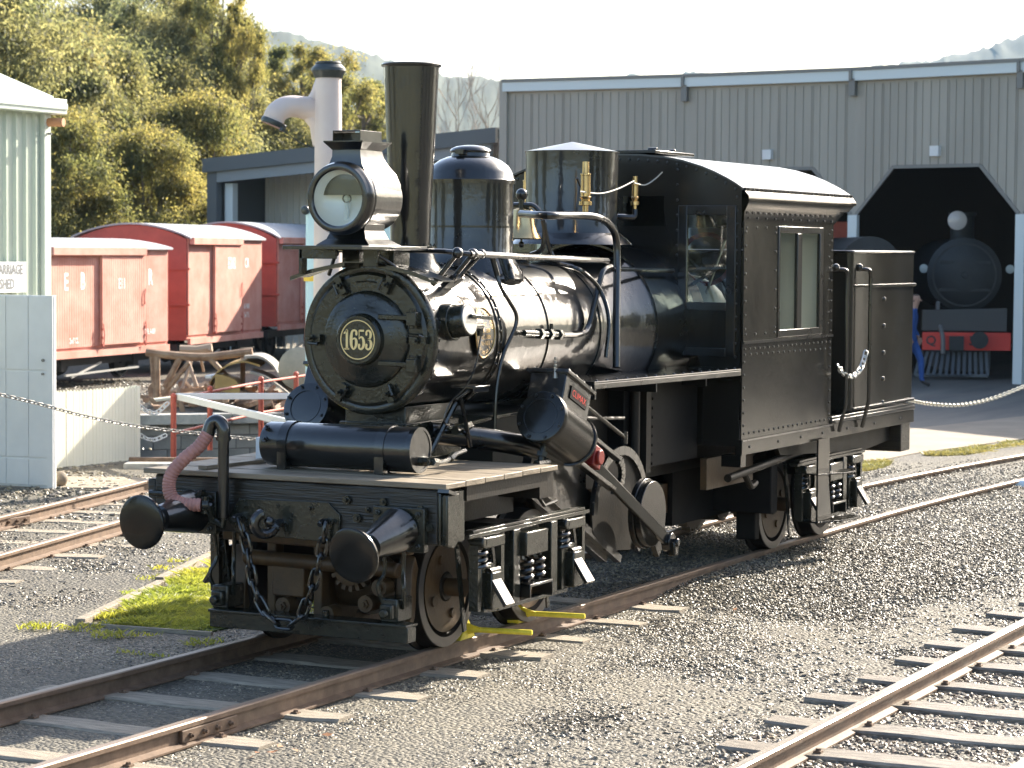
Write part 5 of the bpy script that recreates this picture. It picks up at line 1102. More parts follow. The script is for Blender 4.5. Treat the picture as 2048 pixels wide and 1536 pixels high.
for i, s_ in enumerate(('CLASS B', 'No 1653', 'BUILT', 'COAL 1928')):
    textmesh2('plate_text', ('PAT.', 'FEB. 1888', 'DEC. 1888', 'No 1653')[i], .040, BRASS, mp_, lambda x, y, z, i=i: onb(x, y+.045-.038*i, .009), xs=.85)
for i, chx in enumerate('CLIMAX MFG CO'):
    if chx == ' ': continue
    t = R(165-i*12.5); textmesh2('plate_text', chx, .042, BRASS, mp_, lambda x, y, z, t=t: onb(.098*math.cos(t)+x*math.sin(t)+y*math.cos(t), .125*math.sin(t)-x*math.cos(t)+y*math.sin(t), .009))
for i, chx in enumerate('CORRY PA U.S.A.'):
    if chx == ' ': continue
    t = R(195+i*10.5); textmesh2('plate_text', chx, .036, BRASS, mp_, lambda x, y, z, t=t: onb(.100*math.cos(t)-x*math.sin(t)-y*math.cos(t), .128*math.sin(t)+x*math.cos(t)-y*math.sin(t), .009))
# small step on the smokebox side
o = MB(); o.obox((1.30, -.50, 1.52), (1, 0, 0), (0, 1, 0), (0, 0, 1), .10, .085, .008); o.obox((1.30, -.57, 1.505), (1, 0, 0), (0, 1, 0), (0, 0, 1), .10, .006, .02); o.cyl((1.24, -.52, 1.50), (1.22, -.44, 1.44), .01); o.cyl((1.36, -.52, 1.50), (1.36, -.44, 1.44), .01); L(o, 'smokebox_step', BLK, bevel=.004)
o = MB(); o.tube([(1.25, -.46, 1.45), (1.42, -.44, 1.14)], .014, 8); o.tube([(1.30, -.40, 1.42), (1.16, -.3, 1.12)], .02, 8); L(o, 'stay_rod', BLK)
# --- air reservoir across the deck
zA = 1.195
o = MB(); o.lathe((.42, .40, zA), -Yv, [(0, .0), (0, .10), (.012, .125), (.03, .132), (1.02, .132), (1.03, .128), (1.03, .0)], 48); ar = L(o, 'air_reservoir', BLK)
for y in (.23, -.43):
    o = MB(); ring(o, (.42, y+.03, zA), -Yv, .130, .139, .06, 48); o.box(.30, .34, y-.03, y+.03, 1.055, 1.10); o.box(.50, .54, y-.03, y+.03, 1.055, 1.10); o.box(.287, .293, y-.03, y+.03, 1.055, 1.18); L(o, 'strap', BLK, ar)
o = MB(); ring(o, (.42, -.60, zA), -Yv, .118, .134, .035, 48); o.bolt((.33, .345, 1.285), (-.68, 0, .7), .018); o.bolt((.30, .345, 1.225), (-.95, 0, .3), .018); L(o, 'end_cap', BLK, ar)
o = MB(); o.cyl((.42, -.62, 1.13), (.42, -.69, 1.13), .03, .028, 6); o.tube(spline([(.42, -.68, 1.13), (.5, -.70, 1.12), (.62, -.70, 1.125), (.72, -.70, 1.15), (.85, -.70, 1.165)], 5), .014, 8)
o.cyl((.44, -.70, 1.13), (.50, -.70, 1.12), .025, .025, 6); o.cyl((.66, -.70, 1.13), (.71, -.70, 1.15), .022, .022, 6); L(o, 'reservoir_pipe', BLKC, ar)
# --- deck and front beam
for k in range(6):
    o = MB(); o.box(0+k*.2425, .238+k*.2425, -1.025, 1.01, 1.018+random.uniform(-.001, .002), 1.052+random.uniform(-.003, .001)); L(o, 'deck_plank', DECKW, bevel=.004)
o = MB(); o.box(.02, .30, -.965, .94, .70, 1.015); o.box(.03, .28, .94, 1.0, .72, .985); bm_ = L(o, 'buffer_beam', BEAMW, bevel=.012)
o = MB(); o.box(.005, .30, -.99, -.968, .70, 1.0); o.prism([(.01, -1.03, .99), (.16, -1.03, .99), (.16, -1.03, .72), (.10, -1.03, .68), (.01, -1.03, .70)], (0, .038, 0)); L(o, 'end_plate', BLKC, bm_, bevel=.01)
o = MB(); o.obox((.045, -1.01, 1.0), (1, 0, -.25), (0, 1, 0), (.25, 0, 1), .05, .035, .01); L(o, 'corner_notch_plate', BLK, bm_)
o = MB(); o.prism([(.018, .36, .70), (.018, .42, .78), (.018, .34, .90), (.018, -.26, .91), (.018, -.34, .84), (.018, -.34, .72), (.018, -.28, .68)], (-.014, 0, 0)); dp_ = L(o, 'draw_plate', BLKC, bm_, bevel=.003)
for y, z in ((.85, .90), (.62, .92), (.80, .78), (.56, .90), (.30, .86), (.08, .87), (-.14, .87), (-.30, .80), (-.38, .93), (-.52, .88), (-.86, .90), (-.92, .80), (-.62, .93), (-.45, .83)):
    o = MB(); o.bolt((.018, y, z), -Xv, random.choice((.018, .024, .028)), .018); L(o, 'bolt', BLKC, bm_)
# side sill under the deck, right side
o = MB(); o.box(.3, 1.44, -1.0, -.90, .93, 1.016); o.box(.3, 1.44, .90, 1.0, .93, 1.016); L(o, 'deck_side_sill', DUSTY)
o = MB(); o.box(1.25, 1.44, -1.0, -.72, .86, .93); o.tube([(1.3, -.9, .95), (1.42, -.95, .80), (1.55, -.97, .82)], .012, 6); L(o, 'deck_bracket', DUSTY)
o = MB(); o.box(.06, .22, .60, .66, 1.053, 1.075); o.bar((.25, .62, 1.064), (1.4, .55, 1.064), .07, .02); L(o, 'loose_plank', DECKW)
o = MB(); o.obox((.72, .62, 1.13), (.3, -1, 0), (1, .3, 0), (0, 0, 1), .045, .03, .07); L(o, 'white_card', mat('white_card', (.75, .77, .78), .6), smooth=0)
# draw hook
o = MB(); hc = onp(552, 1047, 'x', -.14); rad = .062
pts = [hc+Vector((0, .0, 0))+Vector((-.0, math.cos(R(a))*0, 0)) for a in (0,)]
hp = []
for a in range(60, 331, 18): hp.append(Vector((-.02-.055*math.cos(R(a))-.07, .075+.02*math.sin(R(a)), .785+.062*math.sin(R(a)))))
ho = [(-.0, .04, .80), (-.07, .04, .80)]
o.tube(spline([(.02, .055, .775), (-.05, .06, .775), (-.09, .07, .775)], 4), .026, 10)
arc = [Vector((-.115+.052*math.cos(R(a)), .085+.045*math.cos(R(a))*-.9, .78+.062*math.sin(R(a)))) for a in (-20, -60, -95, -130, -165, -200, -235, -262)]
o.tube(spline([Vector((-.085, .07, .76))]+arc, 3), [.030]*(3*8)+[.016], 10); o.ball((-.11, .06, .79), .032, 12); L(o, 'draw_hook', BLK)
# safety chain of separate links
cp = spline([(478, 1040), (492, 1085), (500, 1130), (510, 1180), (528, 1220), (552, 1246), (580, 1240), (600, 1245), (612, 1212), (628, 1165), (640, 1118), (648, 1078), (652, 1048)] and [Vector((a, b, 0)) for a, b in ((478, 1040), (492, 1085), (500, 1130), (510, 1180), (528, 1220), (552, 1246), (580, 1250), (600, 1238), (612, 1208), (628, 1165), (640, 1118), (648, 1078), (652, 1048))], 10)
wp = [onp(p.x, p.y, 'x', -.055) for p in cp]; acc = [0]
for a, b in zip(wp[:-1], wp[1:]): acc.append(acc[-1]+(b-a).length)
chn = MB(); LN = .092; nl = int(acc[-1]/LN)
def along(s):
    for i in range(len(acc)-1):
        if acc[i+1] >= s: t = (s-acc[i])/(acc[i+1]-acc[i]+1e-9); return wp[i].lerp(wp[i+1], t)
    return wp[-1]
o = MB(); o.tube([(.0, .33, .80), (-.05, .33, .80), (-.07, .33, .785)], .018, 8); o.tube([(.0, -.25, .80), (-.05, -.25, .80), (-.07, -.25, .785)], .018, 8); chr_ = L(o, 'chain_eye', BLK)
for i in range(nl):
    o = MB(); a, b = along(i*acc[-1]/nl), along((i+1)*acc[-1]/nl); link_mesh(o, a, b, Vector((0, 1, .2)) if i % 2 else Vector((1, .35, 0))); L(o, 'chain_link', BLK, chr_)
# buffers
def buffer(hx, hy, hz, by, bz):
    h = Vector((hx, hy, hz)); b = Vector((.02, by, bz)); d = (b-h).normalized(); Lg = (b-h).length
    o = MB(); o.lathe(h, d, [(-.012, 0), (-.012, .06), (-.008, .13), (0, .152), (.008, .157), (.022, .155), (.03, .13), (.05, .07), (.07, .05)], 48); bh = L(o, 'buffer_head', BLKS)
    o = MB(); o.lathe(h, d, [(.05, .045), (.07, .062), (.09, .062), (.10, .052), (.16, .055), (.17, .075), (.20, .08), (Lg-.14, .115), (Lg-.06, .125), (Lg-.05, .13)], 36); L(o, 'buffer_housing', BLK, bh)
    o = MB(); x, y, z = frame(d); o.box(-.03, .02, by-.165, by+.165, bz-.13, bz+.12)
    for sy in (-1, 1):
        for sz in (-1, 1): o.bolt((-.03, by+sy*.13, bz+sz*.09-.005), -Xv, .018)
    L(o, 'buffer_flange', BLKC, bh, bevel=.006)
buffer(-.50, .679, .79, .645, .815); buffer(-.50, -.717, .685, -.74, .79)
# vacuum stand pipe and pink hose
vx = -.06; vp_ = [onp(447, 1035, 'x', vx), onp(447, 975, 'x', vx), onp(447, 880, 'x', vx)]
o = MB(); o.tube(vp_, .033, 16); va = L(o, 'vacuum_pipe', BLK)
o = MB(); o.tube(spline([onp(447, 882, 'x', vx), onp(447, 858, 'x', vx), onp(438, 843, 'x', vx), onp(424, 846, 'x', vx-.01), onp(416, 868, 'x', vx-.02)], 5), .039, 16); o.cyl(onp(447, 880, 'x', vx), onp(447, 874, 'x', vx), .046, .046); L(o, 'pipe_elbow', BLK, va)
hs = [onp(417, 866, 'x', vx-.02), onp(398, 893, 'x', vx-.05), onp(368, 918, 'x', vx-.09), onp(345, 945, 'x', vx-.12), onp(338, 972, 'x', vx-.13), onp(345, 996, 'x', vx-.13), onp(368, 1008, 'x', vx-.11), onp(402, 1010, 'x', vx-.07)]
sp_ = spline(hs, 26); o = MB(); o.tube(sp_, [.036+.0045*abs(math.sin(i*.52)) for i in range(len(sp_))], 16); L(o, 'ribbed_hose', PINK, va)
o = MB(); q = onp(404, 1010, 'x', vx-.07); o.cyl(q, q+Vector((.02, -.03, 0)), .034); o.cyl(q+Vector((.01, -.015, -.05)), q+Vector((.01, -.015, .05)), .022); o.tube([q+Vector((.02, -.03, 0)), onp(425, 1040, 'x', vx), onp(447, 1050, 'x', vx), onp(447, 1030, 'x', vx)], .024, 10); L(o, 'hose_coupling', BLKC, va)
o = MB(); o.tube([onp(300, 985, 'x', -.02), onp(400, 990, 'x', -.02)], .018, 8); o.cyl(onp(395, 990, 'x', -.05), onp(408, 990, 'x', -.05), .035, .035, 6); L(o, 'hand_bar', BLKC)
# --- main frame
o = MB()
for s in (-1, 1): o.box(.3, 8.5, s*.44-.05, s*.44+.05, .74, .96)
o.box(1.0, 1.7, -.6, .6, .72, .86); o.box(6.5, 7.2, -.6, .6, .72, .86); o.box(3.0, 4.55, -.5, .5, .74, 1.5); L(o, 'main_frame', DUSTY)
o = MB(); o.cyl((3.3, 0, .55), (4.0, 0, .55), .30, .30, 24); o.cyl((4.0, 0, .52), (6.2, 0, .42), .05); o.cyl((1.8, 0, .45), (3.3, 0, .5), .045); L(o, 'gearbox', RUSTY)
o = MB(); o.box(3.35, 4.52, -.62, .62, .86, 1.50); L(o, 'firebox_casing', MATTE)
o = MB(); o.box(3.56, 3.64, -.70, -.62, .82, 1.50); o.cyl((3.45, -.66, .82), (3.45, -.66, 1.5), .035); L(o, 'casing_stay', DUSTY)
o = MB(); o.rivets((3.66, -.70, .88), (3.66, -.70, 1.46), 10, -Yv, .012); o.box(3.64, 4.5, -.695, -.62, .86, 1.50); L(o, 'riveted_panel', MATTE)
o = MB(); o.box(4.56, 5.5, -.75, -.70, .62, .85); o.box(3.9, 4.9, -.3, .3, .40, .62); L(o, 'ash_pan', RUSTY)
o = MB(); o.tube(spline([(5.05, -.85, .72), (5.12, -.85, .66), (5.2, -.85, .60), (5.3, -.85, .62)], 4), .025, 8); o.cyl((4.7, -.86, .70), (6.4, -.86, .80), .03); L(o, 'brake_pipe', DUSTY)
# running board
rb0 = onp(1170, 750, 'z', 1.52); rb1 = onp(1240, 754, 'z', 1.515)
o = MB(); o.prism([(2.25, -.45, 1.505), (2.25, -.90, 1.505), (3.0, -.955, 1.505), (4.55, -1.015, 1.50), (4.55, -.45, 1.50)], (0, 0, .014)); o.prism([(2.25, -.90, 1.47), (3.0, -.955, 1.47), (4.55, -1.015, 1.465), (4.55, -1.015, 1.50), (3.0, -.955, 1.505), (2.25, -.90, 1.505)], (0, .012, 0)); rb = L(o, 'running_board', BLK, smooth=0, bevel=.003)
o = MB(); o.rivets((2.35, -.87, 1.519), (4.5, -.98, 1.516), 16, Zv, .012); L(o, 'rivets', BLK, rb, kind='stuff')
o = MB(); o.prism([(2.25, .45, 1.505), (2.25, .92, 1.505), (4.55, 1.0, 1.50), (4.55, .45, 1.50)], (0, 0, .014)); L(o, 'running_board', BLK, smooth=0)
o = MB()
for x in (2.3, 3.3, 4.2): o.box(x, x+.02, -.88, -.45, 1.40, 1.505)
L(o, 'board_bracket', BLK, rb)
# --- cylinders
CA = Vector((.93, 0, -.366)).normalized()
def cylinder(s):
    y = s*.845; c0 = Vector((1.60, y, 1.325)); nn = Vector((CA.z*-1, 0, CA.x)).normalized()  # upward normal to the axis
    if nn.z < 0: nn = -nn
    o = MB(); o.lathe(c0, CA, [(-.03, 0), (-.03, .15), (-.025, .163), (.0, .170), (.012, .170), (.014, .158), (.46, .158), (.462, .168), (.485, .168), (.5, .15), (.52, .07), (.60, .06)], 48); cy = L(o, 'steam_cylinder', BLKS if s < 0 else BLK)
    x, yy, z = frame(CA)
    o = MB(); ring(o, c0-CA*.031, -CA, .108, .113, .004, 48)
    for i in range(8):
        t = 2*math.pi*(i+.5)/8; o.bolt(c0-CA*.03+(x*math.cos(t)+yy*math.sin(t))*.145, -CA, .012, .010)
    L(o, 'cylinder_cover_bolts', BLK, cy)
    # valve chest
    b0 = c0+nn*.13+CA*.03; o = MB()
    q = [b0+Vector((0, -.16, 0)), b0+Vector((0, .10, 0)), b0+Vector((0, .10, 0))+nn*.13, b0+Vector((0, -.16, 0))+nn*.13]
    o.obox(c0+CA*.24+nn*.21+Vector((0, .03*(-s), 0)), CA, Yv, nn, .20, .125, .10)
    vc = L(o, 'valve_chest', BLK, cy, bevel=.008)
    o = MB(); o.obox(c0+CA*.24+nn*.315+Vector((0, .03*(-s), 0)), CA, Yv, nn, .225, .145, .012)
    for i in range(4):
        for sy in (-1, 1): o.bolt(c0+CA*(.07+.115*i)+nn*.327+Vector((0, .03*(-s)+sy*.12, 0)), nn, .013, .012)
    L(o, 'chest_lid', BLK, vc, bevel=.004)
    o = MB(); p = c0+CA*.03+nn*.30+Vector((0, s*.02, 0)); 
    for k in range(4): o.cyl(p+Zv*(.02+.022*k), p+Zv*(.034+.022*k), .014-.002*k, .014-.002*k, 8)
    o.cyl(p-Zv*.03, p+Zv*.02, .018, .012, 8); L(o, 'oil_cup', STEEL, vc)
    if s < 0:
        pc_ = c0+CA*.25+nn*.215+Vector((0, -.098, 0))
        o = MB(); o.obox(pc_, CA, Yv, nn, .125, .006, .040); pl = L(o, 'name_plate', MATTE, vc)
        textmesh2('plate_text', 'CLIMAX', .060, mat('signal_red_letters', (.62, .035, .025), .5) if 'signal_red_letters' not in bpy.data.materials else bpy.data.materials['signal_red_letters'], pl, lambda xx, yy_, zz: pc_+CA*xx+nn*yy_+Vector((0, -.0075, 0)))
    # guides, crosshead, rod
    for q in (-1, 1):
        o = MB(); a = c0+CA*.48+nn*q*.105; b = c0+CA*1.20+nn*q*.105; o.bar(a, b, .06, .028, up=nn); L(o, 'slide_bar', BLK, cy, bevel=.004)
    arcp = [c0+CA*(1.20+.105*math.sin(R(a)))+nn*.105*math.cos(R(a)) for a in range(0, 181, 18)]
    o = MB()
    for a, b in zip(arcp[:-1], arcp[1:]): o.bar(a, b, .06, .028, up=Yv)
    L(o, 'guide_yoke', BLK, cy)
    o = MB(); ch0 = c0+CA*.82; o.obox(ch0, CA, Yv, nn, .06, .035, .07); o.cyl(ch0+Vector((0, s*.03, 0)), ch0+Vector((0, s*.06, 0)), .05); o.cyl(c0+CA*.5, ch0, .022); L(o, 'crosshead', REDP, cy, bevel=.008)
    crc = Vector((3.17, s*.90, .585)); pin = crc+Vector((.12, s*.09, -.20))
    o = MB(); a = ch0+Vector((0, -s*.05, 0)); o.bar(a, pin, .03, .085, up=nn); o.cyl(pin-Vector((0, .03, 0)), pin+Vector((0, .03, 0)), .065, .065, 24); L(o, 'connecting_rod', BLKS, cy, bevel=.006)
    o = MB(); o.cyl(pin+Vector((0, -s*.05, 0)), pin+Vector((0, s*.075, 0)), .03); o.obox(pin+Vector((0, s*.03, -.04)), Xv, Yv, Zv, .035, .03, .05); L(o, 'crank_pin', BLKS, cy, bevel=.01)
    o = MB(); o.cyl(crc-Vector((0, s*.02, 0)), crc+Vector((0, s*.025, 0)), .222, .222, 48); o.cyl(crc-Vector((0, s*.06, 0)), crc-Vector((0, s*.02, 0)), .238, .238, 48); o.obox(crc+Vector((.09, 0, -.12)), (.16, 0, -.19), Yv, (.19, 0, .16), .16, .02, .10); L(o, 'crank_disc', BLKS, bevel=.004)
    gc = Vector((3.0, s*.72, .62)); o = MB(); poly = [gc+Vector((.42*math.cos(R(a)), 0, .40*math.sin(R(a)))) for a in range(-48, 181, 12)]+[gc+Vector((-.40, 0, -.12)), gc+Vector((-.18, 0, -.26))]; o.prism(poly, (0, s*.02, 0)); L(o, 'crank_guard', DUSTY, smooth=0)
    o = MB()
    for a in range(-48, 180, 12):
        p = gc+Vector((.42*math.cos(R(a)), s*.04, .40*math.sin(R(a)))); q = gc+Vector((.42*math.cos(R(a+12)), s*.04, .40*math.sin(R(a+12)))); o.bar(p, q, .06, .014, up=Yv)
    L(o, 'guard_rim', BLK)
    # frame plate that carries the cylinder
    o = MB(); o.bar((1.75, s*.66, 1.0), (3.0, s*.66, .42), .06, .34, up=Zv); o.bar((1.9, s*.70, .84), (3.05, s*.72, .28), .05, .05, up=Zv); o.box(1.6, 2.6, s*.62-.06, s*.62+.06, .82, 1.02); L(o, 'cylinder_frame', BLK)
    o = MB(); p0 = (1.32, s*.30, 1.22); o.tube(spline([(1.25, s*.24, 1.23), (1.5, s*.44, 1.19), (1.75, s*.66, 1.13), (2.0, s*.78, 1.05)], 6), .07, 16); L(o, 'exhaust_pipe', BLK)
    o = MB(); o.tube([c0+CA*.08-nn*.16, c0+CA*.08-nn*.27], .02, 8); o.tube([c0+CA*.08-nn*.25+Vector((-.06, 0, -.02)), c0+CA*.08-nn*.25+Vector((.10, 0, -.02))], .025, 8); o.cyl(c0+CA*.08-nn*.20, c0+CA*.08-nn*.23, .035, .035, 6); L(o, 'drain_cock', BLKC, cy)
cylinder(-1); cylinder(1)
o = MB(); o.tube(spline([(2.05, -.62, 1.33), (2.6, -.66, 1.26), (3.25, -.66, 1.22)], 4), .014, 8); o.cyl((2.1, -.80, 1.45), (2.85, -.85, 1.12), .014); o.cyl((2.85, -.85, 1.08), (2.85, -.85, 1.16), .02); L(o, 'valve_rod', BLK)
o = MB(); o.tube([(1.2, -.40, 1.26), (1.75, -.44, 1.30), (2.2, -.5, 1.32)], .012, 8); o.cyl((1.25, -.42, 1.25), (1.33, -.42, 1.26), .03, .03, 6); o.cyl((1.38, -.42, 1.26), (1.44, -.42, 1.27), .03, .03, 6); L(o, 'drain_line', BLKC)
o = MB(); o.box(1.9, 3.3, -.35, .35, .96, 1.30); o.box(1.7, 2.6, -.5, .5, .86, .96); L(o, 'under_boiler_casing', mat('olive_grey_plate', (.03, .029, .022), .6, var=.3))
# --- trucks
def truck(xc):
    ax = (xc-.565, xc+.565); T = MB()
    for x in ax:
        for s in (-1, 1):
            c = Vector((x, s*.565, .36)); o = MB()
            o.lathe(c-Vector((0, s*.07, 0)), (0, s, 0), [(0, .30), (0, .392), (.022, .395), (.030, .365), (.13, .358), (.135, .345), (.135, .30), (.10, .285), (.06, .24), (.055, .12), (.12, .085), (.14, .08), (.14, 0)], 48); wh = L(o, 'wheel', DUSTY)
            o = MB(); ring(o, c+Vector((0, s*.066, 0)), (0, s, 0), .30, .357, .002, 48); L(o, 'tyre_face', mat('greasy_steel', (.10, .09, .08), .4, metal=.4) if 'greasy_steel' not in bpy.data.materials else bpy.data.materials['greasy_steel'], wh)
            o = MB(); ring(o, c+Vector((0, s*.056, 0)), (0, s, 0), .09, .27, .004, 40)
            for k in range(4): t = k*math.pi/2+.4; o.cyl(c+Vector((math.cos(t)*.18, s*.05, math.sin(t)*.18)), c+Vector((math.cos(t)*.18, s*.075, math.sin(t)*.18)), .03, .03, 12)
            L(o, 'wheel_web', RUSTY, wh)
            o = MB(); o.box(x-.07, x+.07, s*.92-.045, s*.92+.045, .25, .47); o.box(x-.09, x+.09, s*.885-.02, s*.885+.02, .24, .52)
            ab = L(o, 'axle_box', BLKC, bevel=.008)
            o = MB(); o.obox((x-.01, s*.985, .375), (1, 0, 0), (0, s*.55, -.83), (0, s*.83, .55), .058, .115, .012); L(o, 'axle_box_lid', BLK, ab, bevel=.004)
            o = MB(); o.cyl((x-.06, s*.935, .475), (x+.06, s*.935, .475), .022); L(o, 'lid_hinge', BLK, ab)
            o = MB(); hp = [(x-.12+.045*math.cos(t*.5), s*.90+.045*math.sin(t*.5), .49+.135*t/46) for t in range(47)]; o.tube(hp, .013, 6); L(o, 'coil_spring', BLK)
            o = MB(); hp = [(x+.12+.03*math.cos(t*.5), s*.84+.03*math.sin(t*.5), .49+.135*t/46) for t in range(47)]; o.tube(hp, .011, 6); L(o, 'coil_spring', BLK)
            o = MB(); o.obox((x-.02, s*.915, .65), Xv, Yv, Zv, .13, .045, .032); o.cyl((x-.15, s*.87, .655), (x-.15, s*.96, .655), .032, .032); L(o, 'spring_cap', BLKC, bevel=.008)
            o = MB(); o.bar((x+.05, s*.90, .62), (x+.10, s*.90, .45), .012, .03); o.bar((x-.22, s*.80, .70), (x-.10, s*.80, .12), .012, .04); L(o, 'hanger', BLKC)
        o = MB(); o.cyl((x, -.75, .36), (x, .75, .36), .055, .055, 16); o.cyl((x, -.2, .36), (x, .05, .36), .16, .16, 24); o.cyl((x, .05, .36), (x, .12, .36), .24, .24, 32); L(o, 'axle', RUSTY)
        o = MB()
        for k in range(20): t = k*math.pi/10; o.bar((x+math.cos(t)*.24, .05, .36+math.sin(t)*.24), (x+math.cos(t)*.24, .12, .36+math.sin(t)*.24), .03, .03)
        L(o, 'gear_teeth', RUSTY, kind='stuff')
    for s in (-1, 1):
        y = s*.895; o = MB(); o.box(xc-.86, xc+.80, y-.035, y+.035, .688, .712); o.box(xc-.80, xc+.74, y-.03, y+.03, .715, .732)
        o.box(xc-.48, xc+.48, y-.035, y+.035, .225, .25)
        o.bar((xc-.48, y, .237), (xc-.66, y, .25), .06, .025); L(o, 'side_frame_bar', BLKC, bevel=.003)
        for q in (-.26, .26): o = MB(); o.box(xc+q-.045, xc+q+.045, y-.045, y+.045, .25, .688); L(o, 'side_frame_column', BLKC, bevel=.004)
        for q in (-.42, .42, -.72, .72): o = MB(); o.box(xc+q-.02, xc+q+.02, y-.03, y+.03, .25, .688); L(o, 'pedestal_guide', BLKC)
        for q0, q1 in ((-.20, -.12), (.19, .10)): o = MB(); o.bar((xc+q0, y, .69), (xc+q1, y, .3), .02, .02); L(o, 'spring_rod', BLKC)
        o = MB(); o.box(xc-.20, xc+.10, y-.08, y+.08, .52, .665); L(o, 'bolster_end', BLKC, bevel=.008)
        for q in (-.13, .03):
            o = MB(); o.tube([(xc+q+.038*math.cos(t*.55), s*.935+.038*math.sin(t*.55), .36+.15*t/40) for t in range(41)], .014, 6); L(o, 'coil_spring', BLK)
        o = MB(); o.box(xc-.20, xc+.12, s*.93-.07, s*.93+.07, .335, .352); o.box(xc-.20, xc-.19, s*.93-.07, s*.93+.07, .27, .352); o.box(xc+.11, xc+.12, s*.93-.07, s*.93+.07, .25, .352); L(o, 'spring_plank', BLK, bevel=.003)
    o = MB(); o.box(xc-.14, xc+.14, -.88, .88, .56, .70); L(o, 'bolster', DUSTY)
    return
truck(1.33); truck(6.86)
o = MB(); o.box(4.9, 8.2, -.34, -.28, .30, .74); o.box(4.9, 8.2, .28, .34, .30, .74); L(o, 'light_block_plate', MATTE)  # added plates that stop light showing through between the wheels
o = MB(); o.box(5.72, 5.86, -.82, .82, .34, .74); L(o, 'truck_end_beam', MATTE, bevel=.01)
o = MB(); o.box(5.80, 5.90, -.66, -.50, .12, .55); o.box(5.80, 5.90, .50, .66, .12, .55); L(o, 'rear_brake_hanger', MATTE, bevel=.01)
# brake beam, shoes and hangers at the front
o = MB(); o.box(.12, .22, -.72, .62, .115, .205); o.box(.10, .24, -.72, .62, .205, .222); o.cyl((.17, -.15, .222), (.17, -.15, .26), .02); bb = L(o, 'brake_beam', BLKC, bevel=.004)
for s in (-1, 1):
    o = MB(); o.box(.16, .34, s*.575-.055, s*.575+.055, .22, .36); o.box(.12, .2, s*.575-.04, s*.575+.04, .24, .33); o.cyl((.12, s*.575, .28), (.08, s*.575, .28), .03, .03, 6); L(o, 'brake_block_holder', BLKC, bb, bevel=.01)
    o = MB()
    for y in (-.06, .06): o.tube(spline([(.22, s*.575+y, .30), (.18, s*.575+y*1.4, .42), (.22, s*.575+y, .52), (.20, s*.575+y*1.3, .72)], 5), .013, 8)
    L(o, 'brake_hanger', BLKC, bb)
    o = MB(); o.prism([(.34, s*.565-.05, .12), (.40, s*.565-.05, .22), (.44, s*.565-.05, .50), (.40, s*.565-.05, .58), (.36, s*.565-.05, .5), (.34, s*.565-.05, .3)], (0, .10, 0)); L(o, 'brake_shoe', RUSTY, bb, bevel=.006)
o = MB(); o.bar((.28, .62, .66), (.28, -.66, .64), .05, .08); o.cyl((.32, .5, .52), (.32, -.55, .50), .045); o.box(.34, .44, .30, .36, .15, .64); o.box(.34, .44, -.02, .04, .15, .64); o.box(.3, .42, .08, .30, .30, .52); L(o, 'brown_cross_casting', RUSTY, bevel=.01)
o = MB(); c = Vector((.34, -.22, .49)); o.lathe(c, -Xv, [(0, .0), (0, .10), (.03, .10), (.035, .085), (.035, .05), (.05, .04), (.05, 0)], 32)
for k in range(16): t = k*math.pi/8; p = c+Vector((.02, math.cos(t)*.115, math.sin(t)*.115)); o.obox(p, (1, 0, 0), (0, math.cos(t), math.sin(t)), (0, -math.sin(t), math.cos(t)), .03, .02, .012)
L(o, 'pinion_gear', RUSTY)
for y, z in ((-.45, .40), (-.36, .30), (.2, .25), (-.1, .22)):
    o = MB(); o.cyl((.36, y, z), (.26, y, z), .05, .05, 12); o.bolt((.26, y, z), -Xv, .028); L(o, 'bearing_cap', RUSTY)
# --- cab
CX0, CX1, CY = 4.55, 6.50, 1.02
def arch(y):  # roof height over y
    a = abs(y); return 3.065-.24*(a/1.0)**2.6 if a < 1.0 else 2.81
ysr = [-1.0, -.96, -.9, -.8, -.7, -.55, -.4, -.2, 0, .2, .4, .55, .7, .8, .9, .96, 1.0]
o = MB(); wy = (.585, .895)
# the front sheet leaves the boiler opening free
def base(y): return 1.52 if abs(y) >= .62 else (1.81+math.sqrt(max(0, .60**2-y*y)) if abs(y) < .60 else 1.81)
fholes = [(wy[0], wy[1], 1.99, 2.62), (-wy[1], -wy[0], 1.99, 2.62), (.065, .395, 2.54, 2.76), (-.395, -.065, 2.54, 2.76)]
o.holed(ysr+[-.61, .61, -.5, .5, -.3, .3, -.1, .1], base, arch, fholes, lambda u, v: Vector((CX0, u, v)), (.012, 0, 0)); cf = L(o, 'cab_front', CABS, smooth=0)
o = MB(); o.box(CX0+.002, CX0+.012, -1.0, -.625, .95, 1.519); o.box(CX0+.002, CX0+.012, .625, 1.0, .95, 1.519); L(o, 'lower_front_panel', CABS, cf, smooth=0)
for s in (-1, 1):
    a, b = sorted((s*wy[0], s*wy[1]))
    o = MB()
    for (y0, y1, z0, z1) in ((a-.07, a, 1.60, 2.69), (b, b+.07, 1.60, 2.69), (a, b, 2.62, 2.69), (a, b, 1.93, 1.99), (a, b, 1.60, 1.66)): o.box(CX0-.022, CX0-.001, y0, y1, z0, z1)
    fd = L(o, 'front_door_frame', BLK, cf, bevel=.004)
    o = MB(); o.box(CX0-.008, CX0-.001, a, b, 1.66, 1.93); L(o, 'door_panel', BLKS, fd)
    o = MB(); o.box(CX0+.003, CX0+.006, a, b, 1.99, 2.62); L(o, 'window_pane', GLASS, fd, smooth=0)
    a, b = sorted((s*.065, s*.395)); o = MB(); o.box(CX0+.003, CX0+.006, a, b, 2.54, 2.76); L(o, 'window_pane', GLASS, cf, smooth=0)
o = MB()
for i in range(26):
    y = -.97+1.94*i/25; z = arch(y)-.035; o.rivet((CX0, y*.98, z), -Xv, .012)
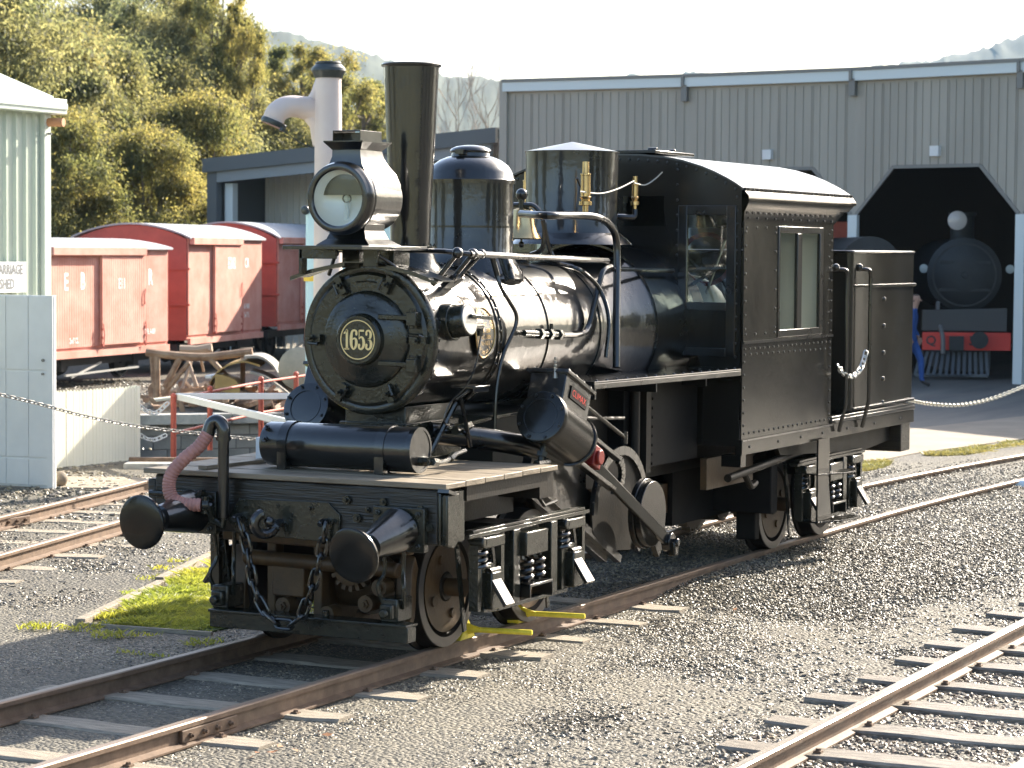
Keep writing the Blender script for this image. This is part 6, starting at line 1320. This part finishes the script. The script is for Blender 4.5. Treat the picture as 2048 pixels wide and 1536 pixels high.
for s in (-1, 1): o.rivets((CX0, s*.965, 1.6), (CX0, s*.965, 2.75), 13, -Xv, .012); o.rivets((CX0, s*.50, 1.9+.5), (CX0, s*.50, 2.95), 6, -Xv, .012)
o.rivets((CX0-.0, -.50, 2.33), (CX0, -.50, 1.6), 1, -Xv, .012); L(o, 'rivets', BLK, cf, kind='stuff')
# sides
W1, W2 = 5.25, 6.25
for s in (-1, 1):
    y0 = s*CY; sg = Vector((0, -s*.01, 0)); o = MB()
    o.holed([CX0, CX1], lambda u: 1.0, lambda u: 1.70, [], lambda u, v: Vector((u, y0, v)), sg); lp = L(o, 'lower_side_panel', CABS, smooth=0)
    o = MB(); o.holed([CX0, CX1], lambda u: 1.70, lambda u: 2.575, [(W1, W2, 1.72, 2.55)], lambda u, v: Vector((u, y0+s*.004, v)), sg); us_ = L(o, 'upper_side_panel', CABS, smooth=0)
    o = MB(); o.box(CX0, CX1, min(y0, y0+s*.014), max(y0, y0+s*.014), 1.692, 1.712); L(o, 'waist_strip', BLK, us_)
    # skirt bulging out under the eave
    sk = [(1.0, 2.815), (1.03, 2.80), (1.062, 2.76), (1.065, 2.72), (1.05, 2.68), (1.03, 2.645), (1.026, 2.57)]
    nX = [CX0-.02, CX1, 6.78, 6.93]; vs = []
    for k, x in enumerate(nX):
        for (yy, zz) in sk:
            cut = max(0, (x-6.50)/.43); vs.append((x, s*yy, max(zz, 2.575+.16*cut)))
    m_ = len(sk); o = MB(); o.add(vs, [(k*m_+i, k*m_+i+1, (k+1)*m_+i+1, (k+1)*m_+i) for k in range(len(nX)-1) for i in range(m_-1)]); L(o, 'eave_skirt', CABS, smooth=60)
    o = MB()
    yy = s*(CY+.004)
    o.rivets((4.60, yy+s*.012, 2.635), (6.42, yy+s*.012, 2.635), 17, (0, s, 0)); o.rivets((4.62, yy+s*.006, 2.60), (6.44, yy+s*.006, 2.60), 11, (0, s, 0), .010)
    o.rivets((4.60, yy, 2.53), (5.2, yy, 2.54), 4, (0, s, 0)); o.rivets((4.60, yy, 1.76), (5.2, yy, 1.76), 4, (0, s, 0))
    o.rivets((4.585, yy, 1.80), (4.585, yy, 2.50), 8, (0, s, 0)); o.rivets((6.46, yy, 1.74), (6.46, yy, 2.53), 11, (0, s, 0)); o.rivets((6.40, yy, 1.80), (6.40, yy, 2.50), 9, (0, s, 0), .009)
    o.rivets((5.20, yy, 1.80), (5.20, yy, 2.5), 6, (0, s, 0)); o.rivets((4.60, s*CY, 1.655), (6.46, s*CY, 1.655), 20, (0, s, 0)); o.rivets((4.60, s*CY, 1.615), (6.46, s*CY, 1.60), 17, (0, s, 0))
    o.rivets((4.585, s*CY, 1.10), (4.585, s*CY, 1.56), 6, (0, s, 0)); o.rivets((6.46, s*CY, 1.08), (6.46, s*CY, 1.55), 6, (0, s, 0)); o.rivets((4.60, s*CY, 1.04), (6.46, s*CY, 1.04), 19, (0, s, 0), .011)
    L(o, 'rivets', BLK, us_, kind='stuff')
    # window: frame, sliding sashes, panes
    o = MB(); ya, yb = sorted((y0-s*.03, y0+s*.012))
    for (a, b, c, d) in ((W1, W1+.035, 1.72, 2.55), (6.17, W2, 1.72, 2.55), (W1+.035, 6.17, 2.50, 2.55), (W1+.035, 6.17, 1.72, 1.775), (5.66, 5.76, 1.775, 2.50)): o.box(a, b, ya, yb, c, d)
    wf = L(o, 'side_window', BLK, us_, bevel=.004)
    for a, b in ((W1+.035, 5.66), (5.76, 6.17)):
        o = MB(); o.box(a, b, y0-s*.012 if s > 0 else y0+.012, (y0-s*.012 if s > 0 else y0+.012)+.003, 1.775, 2.50); L(o, 'window_pane', DGLASS, wf, smooth=0)
o = MB(); y_ = [-1.02]+ysr[1:-1]+[1.02]; vs = []
for x in (CX0-.03, 6.93):
    for y in y_: vs.append((x, y, arch(min(1, max(-1, y)))+.006))
n_ = len(y_); vs += [(a, b, c-.014) for a, b, c in vs]
o.add(vs, [(i, i+1, n_+i+1, n_+i) for i in range(n_-1)]+[(2*n_+i, 2*n_+i+1, 3*n_+i+1, 3*n_+i) for i in range(n_-1)]+[(i, i+1, 2*n_+i+1, 2*n_+i) for i in range(n_-1)]+[(n_+i, n_+i+1, 3*n_+i+1, 3*n_+i) for i in range(n_-1)]+[(0, n_, 3*n_, 2*n_), (n_-1, 2*n_-1, 4*n_-1, 3*n_-1)])
rf = L(o, 'cab_roof', ROOFM, smooth=50)
o = MB(); o.box(CX0-.01, 6.93, -1.035, -1.0, 2.80, 2.818); o.rivets((4.6, -1.036, 2.809), (6.9, -1.036, 2.809), 26, -Yv, .008); L(o, 'gutter_bead', BLK, rf)
o = MB(); o.box(4.60, 5.35, -.30, .30, 3.075, 3.098); o.cyl((4.66, -.29, 3.098), (4.66, -.22, 3.098), .02); o.cyl((5.0, -.29, 3.098), (5.0, -.22, 3.098), .02); L(o, 'roof_hatch', BLKS, rf, bevel=.004)
# cab inside: floor, backhead, lever and red wheel
o = MB(); o.box(CX0+.02, 6.5, -1.0, 1.0, .96, 1.0); L(o, 'cab_floor', DUSTY)
o = MB(); o.lathe((4.6, 0, ZB), Xv, [(0, .58), (.35, .58), (.38, .52), (.38, 0)], 40); L(o, 'backhead', BLKC)
o = MB(); ring(o, (5.25, -.45, 2.30), (1, .3, 0), .17, .205, .02, 32); L(o, 'red_handwheel', REDP)
o = MB(); o.tube([(5.2, -.42, 1.9), (5.2, -.62, 2.45)], .012, 8); o.tube([(4.9, -.3, 2.0), (4.9, -.7, 2.25)], .014, 8); L(o, 'cab_lever', STEEL)
o = MB(); o.ball((5.35, -.25, 1.86), .36, 20, (1, .9, .9)); L(o, 'cab_drum', mat('white_cab_lining', (.6, .6, .56), .4))
o = MB(); o.box(CX1-.012, CX1, -1.0, -.75, 1.0, 2.75); o.box(CX1-.012, CX1, .75, 1.0, 1.0, 2.75); o.box(CX1-.012, CX1, -.75, .75, 2.55, 2.92); L(o, 'cab_rear_sheet', BLKS, smooth=0)
# --- bunker and tank
o = MB()
def rrect(x0, x1, y0, y1, r, z):
    P = []
    for cx_, cy_, a0 in ((x1-r, y1-r, 0), (x0+r, y1-r, 90), (x0+r, y0+r, 180), (x1-r, y0+r, 270)):
        for k in range(5): t = R(a0+k*22.5); P.append((cx_+r*math.cos(t), cy_+r*math.sin(t), z))
    return P
TX0, TX1 = 6.98, 8.68
p = rrect(TX0, TX1, -CY, CY, .05, 1.07); o.prism(p, (0, 0, 1.02)); tk = L(o, 'water_tank', CABS, smooth=30)
p = rrect(TX0, TX1, -CY, CY, .05, 2.09); q = rrect(TX0+.012, TX1-.012, -CY+.012, CY-.012, .045, 2.09); m_ = len(p); vs = p+[(a, b, 2.365) for a, b, _ in p]+q+[(a, b, 2.365) for a, b, _ in q]
o = MB(); o.add(vs, [(i, (i+1) % m_, m_+(i+1) % m_, m_+i) for i in range(m_)]+[(2*m_+i, 2*m_+(i+1) % m_, 3*m_+(i+1) % m_, 3*m_+i) for i in range(m_)]+[(m_+i, m_+(i+1) % m_, 3*m_+(i+1) % m_, 3*m_+i) for i in range(m_)]); L(o, 'bunker_side', CABS, tk)
o = MB(); o.tube([(a, b, 2.365) for a, b, _ in p]+[(p[0][0], p[0][1], 2.365)], .011, 8, caps=False); L(o, 'bunker_rim', BLK, tk)
for z in (2.085, 1.085):
    o = MB(); a = Vector((7.05, -CY-.004, z)); n2 = 62
    for k in range(n2): o.ball(a+Xv*(1.62*k/(n2-1)), .0155, 6)
    L(o, 'rope_bead', BLK, tk, kind='stuff')
o = MB()
for z in (1.97, 1.745, 1.52, 1.30, 1.10): o.rivet((7.83, -CY-.001, z-.0), -Yv, .022, 10)
L(o, 'stud_row', BLK, tk)
o = MB(); o.box(CX0, 8.70, -CY-.006, -CY+.05, .885, .995); o.box(CX0, 8.70, CY-.05, CY+.006, .885, .995); ss = L(o, 'side_sill', CABS, bevel=.003)
o = MB(); o.box(6.5, 8.70, -CY-.015, CY+.015, 1.0, 1.03); o.box(6.5, 8.69, -CY-.012, CY, 1.035, 1.055); L(o, 'tank_footplate', BLK, ss, bevel=.003)
o = MB(); o.box(CX0-.02, 6.5, -CY-.018, -CY-.007, .985, .998)
for x in (4.7, 5.3, 5.8, 6.3, 6.9, 7.6, 8.3): o.rivet((x, -CY-.006, .94), -Yv, .012)
L(o, 'sill_edge', BLK, ss)
o = MB(); o.box(CX0-.01, CX0+.09, -CY-.002, -CY+.15, .80, .885); L(o, 'corner_post', BLKS)
o = MB(); o.box(8.42, 8.68, -1.0, 1.0, .64, .885); L(o, 'rear_buffer_beam', BEAMW, bevel=.01)
o = MB(); o.prism([(5.6, -.9, .885), (8.4, -.9, .885), (8.4, -.9, .74), (7.7, -.9, .70), (5.7, -.9, .80)], (0, .04, 0)); L(o, 'rear_frame_plate', DUSTY)
# grab rails, hanging chain, step iron
for x, px in ((6.60, 1675), (7.18, 1728)):
    o = MB(); o.tube(spline([(x-.04, -CY+.02, 2.22), (x, -CY-.07, 2.22), (x+.02, -CY-.085, 2.17), (x+.02, -CY-.085, 2.0)], 5)+[Vector((x+.02, -CY-.085, 1.15)), Vector((x+.02, -CY-.03, .93))], .016, 8); o.ball((x-.04, -CY-.01, 2.24), .03, 10); L(o, 'grab_rail', BLK)
CHM = mat('galvanised_chain', (.55, .55, .53), .35, metal=.7)
o = MB(); sag_chain(o, [onp(1676, 732, 'y', -1.1), onp(1688, 748, 'y', -1.1), onp(1706, 752, 'y', -1.1), onp(1722, 735, 'y', -1.1), onp(1732, 703, 'y', -1.1)], .05, .007, .017); L(o, 'hanging_chain', CHM)
o = MB(); a = onp(1636, 870, 'y', -1.05).x; o.box(6.10, 6.36, -1.065, -1.05, .62, .90); o.prism([(6.10, -1.065, .62), (6.34, -1.065, .62), (6.42, -1.065, .26), (6.10, -1.065, .26)], (0, .015, 0)); st = L(o, 'step_iron', CABS, smooth=0)
for z, l in ((.63, 6.72), (.255, 6.82)):
    o = MB(); o.prism([(6.10, -1.06, z), (6.36, -1.19, z), (l-.15, -1.22, z), (l, -1.08, z), (6.5, -1.05, z), (6.4, -.95, z), (6.15, -.92, z)], (0, 0, -.012)); L(o, 'step_tread', CABS, st, smooth=0, bevel=.003)
# yellow wheel chocks resting on the rail
for (px, py), lab in (((932, 1275), 'yellow wheel chock wedged behind the leading wheel on the near rail'), ((1018, 1240), 'yellow wheel chock in front of the second wheel on the near rail')):
    q = onp(px, py, 'z', .01); q.y = -.57; q = Vector((q.x, -.57, .001)); c = thing('wheel_chock', lab, 'wheel chock', q, 'yellow wheel chocks')
    sgn = -1 if px < 1000 else 1; o = MB(); p = [(-.10*sgn*-1, 0, .002), (.10*sgn*-1*-1, 0, .002)]
    o.prism([(.12*sgn, -.04, .002), (-.07*sgn, -.04, .002), (-.07*sgn*1.1, -.04, .12), (-.05*sgn, -.04, .13)] if sgn > 0 else [(-.10, -.04, .002), (.10, -.04, .002), (.06, -.04, .06), (-.0, -.04, .13)], (0, .08, 0)); o.build('wedge', YEL, c, smooth=0, bevel=.004)
    o = MB(); o.cyl((0, -.03, .06), (.10, -.42, .055), .017, .017, 12); o.cyl((.10, -.42, .055), (.101, -.424, .055), .014, .014, 12); o.prism([(.0, -.04, .03), (.03, -.12, .05), (.0, -.12, .075), (-.05, -.04, .11)], (.012, 0, 0)); o.build('handle', YEL, c)

# ------------------------------------------------------------------ worker in blue overalls
def person(loc, yaw):
    OVR = mat('blue_overalls', (.03, .09, .30), .8, var=.15, vscale=6); SKIN = mat('skin', (.42, .25, .18), .6); HAIR = mat('brown_hair', (.06, .04, .03), .8); BOOT = mat('dark_boots', (.04, .03, .025), .6)
    t = thing('person', 'person in blue overalls stepping forward behind the tank, left of the red beam', 'person', loc, rz=yaw)
    J = {'pel': ((0, 0, .96), .155, .125), 'w': ((.02, 0, 1.10), .145, .11), 'ch': ((.05, 0, 1.32), .17, .12), 'nk': ((.08, 0, 1.47), .06, .06), 'hd0': ((.10, 0, 1.56), .075, .085), 'hd1': ((.115, 0, 1.67), .085, .10), 'hd2': ((.11, 0, 1.74), .05, .06),
         'sl': ((.06, .17, 1.40), .065, .06), 'el': ((.0, .26, 1.13), .045, .045), 'hl': ((.12, .27, .92), .03, .03), 'sr': ((.06, -.17, 1.40), .065, .06), 'er': ((-.02, -.25, 1.14), .045, .045), 'hr': ((.08, -.29, .92), .03, .03),
         'tl': ((.02, .10, .88), .10, .10), 'kl': ((.20, .11, .52), .065, .065), 'al': ((.22, .11, .12), .045, .045), 'fl': ((.38, .12, .04), .035, .03), 'tr': ((-.0, -.10, .88), .10, .10), 'kr': ((.02, -.11, .52), .065, .065), 'ar': ((-.22, -.11, .16), .045, .045), 'fr': ((-.08, -.12, .05), .035, .03)}
    E_ = [('pel', 'w'), ('w', 'ch'), ('ch', 'nk'), ('nk', 'hd0'), ('hd0', 'hd1'), ('hd1', 'hd2'), ('ch', 'sl'), ('sl', 'el'), ('el', 'hl'), ('ch', 'sr'), ('sr', 'er'), ('er', 'hr'), ('pel', 'tl'), ('tl', 'kl'), ('kl', 'al'), ('al', 'fl'), ('pel', 'tr'), ('tr', 'kr'), ('kr', 'ar'), ('ar', 'fr')]
    ks = list(J); me = bpy.data.meshes.new('body'); me.from_pydata([J[k][0] for k in ks], [(ks.index(a), ks.index(b)) for a, b in E_], []); o = bpy.data.objects.new('body', me); link(o, t)
    sk = o.modifiers.new('skin', 'SKIN'); me.skin_vertices or None
    if not me.skin_vertices:
        import bmesh
        bm = bmesh.new(); bm.from_mesh(me); bm.verts.layers.skin.verify(); bm.to_mesh(me); bm.free()
    for i, k in enumerate(ks): me.skin_vertices[0].data[i].radius = (J[k][1], J[k][2]); me.skin_vertices[0].data[i].use_root = k == 'pel'
    sb_ = o.modifiers.new('sub', 'SUBSURF'); sb_.levels = 2; sb_.render_levels = 2
    bpy.context.view_layer.update(); m2 = bpy.data.meshes.new_from_object(o.evaluated_get(bpy.context.evaluated_depsgraph_get())); o.modifiers.clear(); o.data = m2
    m2.materials.clear(); [m2.materials.append(x) for x in (OVR, SKIN, HAIR, BOOT)]
    for p in m2.polygons:
        c = p.center; p.material_index = 1 if c.z > 1.47 else 3 if c.z < .13 else 1 if (abs(c.y) > .2 and c.z < .96) else 0; p.use_smooth = True
        if c.z > 1.70 or (c.z > 1.58 and c.x < .09): p.material_index = 2
    o2 = MB(); o2.cyl((.185, 0, 1.63), (.225, 0, 1.61), .018, .012); o2.ball((.10, .09, 1.64), .022); o2.ball((.10, -.09, 1.64), .022); o2.build('face_features', SKIN, t)
    for s, hx in ((1, .12), (-1, .08)):
        hy = s*.275; hz = .87; o2 = MB(); o2.obox((hx+.01, hy, hz+.005), (1, 0, 0), (0, 1, 0), (0, 0, 1), .035, .016, .045)
        for k, l in enumerate((.05, .06, .058, .045)): x = hx-.022+k*.018; o2.tube([(x, hy, hz-.035), (x+.004, hy-s*.004, hz-.035-l*.6), (x+.004, hy-s*.014, hz-.035-l)], .009, 6)
        o2.tube([(hx+.035, hy, hz+.02), (hx+.058, hy-s*.008, hz-.01), (hx+.056, hy-s*.012, hz-.035)], .010, 6); o2.build('hand', SKIN, t)
pl = cg((1817-1024)/4900*45.5, 45.5); person(pl, math.atan2(RH.y, RH.x)-.4)
# pale rounded object by the rear rail at the right edge
P0 = gp(2040, 984); o = MB(); ax = RH; o.lathe(Vector((0, 0, .06))-RH*.10, RH+FH*.2, [(0, .0), (.02, .03), (.06, .055), (.12, .07), (.5, .075), (.52, 0)], 20); ob = o.build('plastic_drum', mat('pale_blue_white_plastic', (.65, .75, .80), .35), loc=P0); tag(ob, 'pale blue white rounded container lying beside the rail at the right edge', 'container')
# bush foliage mass low behind the wagons so the trees stand in undergrowth
UG, _B = crown('undergrowth', 21, 1, 1, 0, 10, 10, GUM); 
def hedge(name, px0, px1, D0, D1, h, nl, m):
    rng = np.random.default_rng(3); P = []
    for i in range(nl): f = rng.random(); px = px0+(px1-px0)*f; D = D0+(D1-D0)*rng.random(); g = gD(px, D); P.append((g.x, g.y, GZ+h*rng.random()**.7*(.75+.25*math.sin(px*.031)+.12*math.sin(px*.11))))
    P = np.array(P); ax = rng.normal(size=(nl, 3)); ax[:, 2] -= .6; ax /= np.linalg.norm(ax, axis=1)[:, None]; sd = np.cross(ax, rng.normal(size=(nl, 3))); sd /= np.linalg.norm(sd, axis=1)[:, None]; L_ = .17*rng.uniform(.7, 1.5, nl)[:, None]
    V_ = np.stack([P-ax*L_*.5, P+sd*L_*.25, P+ax*L_*.6, P-sd*L_*.25], 1).reshape(-1, 3); me = bpy.data.meshes.new(name); me.from_pydata(V_.tolist(), [], [(4*i, 4*i+1, 4*i+2, 4*i+3) for i in range(nl)]); me.materials.append(m); o = bpy.data.objects.new(name, me); link(o); o['kind'] = 'stuff'
hedge('undergrowth', -100, 1000, 74, 80, 4.2, 60000, GUM)
# ------------------------------------------------------------------ haze
hz_ = MB(); hz_.box(-2800, 3600, -3200, 3600, -3.5, 235); ho_ = hz_.build('haze', bpy.data.materials.new('haze'), smooth=0, kind='stuff')
hm = ho_.data.materials[0]; hm.use_nodes = True; hm.node_tree.nodes.remove(hm.node_tree.nodes['Principled BSDF']); pv = hm.node_tree.nodes.new('ShaderNodeVolumePrincipled'); pv.inputs['Color'].default_value = (.42, .70, 1, 1); pv.inputs['Density'].default_value = .000085; pv.inputs['Anisotropy'].default_value = .0
hm.node_tree.links.new(pv.outputs[0], hm.node_tree.nodes['Material Output'].inputs['Volume'])
